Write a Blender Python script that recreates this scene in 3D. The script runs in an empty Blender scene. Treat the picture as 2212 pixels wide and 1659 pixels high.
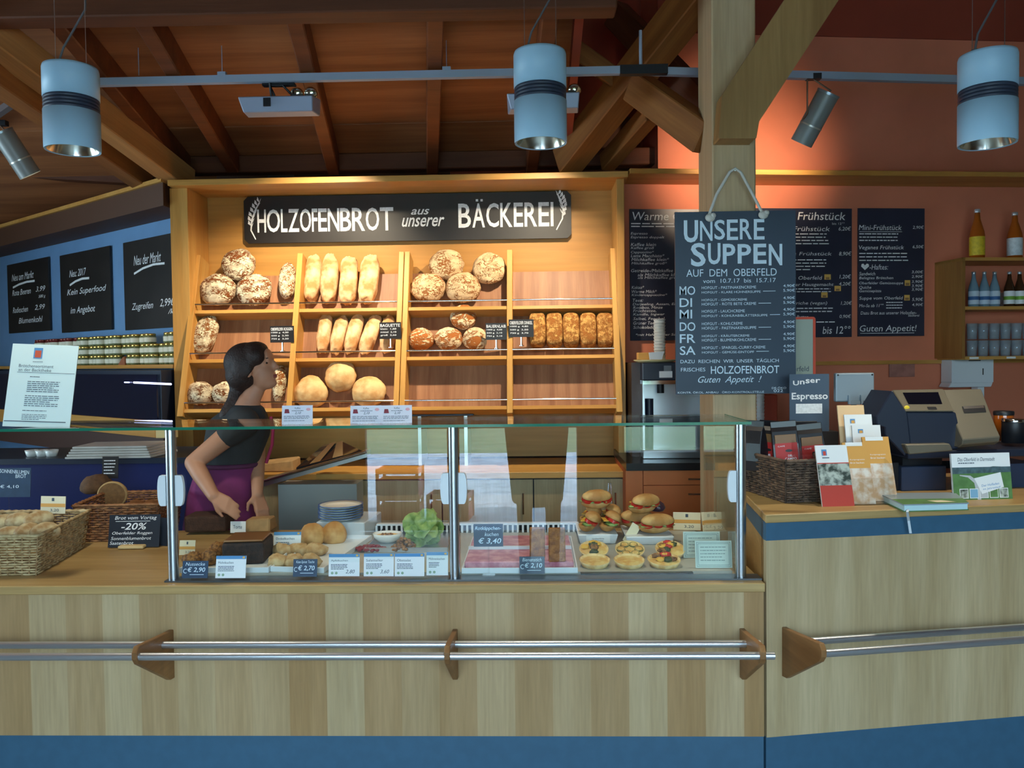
import bpy, bmesh, math, random
from mathutils import Vector, Matrix, noise as mnoise
C = bpy.context.scene.collection
SC = bpy.context.scene
R = math.radians
# ---------------------------------------------------------------- camera
FPX, CX, CY = 1750.0, 1106.0, 829.5
EYE = Vector((0, 0, 1.58))
YAW, PITCH, ROLL = R(1.7), R(1.75), R(0.7)
_fw = Vector((-math.sin(YAW)*math.cos(PITCH), math.cos(YAW)*math.cos(PITCH), -math.sin(PITCH)))
_r0 = Vector((math.cos(YAW), math.sin(YAW), 0))
_u0 = _r0.cross(_fw)
CR = _r0*math.cos(ROLL) - _u0*math.sin(ROLL)
CU = _u0*math.cos(ROLL) + _r0*math.sin(ROLL)
CF = _fw
cam_d = bpy.data.cameras.new('camera')
cam = bpy.data.objects.new('camera', cam_d); C.objects.link(cam)
cam.matrix_world = Matrix(((CR.x, CU.x, -CF.x, EYE.x), (CR.y, CU.y, -CF.y, EYE.y), (CR.z, CU.z, -CF.z, EYE.z), (0, 0, 0, 1)))
cam_d.sensor_fit = 'HORIZONTAL'; cam_d.sensor_width = 36.0
cam_d.lens = 36.0*FPX/2212.0
cam_d.clip_start = 0.02; cam_d.clip_end = 200
SC.camera = cam
# ---------------------------------------------------------------- world, sun, portals, exposure
SC.view_settings.view_transform = 'Standard'
SC.view_settings.look = 'None'
SC.view_settings.gamma = 1.0
SC.view_settings.use_curve_mapping = False
SC.view_settings.exposure = 0.4
W = bpy.data.worlds.new('sky'); SC.world = W; W.use_nodes = True
_nt = W.node_tree; _bg = _nt.nodes['Background']
_tc = _nt.nodes.new('ShaderNodeTexCoord'); _sx = _nt.nodes.new('ShaderNodeSeparateXYZ'); _cr = _nt.nodes.new('ShaderNodeValToRGB')
_nt.links.new(_tc.outputs['Generated'], _sx.inputs[0]); _nt.links.new(_sx.outputs['Z'], _cr.inputs[0]); _nt.links.new(_cr.outputs[0], _bg.inputs[0])
_cr.color_ramp.elements[0].color = (0.62, 0.86, 1.0, 1); _cr.color_ramp.elements[1].color = (0.40, 0.70, 1.0, 1)
_bg.inputs[1].default_value = 10.0
def light(name, kind, loc, energy, color, direction=None, **kw):
    d = bpy.data.lights.new(name, kind); d.energy = energy; d.color = color
    for k, v in kw.items(): setattr(d, k, v)
    o = bpy.data.objects.new(name, d); C.objects.link(o); o.location = loc
    if direction is not None: o.rotation_euler = Vector(direction).to_track_quat('-Z', 'Y').to_euler()
    return o
light('sun', 'SUN', (0, -12, 12), 12.0, (0.96, 0.98, 1.0), (0.35, -0.25, -1.0), angle=R(1.0))
def portal(loc, direction, w, h):
    o = light('window_portal', 'AREA', loc, 0, (1, 1, 1), direction, shape='RECTANGLE', size=w, size_y=h)
    o.data.cycles.is_portal = True
    return o
portal((0.3, -1.60, 1.3), (0, 1, 0), 3.9, 2.6)
portal((-5.98, 2.7, 1.6), (1, 0, 0), 2.6, 1.4)
SC.cycles.transparent_max_bounces = 40
# ---------------------------------------------------------------- pixel rays (photo frame 2212 x 1659) onto world planes
def ray(px, py): return CF + CR*((px-CX)/FPX) + CU*((CY-py)/FPX)
def at(px, py, Y):
    d = ray(px, py); return EYE + d*(Y/d.y)
def atz(px, py, z):
    d = ray(px, py); return EYE + d*((z-EYE.z)/d.z)
class Plane:
    """vertical plane through p (x,y), turned by ang degrees: u runs to the viewer's right, n faces the viewer"""
    def __init__(s, p, ang):
        a = R(ang); s.p = Vector((p[0], p[1], 0)); s.u = Vector((math.cos(a), math.sin(a), 0)); s.n = Vector((math.sin(a), -math.cos(a), 0)); s.a = a
    def at(s, px, py, off=0.0):
        d = ray(px, py); q = s.p + s.n*off
        return EYE + d*((q-EYE).dot(s.n)/d.dot(s.n))
# ---------------------------------------------------------------- things, parts
def thing(name, label, cat, loc=(0, 0, 0), rotz=0.0, group=None):
    o = bpy.data.objects.new(name, None); C.objects.link(o); o.location = loc; o.rotation_euler = (0, 0, rotz)
    o.empty_display_size = 0.05
    return tag(o, label, cat, group)
def tag(o, label=None, cat=None, group=None, kind=None):
    if label: o['label'] = label
    if cat: o['category'] = cat
    if group: o['group'] = group
    if kind: o['kind'] = kind
    return o
def dup(root, loc, rotz=None, label=None, group=None):
    r = root.copy(); C.objects.link(r); r.location = loc
    if rotz is not None: r.rotation_euler = (0, 0, rotz)
    if label: r['label'] = label
    if group: r['group'] = group
    for ch in list(root.children):
        c = ch.copy(); C.objects.link(c); c.parent = r
        for g in list(ch.children):
            d = g.copy(); C.objects.link(d); d.parent = c
    return r
ORD = 'first second third fourth fifth sixth seventh eighth ninth tenth eleventh twelfth thirteenth fourteenth fifteenth sixteenth seventeenth eighteenth nineteenth twentieth'.split()
class MB:
    def __init__(s): s.v = []; s.f = []; s.mi = []; s.sm = []
    def add(s, vs, fs, mi=0, sm=False, M=None):
        b = len(s.v)
        s.v += [(M @ Vector(p)) if M is not None else Vector(p) for p in vs]
        for f in fs:
            s.f.append([b+i for i in f]); s.mi.append(mi); s.sm.append(sm)
        return s
    def box(s, c, d, mi=0, M=None):
        x, y, z = c; a, b, e = d[0]/2, d[1]/2, d[2]/2
        vs = [(x-a, y-b, z-e), (x+a, y-b, z-e), (x+a, y+b, z-e), (x-a, y+b, z-e), (x-a, y-b, z+e), (x+a, y-b, z+e), (x+a, y+b, z+e), (x-a, y+b, z+e)]
        return s.add(vs, [(3, 2, 1, 0), (4, 5, 6, 7), (0, 1, 5, 4), (1, 2, 6, 5), (2, 3, 7, 6), (3, 0, 4, 7)], mi, False, M)
    def span(s, lo, hi, mi=0, M=None):
        return s.box([(lo[i]+hi[i])/2 for i in range(3)], [abs(hi[i]-lo[i]) for i in range(3)], mi, M)
    def hexa(s, p, mi=0):
        """eight corners: bottom ring 0-3, top ring 4-7"""
        return s.add(p, [(3, 2, 1, 0), (4, 5, 6, 7), (0, 1, 5, 4), (1, 2, 6, 5), (2, 3, 7, 6), (3, 0, 4, 7)], mi)
    def cyl(s, p0, p1, r0, r1=None, n=16, mi=0, cap=True, sm=True, M=None):
        if r1 is None: r1 = r0
        p0, p1 = Vector(p0), Vector(p1); d = (p1-p0).normalized()
        a = d.orthogonal().normalized(); b = d.cross(a)
        vs = []
        for p, r in ((p0, r0), (p1, r1)):
            for k in range(n):
                t = 2*math.pi*k/n; vs.append(p + a*(r*math.cos(t)) + b*(r*math.sin(t)))
        s.add(vs, [(k, (k+1) % n, n+(k+1) % n, n+k) for k in range(n)], mi, sm, M)
        if cap:
            s.add(vs, [tuple(range(n-1, -1, -1)), tuple(range(n, 2*n))], mi, False, M)
        return s
    def tube(s, pts, r, n=8, mi=0, cap=True, M=None):
        pts = [Vector(p) for p in pts]; rs = r if isinstance(r, (list, tuple)) else [r]*len(pts)
        vs = []; a = None
        for i, p in enumerate(pts):
            d = (pts[min(i+1, len(pts)-1)] - pts[max(i-1, 0)]).normalized()
            if a is None: a = d.orthogonal().normalized()
            a = (a - d*a.dot(d)).normalized(); b = d.cross(a)
            for k in range(n):
                t = 2*math.pi*k/n; vs.append(p + a*(rs[i]*math.cos(t)) + b*(rs[i]*math.sin(t)))
        fs = [(i*n+k, i*n+(k+1) % n, (i+1)*n+(k+1) % n, (i+1)*n+k) for i in range(len(pts)-1) for k in range(n)]
        s.add(vs, fs, mi, True, M)
        if cap: s.add(vs, [tuple(range(n-1, -1, -1)), tuple(range((len(pts)-1)*n, len(pts)*n))], mi, False, M)
        return s
    def lathe(s, prof, c=(0, 0, 0), n=24, mi=0, sm=True, M=None, cap=True):
        """prof: (radius, z) pairs from bottom to top"""
        vs = [(c[0]+r*math.cos(2*math.pi*k/n), c[1]+r*math.sin(2*math.pi*k/n), c[2]+z) for r, z in prof for k in range(n)]
        fs = [(i*n+k, i*n+(k+1) % n, (i+1)*n+(k+1) % n, (i+1)*n+k) for i in range(len(prof)-1) for k in range(n)]
        if cap and prof[0][0] > 1e-5: fs.append(tuple(range(n-1, -1, -1)))
        if cap and prof[-1][0] > 1e-5: fs.append(tuple(range((len(prof)-1)*n, len(prof)*n)))
        return s.add(vs, fs, mi, sm, M)
    def prism(s, poly, y0, y1, mi=0, M=None, sm=False):
        """poly: (x,z) outline, extruded along y"""
        n = len(poly)
        vs = [(x, y0, z) for x, z in poly] + [(x, y1, z) for x, z in poly]
        fs = [tuple(range(n)), tuple(range(2*n-1, n-1, -1))]
        s.add(vs, fs, mi, False, M)
        return s.add(vs, [(i, n+i, n+(i+1) % n, (i+1) % n) for i in range(n)], mi, sm, M)
    def ell(s, c, r, nu=16, nv=10, mi=0, M=None, fn=None):
        vs = []; fs = []
        for j in range(nv+1):
            ph = math.pi*j/nv
            for k in range(nu):
                t = 2*math.pi*k/nu
                p = Vector((math.sin(ph)*math.cos(t), math.sin(ph)*math.sin(t), -math.cos(ph)))
                q = Vector((p.x*r[0], p.y*r[1], p.z*r[2]))
                if fn: q = fn(p, q)
                vs.append(Vector(c)+q)
        for j in range(nv):
            for k in range(nu):
                fs.append((j*nu+k, j*nu+(k+1) % nu, (j+1)*nu+(k+1) % nu, (j+1)*nu+k))
        return s.add(vs, fs, mi, True, M)
    def build(s, name, mats, parent=None, loc=None, rot=None, bevel=0.0, seg=1, weld=False):
        me = bpy.data.meshes.new(name)
        me.from_pydata([tuple(p) for p in s.v], [], s.f)
        if not isinstance(mats, (list, tuple)): mats = [mats]
        for m in mats: me.materials.append(m)
        me.polygons.foreach_set('material_index', s.mi); me.polygons.foreach_set('use_smooth', s.sm)
        bm = bmesh.new(); bm.from_mesh(me)
        if weld: bmesh.ops.remove_doubles(bm, verts=bm.verts, dist=1e-5)
        bmesh.ops.recalc_face_normals(bm, faces=bm.faces)
        bm.to_mesh(me); bm.free(); me.update()
        o = bpy.data.objects.new(name, me); C.objects.link(o)
        if parent is not None: o.parent = parent
        if loc is not None: o.location = loc
        if rot is not None: o.rotation_euler = rot
        if bevel:
            b = o.modifiers.new('edge', 'BEVEL'); b.width = bevel; b.segments = seg; b.limit_method = 'ANGLE'; b.angle_limit = R(40)
        return o
def frame_M(o, x, y, z):
    x, y, z = Vector(x), Vector(y), Vector(z)
    return Matrix(((x.x, y.x, z.x, o[0]), (x.y, y.y, z.y, o[1]), (x.z, y.z, z.z, o[2]), (0, 0, 0, 1)))
# ---------------------------------------------------------------- materials
def S(r, g, b):
    f = lambda c: (c/255/12.92) if c/255 <= 0.04045 else ((c/255+0.055)/1.055)**2.4
    return (f(r), f(g), f(b), 1.0)
_MC = {}
def _new(name):
    m = bpy.data.materials.new(name); m.use_nodes = True
    return m, m.node_tree, m.node_tree.nodes['Principled BSDF']
def mat(name, col=(0.5, 0.5, 0.5, 1), rough=0.5, metal=0.0, spec=0.5, var=0.0, vscale=8.0, bump=0.0, bscale=60.0, emit=None, estr=0.0, col2=None, alpha=1.0):
    if name in _MC: return _MC[name]
    m, nt, p = _new(name)
    p.inputs['Base Color'].default_value = col; p.inputs['Roughness'].default_value = rough; p.inputs['Metallic'].default_value = metal
    p.inputs['Specular IOR Level'].default_value = spec
    if emit: p.inputs['Emission Color'].default_value = emit; p.inputs['Emission Strength'].default_value = estr
    if var or col2 or bump:
        tc = nt.nodes.new('ShaderNodeTexCoord')
    if var or col2:
        n = nt.nodes.new('ShaderNodeTexNoise'); n.inputs['Scale'].default_value = vscale; n.inputs['Detail'].default_value = 5
        nt.links.new(tc.outputs['Object'], n.inputs['Vector'])
        r = nt.nodes.new('ShaderNodeValToRGB'); nt.links.new(n.outputs[0], r.inputs[0])
        c2 = col2 or tuple(c*(1-var) for c in col[:3])+(1,)
        c1 = col if col2 else tuple(min(1, c*(1+var*.4)) for c in col[:3])+(1,)
        r.color_ramp.elements[0].position = 0.38; r.color_ramp.elements[1].position = 0.62
        r.color_ramp.elements[0].color = c2; r.color_ramp.elements[1].color = c1
        nt.links.new(r.outputs[0], p.inputs['Base Color'])
    if bump:
        n2 = nt.nodes.new('ShaderNodeTexNoise'); n2.inputs['Scale'].default_value = bscale; n2.inputs['Detail'].default_value = 4
        nt.links.new(tc.outputs['Object'], n2.inputs['Vector'])
        b = nt.nodes.new('ShaderNodeBump'); b.inputs['Strength'].default_value = bump; b.inputs['Distance'].default_value = 0.01
        nt.links.new(n2.outputs[0], b.inputs['Height']); nt.links.new(b.outputs[0], p.inputs['Normal'])
    _MC[name] = m; return m
def wood(name, c1, c2, axis='x', rough=0.45, scale=9.0, knots=False, bands=0.0, bandcol=None):
    if name in _MC: return _MC[name]
    m, nt, p = _new(name); L = nt.links.new
    p.inputs['Roughness'].default_value = rough; p.inputs['Specular IOR Level'].default_value = 0.35
    tc = nt.nodes.new('ShaderNodeTexCoord'); mp = nt.nodes.new('ShaderNodeMapping'); L(tc.outputs['Object'], mp.inputs[0])
    sc = {'x': (0.06, 1, 1), 'y': (1, 0.06, 1), 'z': (1, 1, 0.06)}[axis]
    mp.inputs['Scale'].default_value = [v*scale for v in sc]
    n = nt.nodes.new('ShaderNodeTexNoise'); n.inputs['Scale'].default_value = 1.6; n.inputs['Detail'].default_value = 7; n.inputs['Distortion'].default_value = 0.6
    L(mp.outputs[0], n.inputs['Vector'])
    r = nt.nodes.new('ShaderNodeValToRGB'); L(n.outputs[0], r.inputs[0])
    r.color_ramp.elements[0].position = 0.32; r.color_ramp.elements[1].position = 0.68
    r.color_ramp.elements[0].color = c2; r.color_ramp.elements[1].color = c1
    n2 = nt.nodes.new('ShaderNodeTexNoise'); n2.inputs['Scale'].default_value = 14; n2.inputs['Detail'].default_value = 3; L(mp.outputs[0], n2.inputs['Vector'])
    mx = nt.nodes.new('ShaderNodeMix'); mx.data_type = 'RGBA'; mx.blend_type = 'MULTIPLY'; mx.inputs['Factor'].default_value = 0.35
    L(r.outputs[0], mx.inputs['A']); L(n2.outputs[0], mx.inputs['B'])
    out = mx.outputs['Result']
    if knots:
        v = nt.nodes.new('ShaderNodeTexVoronoi'); v.inputs['Scale'].default_value = 0.55
        L(mp.outputs[0], v.inputs['Vector'])
        kr = nt.nodes.new('ShaderNodeValToRGB'); kr.color_ramp.elements[0].position = 0.04; kr.color_ramp.elements[1].position = 0.1
        kr.color_ramp.elements[0].color = (0.25, 0.16, 0.1, 1); kr.color_ramp.elements[1].color = (1, 1, 1, 1); L(v.outputs['Distance'], kr.inputs[0])
        k = nt.nodes.new('ShaderNodeMix'); k.data_type = 'RGBA'; k.blend_type = 'MULTIPLY'; k.inputs['Factor'].default_value = 1
        L(out, k.inputs['A']); L(kr.outputs[0], k.inputs['B']); out = k.outputs['Result']
    if bands:
        sx = nt.nodes.new('ShaderNodeSeparateXYZ'); L(tc.outputs['Object'], sx.inputs[0])
        dv = nt.nodes.new('ShaderNodeMath'); dv.operation = 'DIVIDE'; dv.inputs[1].default_value = bands; L(sx.outputs['X'], dv.inputs[0])
        fl = nt.nodes.new('ShaderNodeMath'); fl.operation = 'FLOOR'; L(dv.outputs[0], fl.inputs[0])
        wn = nt.nodes.new('ShaderNodeTexWhiteNoise'); wn.noise_dimensions = '1D'; L(fl.outputs[0], wn.inputs['W'])
        md = nt.nodes.new('ShaderNodeMath'); md.operation = 'PINGPONG'; md.inputs[1].default_value = 1.0; L(fl.outputs[0], md.inputs[0])
        am = nt.nodes.new('ShaderNodeMath'); am.operation = 'MULTIPLY_ADD'; am.inputs[1].default_value = 0.45; L(md.outputs[0], am.inputs[0])
        hm = nt.nodes.new('ShaderNodeMath'); hm.operation = 'MULTIPLY'; hm.inputs[1].default_value = 0.45; L(wn.outputs['Value'], hm.inputs[0]); L(hm.outputs[0], am.inputs[2])
        k = nt.nodes.new('ShaderNodeMix'); k.data_type = 'RGBA'; k.blend_type = 'MULTIPLY'; L(am.outputs[0], k.inputs['Factor'])
        L(out, k.inputs['A']); k.inputs['B'].default_value = bandcol; out = k.outputs['Result']
    L(out, p.inputs['Base Color'])
    b = nt.nodes.new('ShaderNodeBump'); b.inputs['Strength'].default_value = 0.06; b.inputs['Distance'].default_value = 0.01; L(n2.outputs[0], b.inputs['Height']); L(b.outputs[0], p.inputs['Normal'])
    _MC[name] = m; return m
def thin_glass(name, tint=(1, 1, 1, 1), ior=1.5, rough=0.0):
    if name in _MC: return _MC[name]
    m = bpy.data.materials.new(name); m.use_nodes = True; nt = m.node_tree; nt.nodes.clear(); L = nt.links.new
    o = nt.nodes.new('ShaderNodeOutputMaterial'); t = nt.nodes.new('ShaderNodeBsdfTransparent'); t.inputs[0].default_value = tint
    g = nt.nodes.new('ShaderNodeBsdfGlossy'); g.inputs['Roughness'].default_value = rough
    lw = nt.nodes.new('ShaderNodeLayerWeight'); lw.inputs['Blend'].default_value = 0.5
    pw_ = nt.nodes.new('ShaderNodeMath'); pw_.operation = 'POWER'; pw_.inputs[1].default_value = 5.0; L(lw.outputs['Facing'], pw_.inputs[0])
    f = nt.nodes.new('ShaderNodeMath'); f.operation = 'MULTIPLY_ADD'; f.inputs[1].default_value = 0.95; f.inputs[2].default_value = ((ior-1)/(ior+1))**2; L(pw_.outputs[0], f.inputs[0])
    mx = nt.nodes.new('ShaderNodeMixShader'); L(f.outputs[0], mx.inputs[0]); L(t.outputs[0], mx.inputs[1]); L(g.outputs[0], mx.inputs[2]); L(mx.outputs[0], o.inputs[0])
    _MC[name] = m; return m
def crust(name, flour, brown, scale=16.0, stretch=(1, 1, 1), width=0.10, dist=0.25, rough=0.85, soft=0.5):
    """cracked bread crust: floury plates split by brown cracks"""
    if name in _MC: return _MC[name]
    m, nt, p = _new(name); L = nt.links.new
    p.inputs['Roughness'].default_value = rough; p.inputs['Specular IOR Level'].default_value = 0.2
    tc = nt.nodes.new('ShaderNodeTexCoord'); oi = nt.nodes.new('ShaderNodeObjectInfo')
    ad = nt.nodes.new('ShaderNodeVectorMath'); ad.operation = 'ADD'; L(tc.outputs['Object'], ad.inputs[0])
    ml = nt.nodes.new('ShaderNodeMath'); ml.operation = 'MULTIPLY'; ml.inputs[1].default_value = 7.0; L(oi.outputs['Random'], ml.inputs[0]); L(ml.outputs[0], ad.inputs[1])
    mp = nt.nodes.new('ShaderNodeMapping'); mp.inputs['Scale'].default_value = stretch; L(ad.outputs[0], mp.inputs[0])
    nz = nt.nodes.new('ShaderNodeTexNoise'); nz.inputs['Scale'].default_value = scale*1.2; nz.inputs['Detail'].default_value = 3; L(mp.outputs[0], nz.inputs['Vector'])
    mx = nt.nodes.new('ShaderNodeMix'); mx.data_type = 'RGBA'; mx.blend_type = 'LINEAR_LIGHT'; mx.inputs['Factor'].default_value = dist*0.14
    L(mp.outputs[0], mx.inputs['A']); L(nz.outputs['Color'], mx.inputs['B'])
    v = nt.nodes.new('ShaderNodeTexVoronoi'); v.feature = 'DISTANCE_TO_EDGE'; v.inputs['Scale'].default_value = scale; L(mx.outputs['Result'], v.inputs['Vector'])
    n3 = nt.nodes.new('ShaderNodeTexNoise'); n3.inputs['Scale'].default_value = scale*0.55; n3.inputs['Detail'].default_value = 2; L(mp.outputs[0], n3.inputs['Vector'])
    ma = nt.nodes.new('ShaderNodeMath'); ma.operation = 'MULTIPLY_ADD'; ma.inputs[1].default_value = width*5.0; ma.inputs[2].default_value = -width*2.3; L(n3.outputs[0], ma.inputs[0])
    mc = nt.nodes.new('ShaderNodeMath'); mc.operation = 'ADD'; L(v.outputs['Distance'], mc.inputs[0]); L(ma.outputs[0], mc.inputs[1])
    r = nt.nodes.new('ShaderNodeValToRGB'); L(mc.outputs[0], r.inputs[0])
    r.color_ramp.elements[0].position = width*0.3; r.color_ramp.elements[0].color = (0, 0, 0, 1); r.color_ramp.elements[1].position = width; r.color_ramp.elements[1].color = (1, 1, 1, 1)
    n2 = nt.nodes.new('ShaderNodeTexNoise'); n2.inputs['Scale'].default_value = scale*0.9; n2.inputs['Detail'].default_value = 6; L(ad.outputs[0], n2.inputs['Vector'])
    r2 = nt.nodes.new('ShaderNodeValToRGB'); L(n2.outputs[0], r2.inputs[0]); r2.color_ramp.elements[0].position = 0.36; r2.color_ramp.elements[1].position = 0.58
    r2.color_ramp.elements[0].color = tuple(flour[i]*(1-soft)+brown[i]*soft for i in range(3))+(1,); r2.color_ramp.elements[1].color = flour
    k = nt.nodes.new('ShaderNodeMix'); k.data_type = 'RGBA'; L(r.outputs[0], k.inputs['Factor']); k.inputs['A'].default_value = brown; L(r2.outputs[0], k.inputs['B'])
    L(k.outputs['Result'], p.inputs['Base Color'])
    b = nt.nodes.new('ShaderNodeBump'); b.inputs['Strength'].default_value = 0.7; b.inputs['Distance'].default_value = 0.012; L(r.outputs[0], b.inputs['Height']); L(b.outputs[0], p.inputs['Normal'])
    _MC[name] = m; return m
def weave(name, c1, c2, sx=60.0, sz=90.0, rough=0.7):
    """wicker: horizontal strands over upright stakes"""
    if name in _MC: return _MC[name]
    m, nt, p = _new(name); L = nt.links.new
    p.inputs['Roughness'].default_value = rough
    tc = nt.nodes.new('ShaderNodeTexCoord'); n = nt.nodes.new('ShaderNodeTexNoise'); n.inputs['Scale'].default_value = 40; n.inputs['Detail'].default_value = 4
    L(tc.outputs['Object'], n.inputs['Vector'])
    r = nt.nodes.new('ShaderNodeValToRGB'); r.color_ramp.elements[0].color = c2; r.color_ramp.elements[1].color = c1; r.color_ramp.elements[0].position = .35; r.color_ramp.elements[1].position = .65
    L(n.outputs[0], r.inputs[0]); L(r.outputs[0], p.inputs['Base Color'])
    _MC[name] = m; return m
oak = wood('oak veneer', S(214, 190, 150), S(190, 164, 122), 'z', 0.42, 7)
oak_strip = wood('oak veneer in strips', S(212, 188, 148), S(192, 166, 124), 'z', 0.42, 7, bands=0.135, bandcol=S(222, 196, 166))
oak_x = wood('oak lying', S(206, 172, 116), S(176, 140, 86), 'x', 0.4, 7)
oak_y = wood('oak along', S(206, 166, 108), S(178, 134, 80), 'y', 0.4, 7)
shelf_wood = wood('warm shelf wood', S(226, 170, 92), S(204, 142, 66), 'x', 0.42, 6)
shelf_wood_z = wood('warm shelf wood upright', S(228, 174, 96), S(206, 146, 70), 'z', 0.42, 6)
stain_wood = wood('bread stained board', S(180, 128, 90), S(146, 96, 64), 'z', 0.5, 11)
roof_ply = wood('roof panel', S(176, 112, 68), S(140, 84, 50), 'x', 0.6, 5)
beam_wood = wood('spruce beam', S(172, 112, 58), S(136, 82, 40), 'x', 0.55, 6, knots=True)
beam_wood_y = wood('spruce rafter', S(132, 72, 38), S(104, 54, 28), 'y', 0.55, 6)
beam_dim = wood('dimmed purlin wood', S(112, 62, 36), S(86, 46, 26), 'x', 0.6, 6, knots=True)  # darker copy of the spruce, dim light under the roof put into its colour
brace_wood = wood('brace wood', S(182, 142, 88), S(150, 110, 62), 'z', 0.55, 6, knots=True)
beam_wood_z = wood('spruce post', S(216, 188, 148), S(188, 156, 114), 'z', 0.55, 6)
blue_paint = mat('slate blue laminate', S(56, 96, 124), 0.5, var=0.06, vscale=20)
steel = mat('brushed steel', S(200, 205, 210), 0.28, 1.0)
rail_steel = mat('satin rail steel', S(222, 228, 236), 0.3, 0.9)
chrome = mat('chrome', S(235, 240, 245), 0.12, 1.0)
alu = mat('grey lamp paint', S(160, 198, 222), 0.45, 0.0, bump=0.02, bscale=400)
black = mat('black plastic', S(22, 24, 30), 0.45)
dark = mat('dark lacquer', S(38, 34, 34), 0.5)
slate = mat('chalkboard black', S(34, 40, 52), 0.42, var=0.25, vscale=5)
slate_w = mat('chalkboard warm black', S(36, 31, 30), 0.45, var=0.3, vscale=4)
chalk = mat('chalk white', S(238, 240, 242), 0.9, var=0.12, vscale=90)
paper = mat('white paper', S(238, 242, 244), 0.75)
cream = mat('cream card', S(232, 222, 190), 0.75)
white_pl = mat('white plastic', S(226, 232, 238), 0.35)
print_ink = mat('grey print', S(70, 84, 100), 0.8)
orange_card = mat('ochre card', S(222, 164, 84), 0.7)
red_mat = mat('red card', S(196, 40, 34), 0.5)
case_glass = thin_glass('case glass', (0.97, 0.995, 0.985, 1))
clear = thin_glass('clear acrylic', (0.97, 0.98, 0.98, 1))
jar_glass = thin_glass('jar glass', (0.93, 0.97, 0.95, 1), 1.9, 0.12)
edge_green = mat('green glass edge', S(36, 120, 96), 0.15)
def brightened_glass(name):  # thin glass with white diffuse mixed in to brighten it
    m = thin_glass(name, (0.95, 0.98, 1.0, 1), 1.7, 0.1); nt = m.node_tree; L = nt.links.new
    o = [n for n in nt.nodes if n.type == 'OUTPUT_MATERIAL'][0]; src = o.inputs[0].links[0].from_socket
    d = nt.nodes.new('ShaderNodeBsdfDiffuse'); d.inputs[0].default_value = (0.8, 0.88, 0.95, 1); mx = nt.nodes.new('ShaderNodeMixShader'); mx.inputs[0].default_value = 0.15
    L(src, mx.inputs[1]); L(d.outputs[0], mx.inputs[2]); L(mx.outputs[0], o.inputs[0]); return m
glassware = brightened_glass('brightened glassware')
hip_wood = wood('lit hip beam', S(208, 152, 92), S(176, 120, 66), 'x', 0.55, 6, knots=True)  # lighter copy of the spruce beam, its lit face put into the colour
# ---------------------------------------------------------------- lettering
_TC = {}
def glyphs(txt, bold=0.0, shear=0.0, res=3):
    key = (txt, bold, shear, res)
    if key in _TC: return _TC[key]
    cu = bpy.data.curves.new('t', 'FONT'); cu.body = txt; cu.size = 1.0; cu.shear = shear; cu.offset = bold; cu.resolution_u = res; cu.fill_mode = 'FRONT'
    ob = bpy.data.objects.new('t', cu); C.objects.link(ob)
    me = bpy.data.meshes.new_from_object(ob)
    vs = [v.co.copy() for v in me.vertices]; fs = [tuple(p.vertices) for p in me.polygons]
    bpy.data.objects.remove(ob); bpy.data.curves.remove(cu); bpy.data.meshes.remove(me)
    if not vs: vs = [Vector((0, 0, 0)), Vector((1, 0, 0)), Vector((0, 1, 0))]; fs = []
    lo = (min(v.x for v in vs), min(v.y for v in vs)); hi = (max(v.x for v in vs), max(v.y for v in vs))
    _TC[key] = (vs, fs, lo, hi); return _TC[key]
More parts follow.
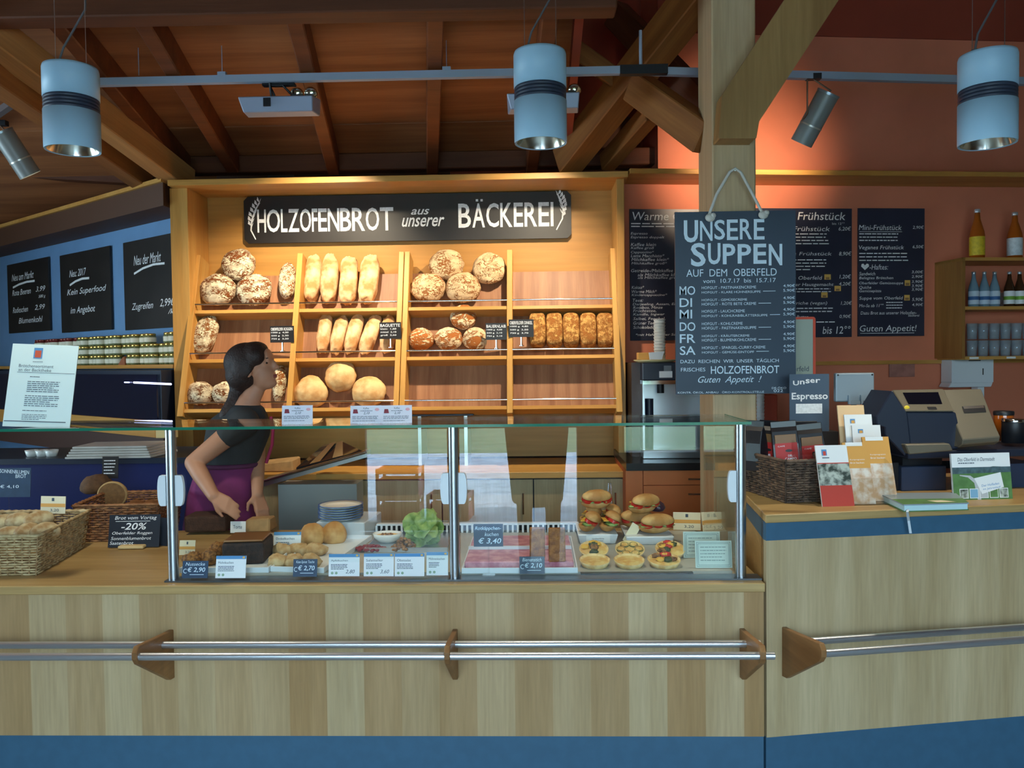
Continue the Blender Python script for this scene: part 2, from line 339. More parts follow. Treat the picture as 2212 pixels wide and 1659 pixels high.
class Face:
    """a flat front of w x h, lower-left corner at M's origin, x right, z up, y into the thing; maps a pixel rectangle of the photo to it"""
    def __init__(s, w, h, rect, M=None, y=-0.0008):
        s.w, s.h, s.rect, s.M, s.y = w, h, rect, M, y; s.mb = MB()
    def uv(s, px, py):
        x0, y0, x1, y1 = s.rect
        return (px-x0)/(x1-x0)*s.w, (y1-py)/(y1-y0)*s.h
    def text(s, txt, x0, y0, x1, y1, bold=0.0, shear=0.0, mi=0, rot=0.0, res=3, wob=0.0):
        """fit txt into the pixel box x0..x1, y0..y1 (y1 is the lower edge)"""
        vs, fs, lo, hi = glyphs(txt, bold, shear, res)
        a, b = s.uv(x0, y1); c, d = s.uv(x1, y0)
        kx = (c-a)/max(1e-6, hi[0]-lo[0]); ky = (d-b)/max(1e-6, hi[1]-lo[1])
        out = []
        for v in vs:
            x = a+(v.x-lo[0])*kx; z = b+(v.y-lo[1])*ky
            if rot: z += (x-a)*rot
            out.append((x, s.y, z))
        s.mb.add(out, fs, mi, False, s.M); return s
    def line(s, txt, x0, yb, h, w=None, **k):
        """one line of writing of cap height h px from x0, lower edge at yb"""
        vs, fs, lo, hi = glyphs(txt, k.get('bold', 0.0), k.get('shear', 0.0), k.get('res', 3))
        desc = max(0, -lo[1])/0.7*h; asc = hi[1]/0.7*h
        ww = w if w else (hi[0]-lo[0])/0.7*h*0.8*(s.rect[2]-s.rect[0])/(s.rect[3]-s.rect[1])*s.h/s.w
        return s.text(txt, x0, yb-asc, x0+ww, yb+desc, **k)
    def rectf(s, x0, y0, x1, y1, mi=0, lift=0.0):
        a, b = s.uv(x0, y1); c, d = s.uv(x1, y0)
        s.mb.add([(a, s.y-lift, b), (c, s.y-lift, b), (c, s.y-lift, d), (a, s.y-lift, d)], [(0, 1, 2, 3)], mi, False, s.M); return s
    def poly(s, pts, mi=0, lift=0.0):
        s.mb.add([(s.uv(*p)[0], s.y-lift, s.uv(*p)[1]) for p in pts], [tuple(range(len(pts)))], mi, False, s.M); return s
    def stroke(s, pts, wpx, mi=0, lift=0.0):
        P = [Vector(s.uv(*p)) for p in pts]
        if not isinstance(wpx, (list, tuple)): wpx = [wpx]*len(P)
        ws = [q/(s.rect[2]-s.rect[0])*s.w/2 for q in wpx]
        vs = []
        for i, p in enumerate(P):
            d = P[min(i+1, len(P)-1)]-P[max(i-1, 0)]; d = Vector((-d.y, d.x)).normalized()
            vs += [(p.x+d.x*ws[i], s.y-lift, p.y+d.y*ws[i]), (p.x-d.x*ws[i], s.y-lift, p.y-d.y*ws[i])]
        s.mb.add(vs, [(2*i, 2*i+1, 2*i+3, 2*i+2) for i in range(len(P)-1)], mi, False, s.M); return s
    def greek(s, x0, y0, x1, n, h=1.6, mi=0, pitch=5.0, seed=1):
        """rows of tiny unreadable print"""
        rnd = random.Random(seed)
        for i in range(n):
            x = x0
            end = x1-(x1-x0)*(0.4*rnd.random() if i % 4 == 3 else 0.06*rnd.random())
            while x < end-1:
                e = min(end, x+(x1-x0)*(0.05+0.12*rnd.random()))
                s.rectf(x, y0+i*pitch, e, y0+i*pitch+h, mi); x = e+(x1-x0)*0.02
        return s
    def build(s, name, mats, parent):
        return s.mb.build(name, mats, parent)
# ================================================================ planes of the place
RW = Plane((at(1345, 600, 5.15).x, 5.15), 7.0)      # orange wall on the right of the bread rack
RC = Plane((at(1655, 1120, 2.85).x, 2.85), 10.0)    # right hand counter front
_lp = at(352, 387, 4.86); _n = Vector((math.sin(R(-37)), -math.cos(R(-37)), 0))
LW = Plane(((_lp-_n*0.28).x, (_lp-_n*0.28).y), -37.0)                   # blue wall on the left, running away from the viewer
TILT = math.atan2(at(880, 545, 5.05).y-at(870, 882, 4.75).y, at(880, 545, 5.05).z-at(870, 882, 4.75).z)
def roof_z(y): return 2.93+0.165*(5.25-y)
def skew(mb, u0, d, z0, z1, mi=0, M=None, u1=-0.235):
    """a bar of depth d along the left wall, its right end cut parallel to the rack's side"""
    e = u1+0.75*d
    P = [(u0, -d, z0), (e, -d, z0), (u1, -0.002, z0), (u0, -0.002, z0), (u0, -d, z1), (e, -d, z1), (u1, -0.002, z1), (u0, -0.002, z1)]
    return mb.hexa([M @ Vector(p) for p in P] if M is not None else P, mi)
def struct(mb, name, m, **k):
    o = mb.build(name, m, **k); o['kind'] = 'structure'; return o
# ---- floor
floor_m = mat('grey floor tile', S(120, 118, 112), 0.5, var=0.1, vscale=3)
struct(MB().span((-6, -1.6, -0.1), (7, 9, 0)), 'floor', floor_m)
# ---- ceiling: sloping plywood roof with gaps, falling to the back
mb = MB()
def roof_slab(x0, x1, y0, y1, t=0.05):
    mb.hexa([(x0, y0, roof_z(y0)), (x1, y0, roof_z(y0)), (x1, y1, roof_z(y1)), (x0, y1, roof_z(y1)),
             (x0, y0, roof_z(y0)+t), (x1, y0, roof_z(y0)+t), (x1, y1, roof_z(y1)+t), (x0, y1, roof_z(y1)+t)])
yg = 4.86
XR = at(1232, 200, 4.6).x
roof_slab(-6, XR, -1.7, 3.55); roof_slab(-6, XR, 3.55, yg-0.012); roof_slab(-6, XR, yg+0.004, 9.0)
mb.hexa([(-6, yg-0.1, roof_z(yg-.1)+0.052), (XR, yg-0.1, roof_z(yg-.1)+0.052), (XR, yg+0.1, roof_z(yg+.1)+0.052), (-6, yg+0.1, roof_z(yg+.1)+0.052),
         (-6, yg-0.1, roof_z(yg-.1)+0.1), (XR, yg-0.1, roof_z(yg-.1)+0.1), (XR, yg+0.1, roof_z(yg+.1)+0.1), (-6, yg+0.1, roof_z(yg+.1)+0.1)])
mb.span((XR, -1.7, 4.6), (7, 9, 4.7))
struct(mb, 'ceiling', roof_ply)
struct(MB().hexa([(XR-0.02, -1.7, roof_z(-1.7)-0.1), (XR+0.02, -1.7, roof_z(-1.7)-0.1), (XR+0.02, 9, roof_z(9)-0.1), (XR-0.02, 9, roof_z(9)-0.1),
                  (XR-0.02, -1.7, 4.65), (XR+0.02, -1.7, 4.65), (XR+0.02, 9, 4.65), (XR-0.02, 9, 4.65)]), 'wall_roof_step', mat('shaded red wall paint', S(150, 62, 40), 0.75, var=0.08, vscale=2.5))
struct(MB().span((-6, 9, 0), (7, 9.1, 4.7)), 'wall_leak_stop', mat('plain wall paint', S(176, 160, 140), 0.8))  # unseen outer wall, added to stop daylight leaking in from behind
# ---- walls
orange = mat('terracotta orange wall paint', S(218, 128, 96), 0.75, var=0.08, vscale=2.5, bump=0.04, bscale=250)
blue_wall = mat('sky blue wall paint', S(112, 152, 196), 0.75, var=0.06, vscale=3)
white_wall = mat('plain wall paint', S(176, 160, 140), 0.8)
def wall_on(pl, name, m, u0, u1, z0, z1, off=0.0, t=0.12):
    M = frame_M(pl.p + pl.n*off, pl.u, -pl.n, (0, 0, 1))
    return struct(MB().span((u0, 0, z0), (u1, t, z1), 0, M), name, m)
us = (RW.at(1421, 300)-RW.p).dot(RW.u); zt = RW.at(1640, 366, 0.3).z
M = frame_M(RW.p, RW.u, -RW.n, (0, 0, 1))
struct(MB().span((-0.02, 0, 0), (5.5, 0.12, zt-0.02), 0, M).span((us, 0, zt-0.02), (5.5, 0.12, 4.6), 0, M).span((us, 0.12, zt-0.02), (us+0.05, 0.5, 4.6), 0, M), 'wall_back', orange)
wall_on(LW, 'wall_left', blue_wall, -4.8, -0.24, 0, LW.at(200, 426, 0.28).z-0.02)
a = at(300, 300, 5.5)
struct(MB().span((LW.p.x-0.1, 5.52, 0), (RW.p.x+0.1, 5.62, 3.2)), 'wall_rear', mat('dark plum wall paint', S(96, 62, 46), 0.8))
# upper dark wall over the left cornice
M = frame_M(LW.p + LW.n*-0.5, LW.u, -LW.n, (0, 0, 1))
struct(MB().span((-4.9, 0, 2.4), (0.1, 0.1, 3.3), 0, M), 'wall_left_upper', mat('grey plaster', S(92, 84, 80), 0.85))
# return of the upper wall (dark red side of the step) and panel seam
struct(MB().span((-6.1, -1.6, 0), (-6, 1.4, 4.7)).span((-6.1, 4, 0), (-6, 9, 4.7)).span((-6.1, 1.4, 0), (-6, 4, 0.9)).span((-6.1, 1.4, 2.3), (-6, 4, 4.7)), 'wall_side_left', white_wall)
struct(MB().span((7.0, -1.6, 0), (7.1, 9, 4.7)), 'wall_side_right', white_wall)
# street front with the wide glazed opening the daylight comes through
mb = MB()
mb.span((-6, -1.75, 0), (-1.65, -1.6, 4.7)); mb.span((2.25, -1.75, 0), (7, -1.6, 4.7)); mb.span((-1.65, -1.75, 2.6), (2.25, -1.6, 4.7)); mb.span((0.37, -1.75, 0), (0.80, -1.6, 1.5)); mb.span((0.80, -1.75, 0), (2.25, -1.6, 0.68))
struct(mb, 'wall_front', mat('brown inner wall', S(120, 92, 70), 0.8))
mb = MB()
for x, z_ in ((-1.62, 0), (-0.78, 0), (0.40, 1.5), (1.5, 0.68), (2.22, 0.68)): mb.span((x-0.03, -1.72, z_), (x+0.03, -1.64, 2.6))
mb.span((-1.65, -1.72, 2.52), (2.25, -1.64, 2.6)); mb.span((-1.65, -1.72, 0), (-0.78, -1.64, 0.08)); mb.span((0.80, -1.72, 0.68), (2.25, -1.55, 0.72))
struct(mb, 'window_1', mat('window frame', S(70, 44, 44), 0.5))
# upper red wall over the ledge: shade of the recess is put into its deep red
st = RW.at(1421, 300, 0.0)
M = frame_M(RW.p + RW.n*0.0, RW.u, -RW.n, (0, 0, 1))
us = (st-RW.p).dot(RW.u)
struct(MB().span((us-1.3, 0.40, 2.5), (us+0.04, 0.46, 4.6), 0, M).span((us, -0.0, 3.62), (5.5, -0.012, 4.6), 0, M), 'wall_back_upper', mat('shaded red wall paint', S(150, 62, 40), 0.75, var=0.08, vscale=2.5))
# wooden ledge along the wall, continuing the rack's top board
zt = RW.at(1640, 366, 0.3).z
mb = MB(); mb.span((-0.02, -0.30, zt-0.03), (4.6, 0.0, zt), 0, M)
struct(mb, 'trim_1', shelf_wood, bevel=0.002)
zr = RW.at(1900, 783, 0.02).z
struct(MB().span((us-0.4, -0.025, zr-0.012), (4.6, 0.0, zr+0.012), 0, M), 'trim_2', shelf_wood)
# ---- timber roof frame
def beam(name, p0, p1, w, h, m=None, up=(0, 0, 1)):
    p0, p1 = Vector(p0), Vector(p1); x = (p1-p0); L = x.length; x.normalize(); upv = Vector(up)
    y = upv.cross(x).normalized(); z = x.cross(y)
    M = frame_M(p0, x, y, z)
    o = struct(MB().span((0, -w/2, -h/2), (L, w/2, h/2)), name, m or beam_wood, bevel=0.006)
    o.matrix_world = M
    return o
# rafters under the panels, from pixel pairs on the roof plane
def on_roof(px, py, drop=0.07):
    d = ray(px, py)   # solve EYE.z + t dz = roof_z(t dy) - drop
    t = (2.93+0.165*5.25-drop-EYE.z)/(d.z+0.165*d.y)
    return EYE+d*t
for (xa, ya, xb, yb) in ((330, 60, 492, 332), (642, 40, 716, 336), (940, 30, 934, 338), (1186, 30, 1150, 338), (150, 60, 392, 350)):
    p, q = on_roof(xa, ya), on_roof(xb, yb)
    beam('rafter_beam', p-(q-p)*1.6, q+(q-p)*0.1, 0.075, 0.14, beam_wood_y)
beam('purlin_beam', at(300, 362, 5.3), at(1420, 340, 5.3), 0.1, 0.11, beam_dim)
beam('purlin_beam', on_roof(-60, 12, 0.12), on_roof(1330, -14, 0.12), 0.12, 0.16, beam_dim)
# heavy diagonal beam on the left, down to the rack's corner, and the smaller brace below it
beam('hip_beam', on_roof(-200, -65, 0.16), at(402, 392, 5.1), 0.12, 0.15, hip_wood)
beam('brace_beam', on_roof(-90, 110, 0.3), at(312, 392, 5.15), 0.11, 0.12)
beam('tie_beam', at(-60, 352, 5.6), at(330, 375, 5.6), 0.1, 0.17, beam_dim)
beam('strut_beam', at(314, 330, 5.12), at(314, 395, 5.12), 0.05, 0.05)
# struts between rack and pillar on the right
beam('strut_beam', at(1222, 352, 5.0), at(1530, -40, 3.95), 0.15, 0.17)
beam('strut_beam', at(1310, 352, 5.1), at(1408, 242, 4.6), 0.09, 0.11)
beam('brace_beam', at(1375, 188, 4.3), at(1530, 300, 3.85), 0.12, 0.15)
beam('brace_beam', at(1225, 95, 4.6), at(1350, 185, 4.5), 0.10, 0.10)
beam('tie_beam', at(1330, 30, 4.9), at(1540, 250, 4.3), 0.10, 0.15, beam_dim)
# pillar with its big brace
PY = 3.62
pl0 = at(1540, 700, PY).x; pl1 = at(1634, 700, PY).x
struct(MB().span((pl0, PY, 0), (pl1, PY+0.30, 4.2)), 'timber_pillar', beam_wood_z, bevel=0.006)
c0 = at(1596, 296, PY-0.07)
p1 = at(1905, -150, PY-0.05)
mb = MB()
q = [(1552, 299), (1634, 299), (1640, 262), (2218, -620), (2100, -620), (1560, 205)]
pts = [at(x, y, PY-0.11) for x, y in q]
mb.prism([(p.x, p.z) for p in pts], PY-0.11, PY-0.002)
struct(mb, 'brace_beam', brace_wood, bevel=0.006)
# back of the pillar's mortise strip seen beside the brace
# cornice over the left wall
def lw_cornice():
    pass
    M = frame_M(LW.p, LW.u, -LW.n, (0, 0, 1))
    z1 = LW.at(200, 426, 0.28).z
    mb = MB(); skew(mb, -4.6, 0.28, z1-0.025, z1, 0, M); skew(mb, -4.6, 0.26, z1-0.165, z1-0.025, 1, M)
    return struct(mb, 'trim_3', [shelf_wood, mat('dark stained fascia', S(84, 52, 34), 0.6)])
lw_cornice()
# ================================================================ counters, glass case, bag rails
FY = 2.85                                            # front of the main counter
XS = at(1652, 1400, FY).x                            # seam between the two counters
z_kick = at(900, 1590, FY).z; z_top = at(900, 1263, FY-0.02).z
XL = -3.4
t = thing('sales_counter', 'long sales counter with striped light oak front and slate blue plinth', 'counter', ((XL+XS)/2, FY, 0))
ox = (XL+XS)/2
MB().span((XL-ox, 0, z_kick), (XS-ox-0.003, 0.02, z_top-0.034)).build('front_panel', oak_strip, t)
MB().span((XL-ox, 0.006, 0), (XS-ox-0.003, 0.026, z_kick)).build('plinth', blue_paint, t)
MB().span((XL-ox, 0.03, 0.02), (XS-ox-0.003, 0.05, z_top-0.04)).span((XL-ox, 0.80, 0.02), (XS-ox-0.003, 0.82, z_top-0.04)).build('carcass', oak, t)
o = MB().span((XL-ox, -0.02, -0.032), (XS-ox-0.003, 0.92, 0)).build('worktop', oak_x, None, (ox, FY, z_top), bevel=0.003)
tag(o, 'continuous light oak worktop of the long sales counter', 'worktop')
# right hand counter, turned away
z_rt = RC.at(1655, 1112, 0.02).z
M = frame_M(RC.p, RC.u, -RC.n, (0, 0, 1))
zk2 = RC.at(1660, 1593).z; zf1 = RC.at(1660, 1168, 0.0).z; zf0 = RC.at(1660, 1136, 0.0).z
t = thing('till_counter', 'taller oak counter under the cash register with slate blue band', 'counter', (RC.p.x, RC.p.y, 0), RC.a)
MB().span((0, 0, zk2), (2.6, 0.02, zf1)).build('front_panel', oak, t)
MB().span((0, 0.006, 0), (2.6, 0.026, zk2)).build('plinth', blue_paint, t)
def rcl(p): return Vector(((p-RC.p).dot(RC.u), -(p-RC.p).dot(RC.n)))
cB = rcl(atz(1606, 1064, z_rt)); cC = rcl(Vector((pl1+0.012, PY-0.03, 0))); cD = rcl(Vector((pl1+0.012, PY+0.2, 0)))
edge = [Vector((0.0, 0.022)), cB+Vector((0.012, 0)), cC+Vector((0.012, 0))]
def side(z0, z1, th=0.02):
    mb = MB()
    for a, b in zip(edge[:-1], edge[1:]):
        mb.hexa([(a.x, a.y, z0), (a.x+th, a.y, z0), (b.x+th, b.y, z0), (b.x, b.y, z0), (a.x, a.y, z1), (a.x+th, a.y, z1), (b.x+th, b.y, z1), (b.x, b.y, z1)])
    return mb
fs_ = side(zf1, z_rt-0.03); fs_.span((0, 0.0, zf1), (2.6, 0.022, z_rt-0.03)); fs_.build('fascia', blue_paint, t)
side(0, zf1).build('side_panel', oak_y, t)
MB().span((0.36, 0.06, 0.02), (2.6, 0.68, z_rt-0.04)).build('carcass', dark, t)
RCM = frame_M((RC.p.x, RC.p.y, z_rt), RC.u, -RC.n, (0, 0, 1))
wt = [(-0.012, -0.02), (2.6, -0.02), (2.6, 0.74), (cC.x, 0.74), (cC.x, cC.y), (cB.x, cB.y)]; n = len(wt); mb = MB()
mb.add([(x, y, -0.03) for x, y in wt]+[(x, y, 0) for x, y in wt], [tuple(range(n-1, -1, -1)), tuple(range(n, 2*n))]+[(i, (i+1) % n, n+(i+1) % n, n+i) for i in range(n)])
o = mb.build('worktop', oak_x, None, (RC.p.x, RC.p.y, z_rt), (0, 0, RC.a), bevel=0.003)
tag(o, 'oak worktop carrying the cash register and the coffee basket', 'worktop')
# ---- glass display case
z_g = at(900, 921, FY+0.02).z
px_posts = (372, 981, 1600)
PYc = FY+0.055
xs = [at(p, 1100, PYc).x for p in px_posts]
t = thing('display_case', 'glass counter display case on round steel posts with pastries inside', 'display case', (xs[1], PYc, z_top))
L = lambda x, y, z: (x-xs[1], y-PYc, z-z_top)
zgt = z_g
for x in xs:
    p = MB().cyl(L(x, PYc, z_top), L(x, PYc, zgt-0.006), 0.0185, n=24).cyl(L(x, PYc, zgt-0.012), L(x, PYc, zgt-0.001), 0.013, n=20).build('post', steel, t)
    for sgn in (-1, 1):
        if x == xs[2] and sgn == 1: continue
        zz = at(900, 1055, PYc).z-z_top; n = 12
        poly = [(sgn*0.018, zz-0.056), (sgn*0.018, zz+0.056)] + [(sgn*(0.018+0.030*math.sin(math.pi*(0.18+0.64*k/n))**0.8), zz+0.056*math.cos(math.pi*(k/n))) for k in range(n+1)]
        MB().prism([(a+x-xs[1], b) for a, b in poly], -0.012, 0.004).build('pane_clip', white_pl, p, bevel=0.002)
for k in (0, 1):
    MB().span(L(xs[k]+0.022, PYc-0.004, z_top+0.004), L(xs[k+1]-0.022, PYc+0.004, zgt-0.012)).build('front_pane', case_glass, t)
MB().span(L(xs[2]-0.004, PYc+0.03, z_top+0.004), L(xs[2]+0.004, PYc+0.62, zgt-0.012)).build('side_pane', case_glass, t)
gx1 = at(1622, 914, FY+0.02).x
tp = MB().span(L(XL+0.3, FY+0.02, zgt-0.004), L(gx1, FY+0.42, zgt+0.004)).build('top_pane', case_glass, t)
MB().span(L(XL+0.3, FY+0.0185, zgt-0.005), L(gx1, FY+0.0205, zgt+0.005)).span(L(gx1, FY+0.0185, zgt-0.005), L(gx1+0.002, FY+0.42, zgt+0.005)).build('edge', edge_green, tp)
MB().span(L(xs[0]-0.02, FY+0.02, z_top), L(XS-0.003, FY+0.085, z_top+0.006)).build('floor_rail', mat('grey channel', S(96, 100, 104), 0.35, 0.6), t)
z_f = z_top+0.012                                    # floor of the case
xa = at(392, 1240, FY+0.1).x; xb = xs[2]-0.02
MB().span(L(xa, FY+0.10, z_top), L(xb, FY+0.80, z_f)).build('base_sheet', mat('base sheet', S(176, 172, 160), 0.4, var=0.12, vscale=6), t)
gx0 = at(815, 1140, FY+0.80).x; gxb = at(1250, 1140, FY+0.80).x
mb = MB(); zg0 = at(1000, 1155, FY+0.80).z; zg1 = at(1000, 1129, FY+0.80).z
mb.span(L(gx0, FY+0.78, zg1-0.008), L(gxb, FY+0.81, zg1)); mb.span(L(gx0, FY+0.78, z_f), L(gxb, FY+0.81, zg0))
n = 40
for k in range(n+1):
    x = gx0+(gxb-gx0)*k/n; mb.span(L(x-0.0045, FY+0.78, zg0), L(x+0.0045, FY+0.80, zg1-0.008))
mb.build('vent_grille', white_pl, t)
MB().span(L(gx0, FY+0.815, z_f), L(gxb, FY+0.82, zg1-0.006)).build('duct', black, t)
# ---- bag rails along the front
def bag_rail(label, Mx, xs_b, x0, x1, o0, rotz):
    t = thing('bag_rail', label, 'rail', o0, rotz)
    Y1, Y2 = 0.085, 0.25; zA = 0.088
    for xb_, s in xs_b:
        poly = [(0.0, 0.088), (0.0, -0.088), (-0.03, -0.084), (-0.255, zA-0.03), (-0.27, zA-0.01), (-0.27, zA+0.012), (-0.255, zA+0.03), (-0.03, 0.09)]
        vs = [(xb_-0.009, y, z) for y, z in poly]+[(xb_+0.009, y, z) for y, z in poly]; k = len(poly)
        mb = MB(); mb.add(vs, [tuple(range(k)), tuple(range(2*k-1, k-1, -1))]+[(i, k+i, k+(i+1) % k, (i+1) % k) for i in range(k)])
        mb.build('bracket', wood('bracket wood', S(168, 122, 76), S(134, 92, 54), 'y', 0.45, 8), t, bevel=0.002)
    for y, z in ((-Y1, 0.062), (-Y2, 0.082)):
        MB().cyl((x0, y, z), (x1, y, z), 0.0125, n=20).build('rail', rail_steel, t)
    return t
zb = at(985, 1411, FY).z
b0 = [(at(p, 1411, FY).x-ox, 0) for p in (371, 984, 1603)]
bag_rail('two steel bag rails on brown wooden brackets along the sales counter', None, b0, XL-ox, at(1640, 1411, FY).x-ox-0.02, (ox, FY, zb), 0)
pb = RC.at(1694, 1407); ub = (pb-RC.p).dot(RC.u)
bag_rail('short pair of steel bag rails on one bracket on the till counter', None, [(ub, 0)], ub+0.0, 2.5, (RC.p.x, RC.p.y, pb.z), RC.a)
# ================================================================ bread rack
A_ = at(880, 545, 5.05); B_ = at(870, 882, 4.75)
vz = math.cos(TILT); vy = math.sin(TILT)
RV = Vector((0, vy, vz)); RN = Vector((0, -vz, vy)); RU = Vector((1, 0, 0))
RO = B_.copy()
def rk(px, py, w=0.0):
    d = ray(px, py); q = RO+RN*w
    return EYE+d*((q-EYE).dot(RN)/d.dot(RN))
def rkc(px, py, w=0.0):
    p = rk(px, py, w)-RO
    return p.dot(RU), p.dot(RV)
RM = frame_M(RO, RU, -RN, RV)                        # local x along, y into the rack, z up the slope
DEP = 0.15
ul = rkc(410, 700)[0]; ur = rkc(1331, 700)[0]
vt = rkc(880, 543)[1]; v0 = rkc(870, 884)[1]
u1 = rkc(637, 700)[0]; u2 = rkc(868, 700)[0]; u3 = rkc(1101, 700)[0]
v1 = rkc(760, 664)[1]; v2 = rkc(760, 771)[1]; v3 = rkc(760, 879)[1]
t = thing('bread_rack', 'slanted wooden bread rack with four bays and steel shelf rails', 'bread rack', RO)
t.rotation_euler = (-TILT, 0, 0)
for u, wdt in ((ul, 0.036), (u1, 0.034), (u2-0.018, 0.032), (u2+0.018, 0.032), (u3, 0.034), (ur, 0.036)):
    MB().span((u-wdt/2, 0, v0-0.03), (u+wdt/2, DEP, vt)).build('upright', shelf_wood_z, t, bevel=0.002)
bays = [(ul+0.018, u1-0.017), (u1+0.017, u2-0.034), (u2+0.034, u3-0.017), (u3+0.017, ur-0.018)]
for a, b in bays:
    MB().span((a, DEP-0.012, v0), (b, DEP, vt-0.09)).build('back_board', stain_wood, t)
for v in (v1, v2, v3):
    for a, b in bays:
        MB().span((a, 0.012, v-0.022), (b, DEP-0.012, v)).build('shelf', shelf_wood, t, bevel=0.001)
        MB().cyl((a-0.005, 0.006, v+0.036), (b+0.005, 0.006, v+0.036), 0.0055, n=10).build('shelf_rail', chrome, t)
# cabinet round the rack: back wall, side posts, top board
YB = 5.3
xl = at(386, 500, 5.0).x; xr = at(1345, 500, 5.0).x
z_c1 = at(900, 378, 4.86).z; z_c0 = at(900, 391, 4.86).z; z_bot = at(870, 905, 5.0).z
t = thing('bread_cabinet', 'tall wooden cabinet framing the bread rack below a lit top board', 'cabinet', ((xl+xr)/2, YB, 0))
cx = (xl+xr)/2
MB().span((xl-cx, -0.06, 0.95), (xr-cx, -0.04, z_c0)).build('back_panel', wood('back panel veneer', S(216, 160, 86), S(196, 138, 66), 'x', 0.42, 3), t)
MB().span((xl-cx, 4.86-YB, z_c0), (xr-cx+0.02, -0.04, z_c1)).build('top_board', shelf_wood, t, bevel=0.002)
MB().span((xl-cx-0.02, 4.93-YB, 0.95), (xl-cx+0.09, -0.06, z_c0)).build('side_panel', shelf_wood_z, t, bevel=0.002)
MB().span((xr-cx-0.045, 4.90-YB, 0.95), (xr-cx+0.0, -0.06, z_c0)).build('side_panel', shelf_wood_z, t, bevel=0.002)
# ---- the long sign above the rack
YS = 5.2
def board(name, label, cat, tl, br, thick, m, Y=None, plane=None, off=0.0, corner=0.0, tiltx=0.0):
    """a board whose front is the photo's rectangle tl..br at depth Y or on a plane; returns thing, Face"""
    px = ((tl[0]+br[0])/2, (tl[1]+br[1])/2)
    f = (lambda x, y: at(x, y, Y)) if plane is None else (lambda x, y: plane.at(x, y, off))
    pl_, pr_ = f(tl[0], px[1]), f(br[0], px[1]); pt, pb_ = f(px[0], tl[1]), f(px[0], br[1])
    w = (Vector((pr_.x-pl_.x, pr_.y-pl_.y))).length; h = pt.z-pb_.z
    t = thing(name, label, cat, (pl_.x, pl_.y, pb_.z), 0 if plane is None else plane.a)
    if tiltx: t.rotation_euler.x = tiltx
    c = corner
    poly = [(0, 0), (w, 0), (w, h), (0, h)] if not c else [(c, 0), (w-c, 0), (w, c), (w, h-c), (w-c, h), (c, h), (0, h-c), (0, c)]
    MB().prism(poly, 0, thick).build('board', m, t)
    return t, Face(w, h, (tl[0], tl[1], br[0], br[1]))
t, F = board('shop_sign', 'long black sign reading HOLZOFENBROT aus unserer BÄCKEREI above the bread rack', 'sign', (527, 419), (1234, 520), 0.02, slate_w, Y=YS, corner=0.025)
xx = 556
for ch, w in zip('HOLZOFENBROT', (22, 32, 17, 27, 27, 15, 22, 28, 27, 31, 32, 32)):
    F.text(ch, xx, 447, xx+w-3, 497, bold=0.012); xx += w-1.2
F.text('aus', 890, 452, 930, 464, shear=0.35, bold=0.012); F.text('unserer', 870, 470, 962, 490, shear=0.35, bold=0.012)
xx = 992
for ch, w in zip('BACKEREI', (31, 31, 31, 30, 24, 31, 27, 10)):
    F.text(ch, xx, 442, xx+w-4, 494, bold=0.012); xx += w-1
F.rectf(1030, 433, 1035, 438); F.rectf(1040, 433, 1045, 438)
def ear(pts, side):
    F.stroke(pts, [2.5, 3, 3.5, 3, 2.2][:len(pts)] if len(pts) == 5 else 3)
    for i in range(14):
        k = i/14.0*(len(pts)-2)+0.0; a = int(k); fr = k-a
        x = pts[a][0]*(1-fr)+pts[a+1][0]*fr; y = pts[a][1]*(1-fr)+pts[a+1][1]*fr
        s_ = 1 if i % 2 else -1; g = (0.6+0.4*math.sin(math.pi*i/14))
        F.poly([(x, y), (x+s_*7*g-2*side, y-5), (x+s_*8*g, y-13), (x+s_*3, y-9)], lift=0.0003*(1+i % 3))
ear([(562, 432), (552, 448), (544, 470), (542, 492), (552, 512)], 1)
ear([(1204, 424), (1212, 438), (1217, 456), (1215, 478), (1202, 502)], -1)
F.build('lettering', chalk, t)
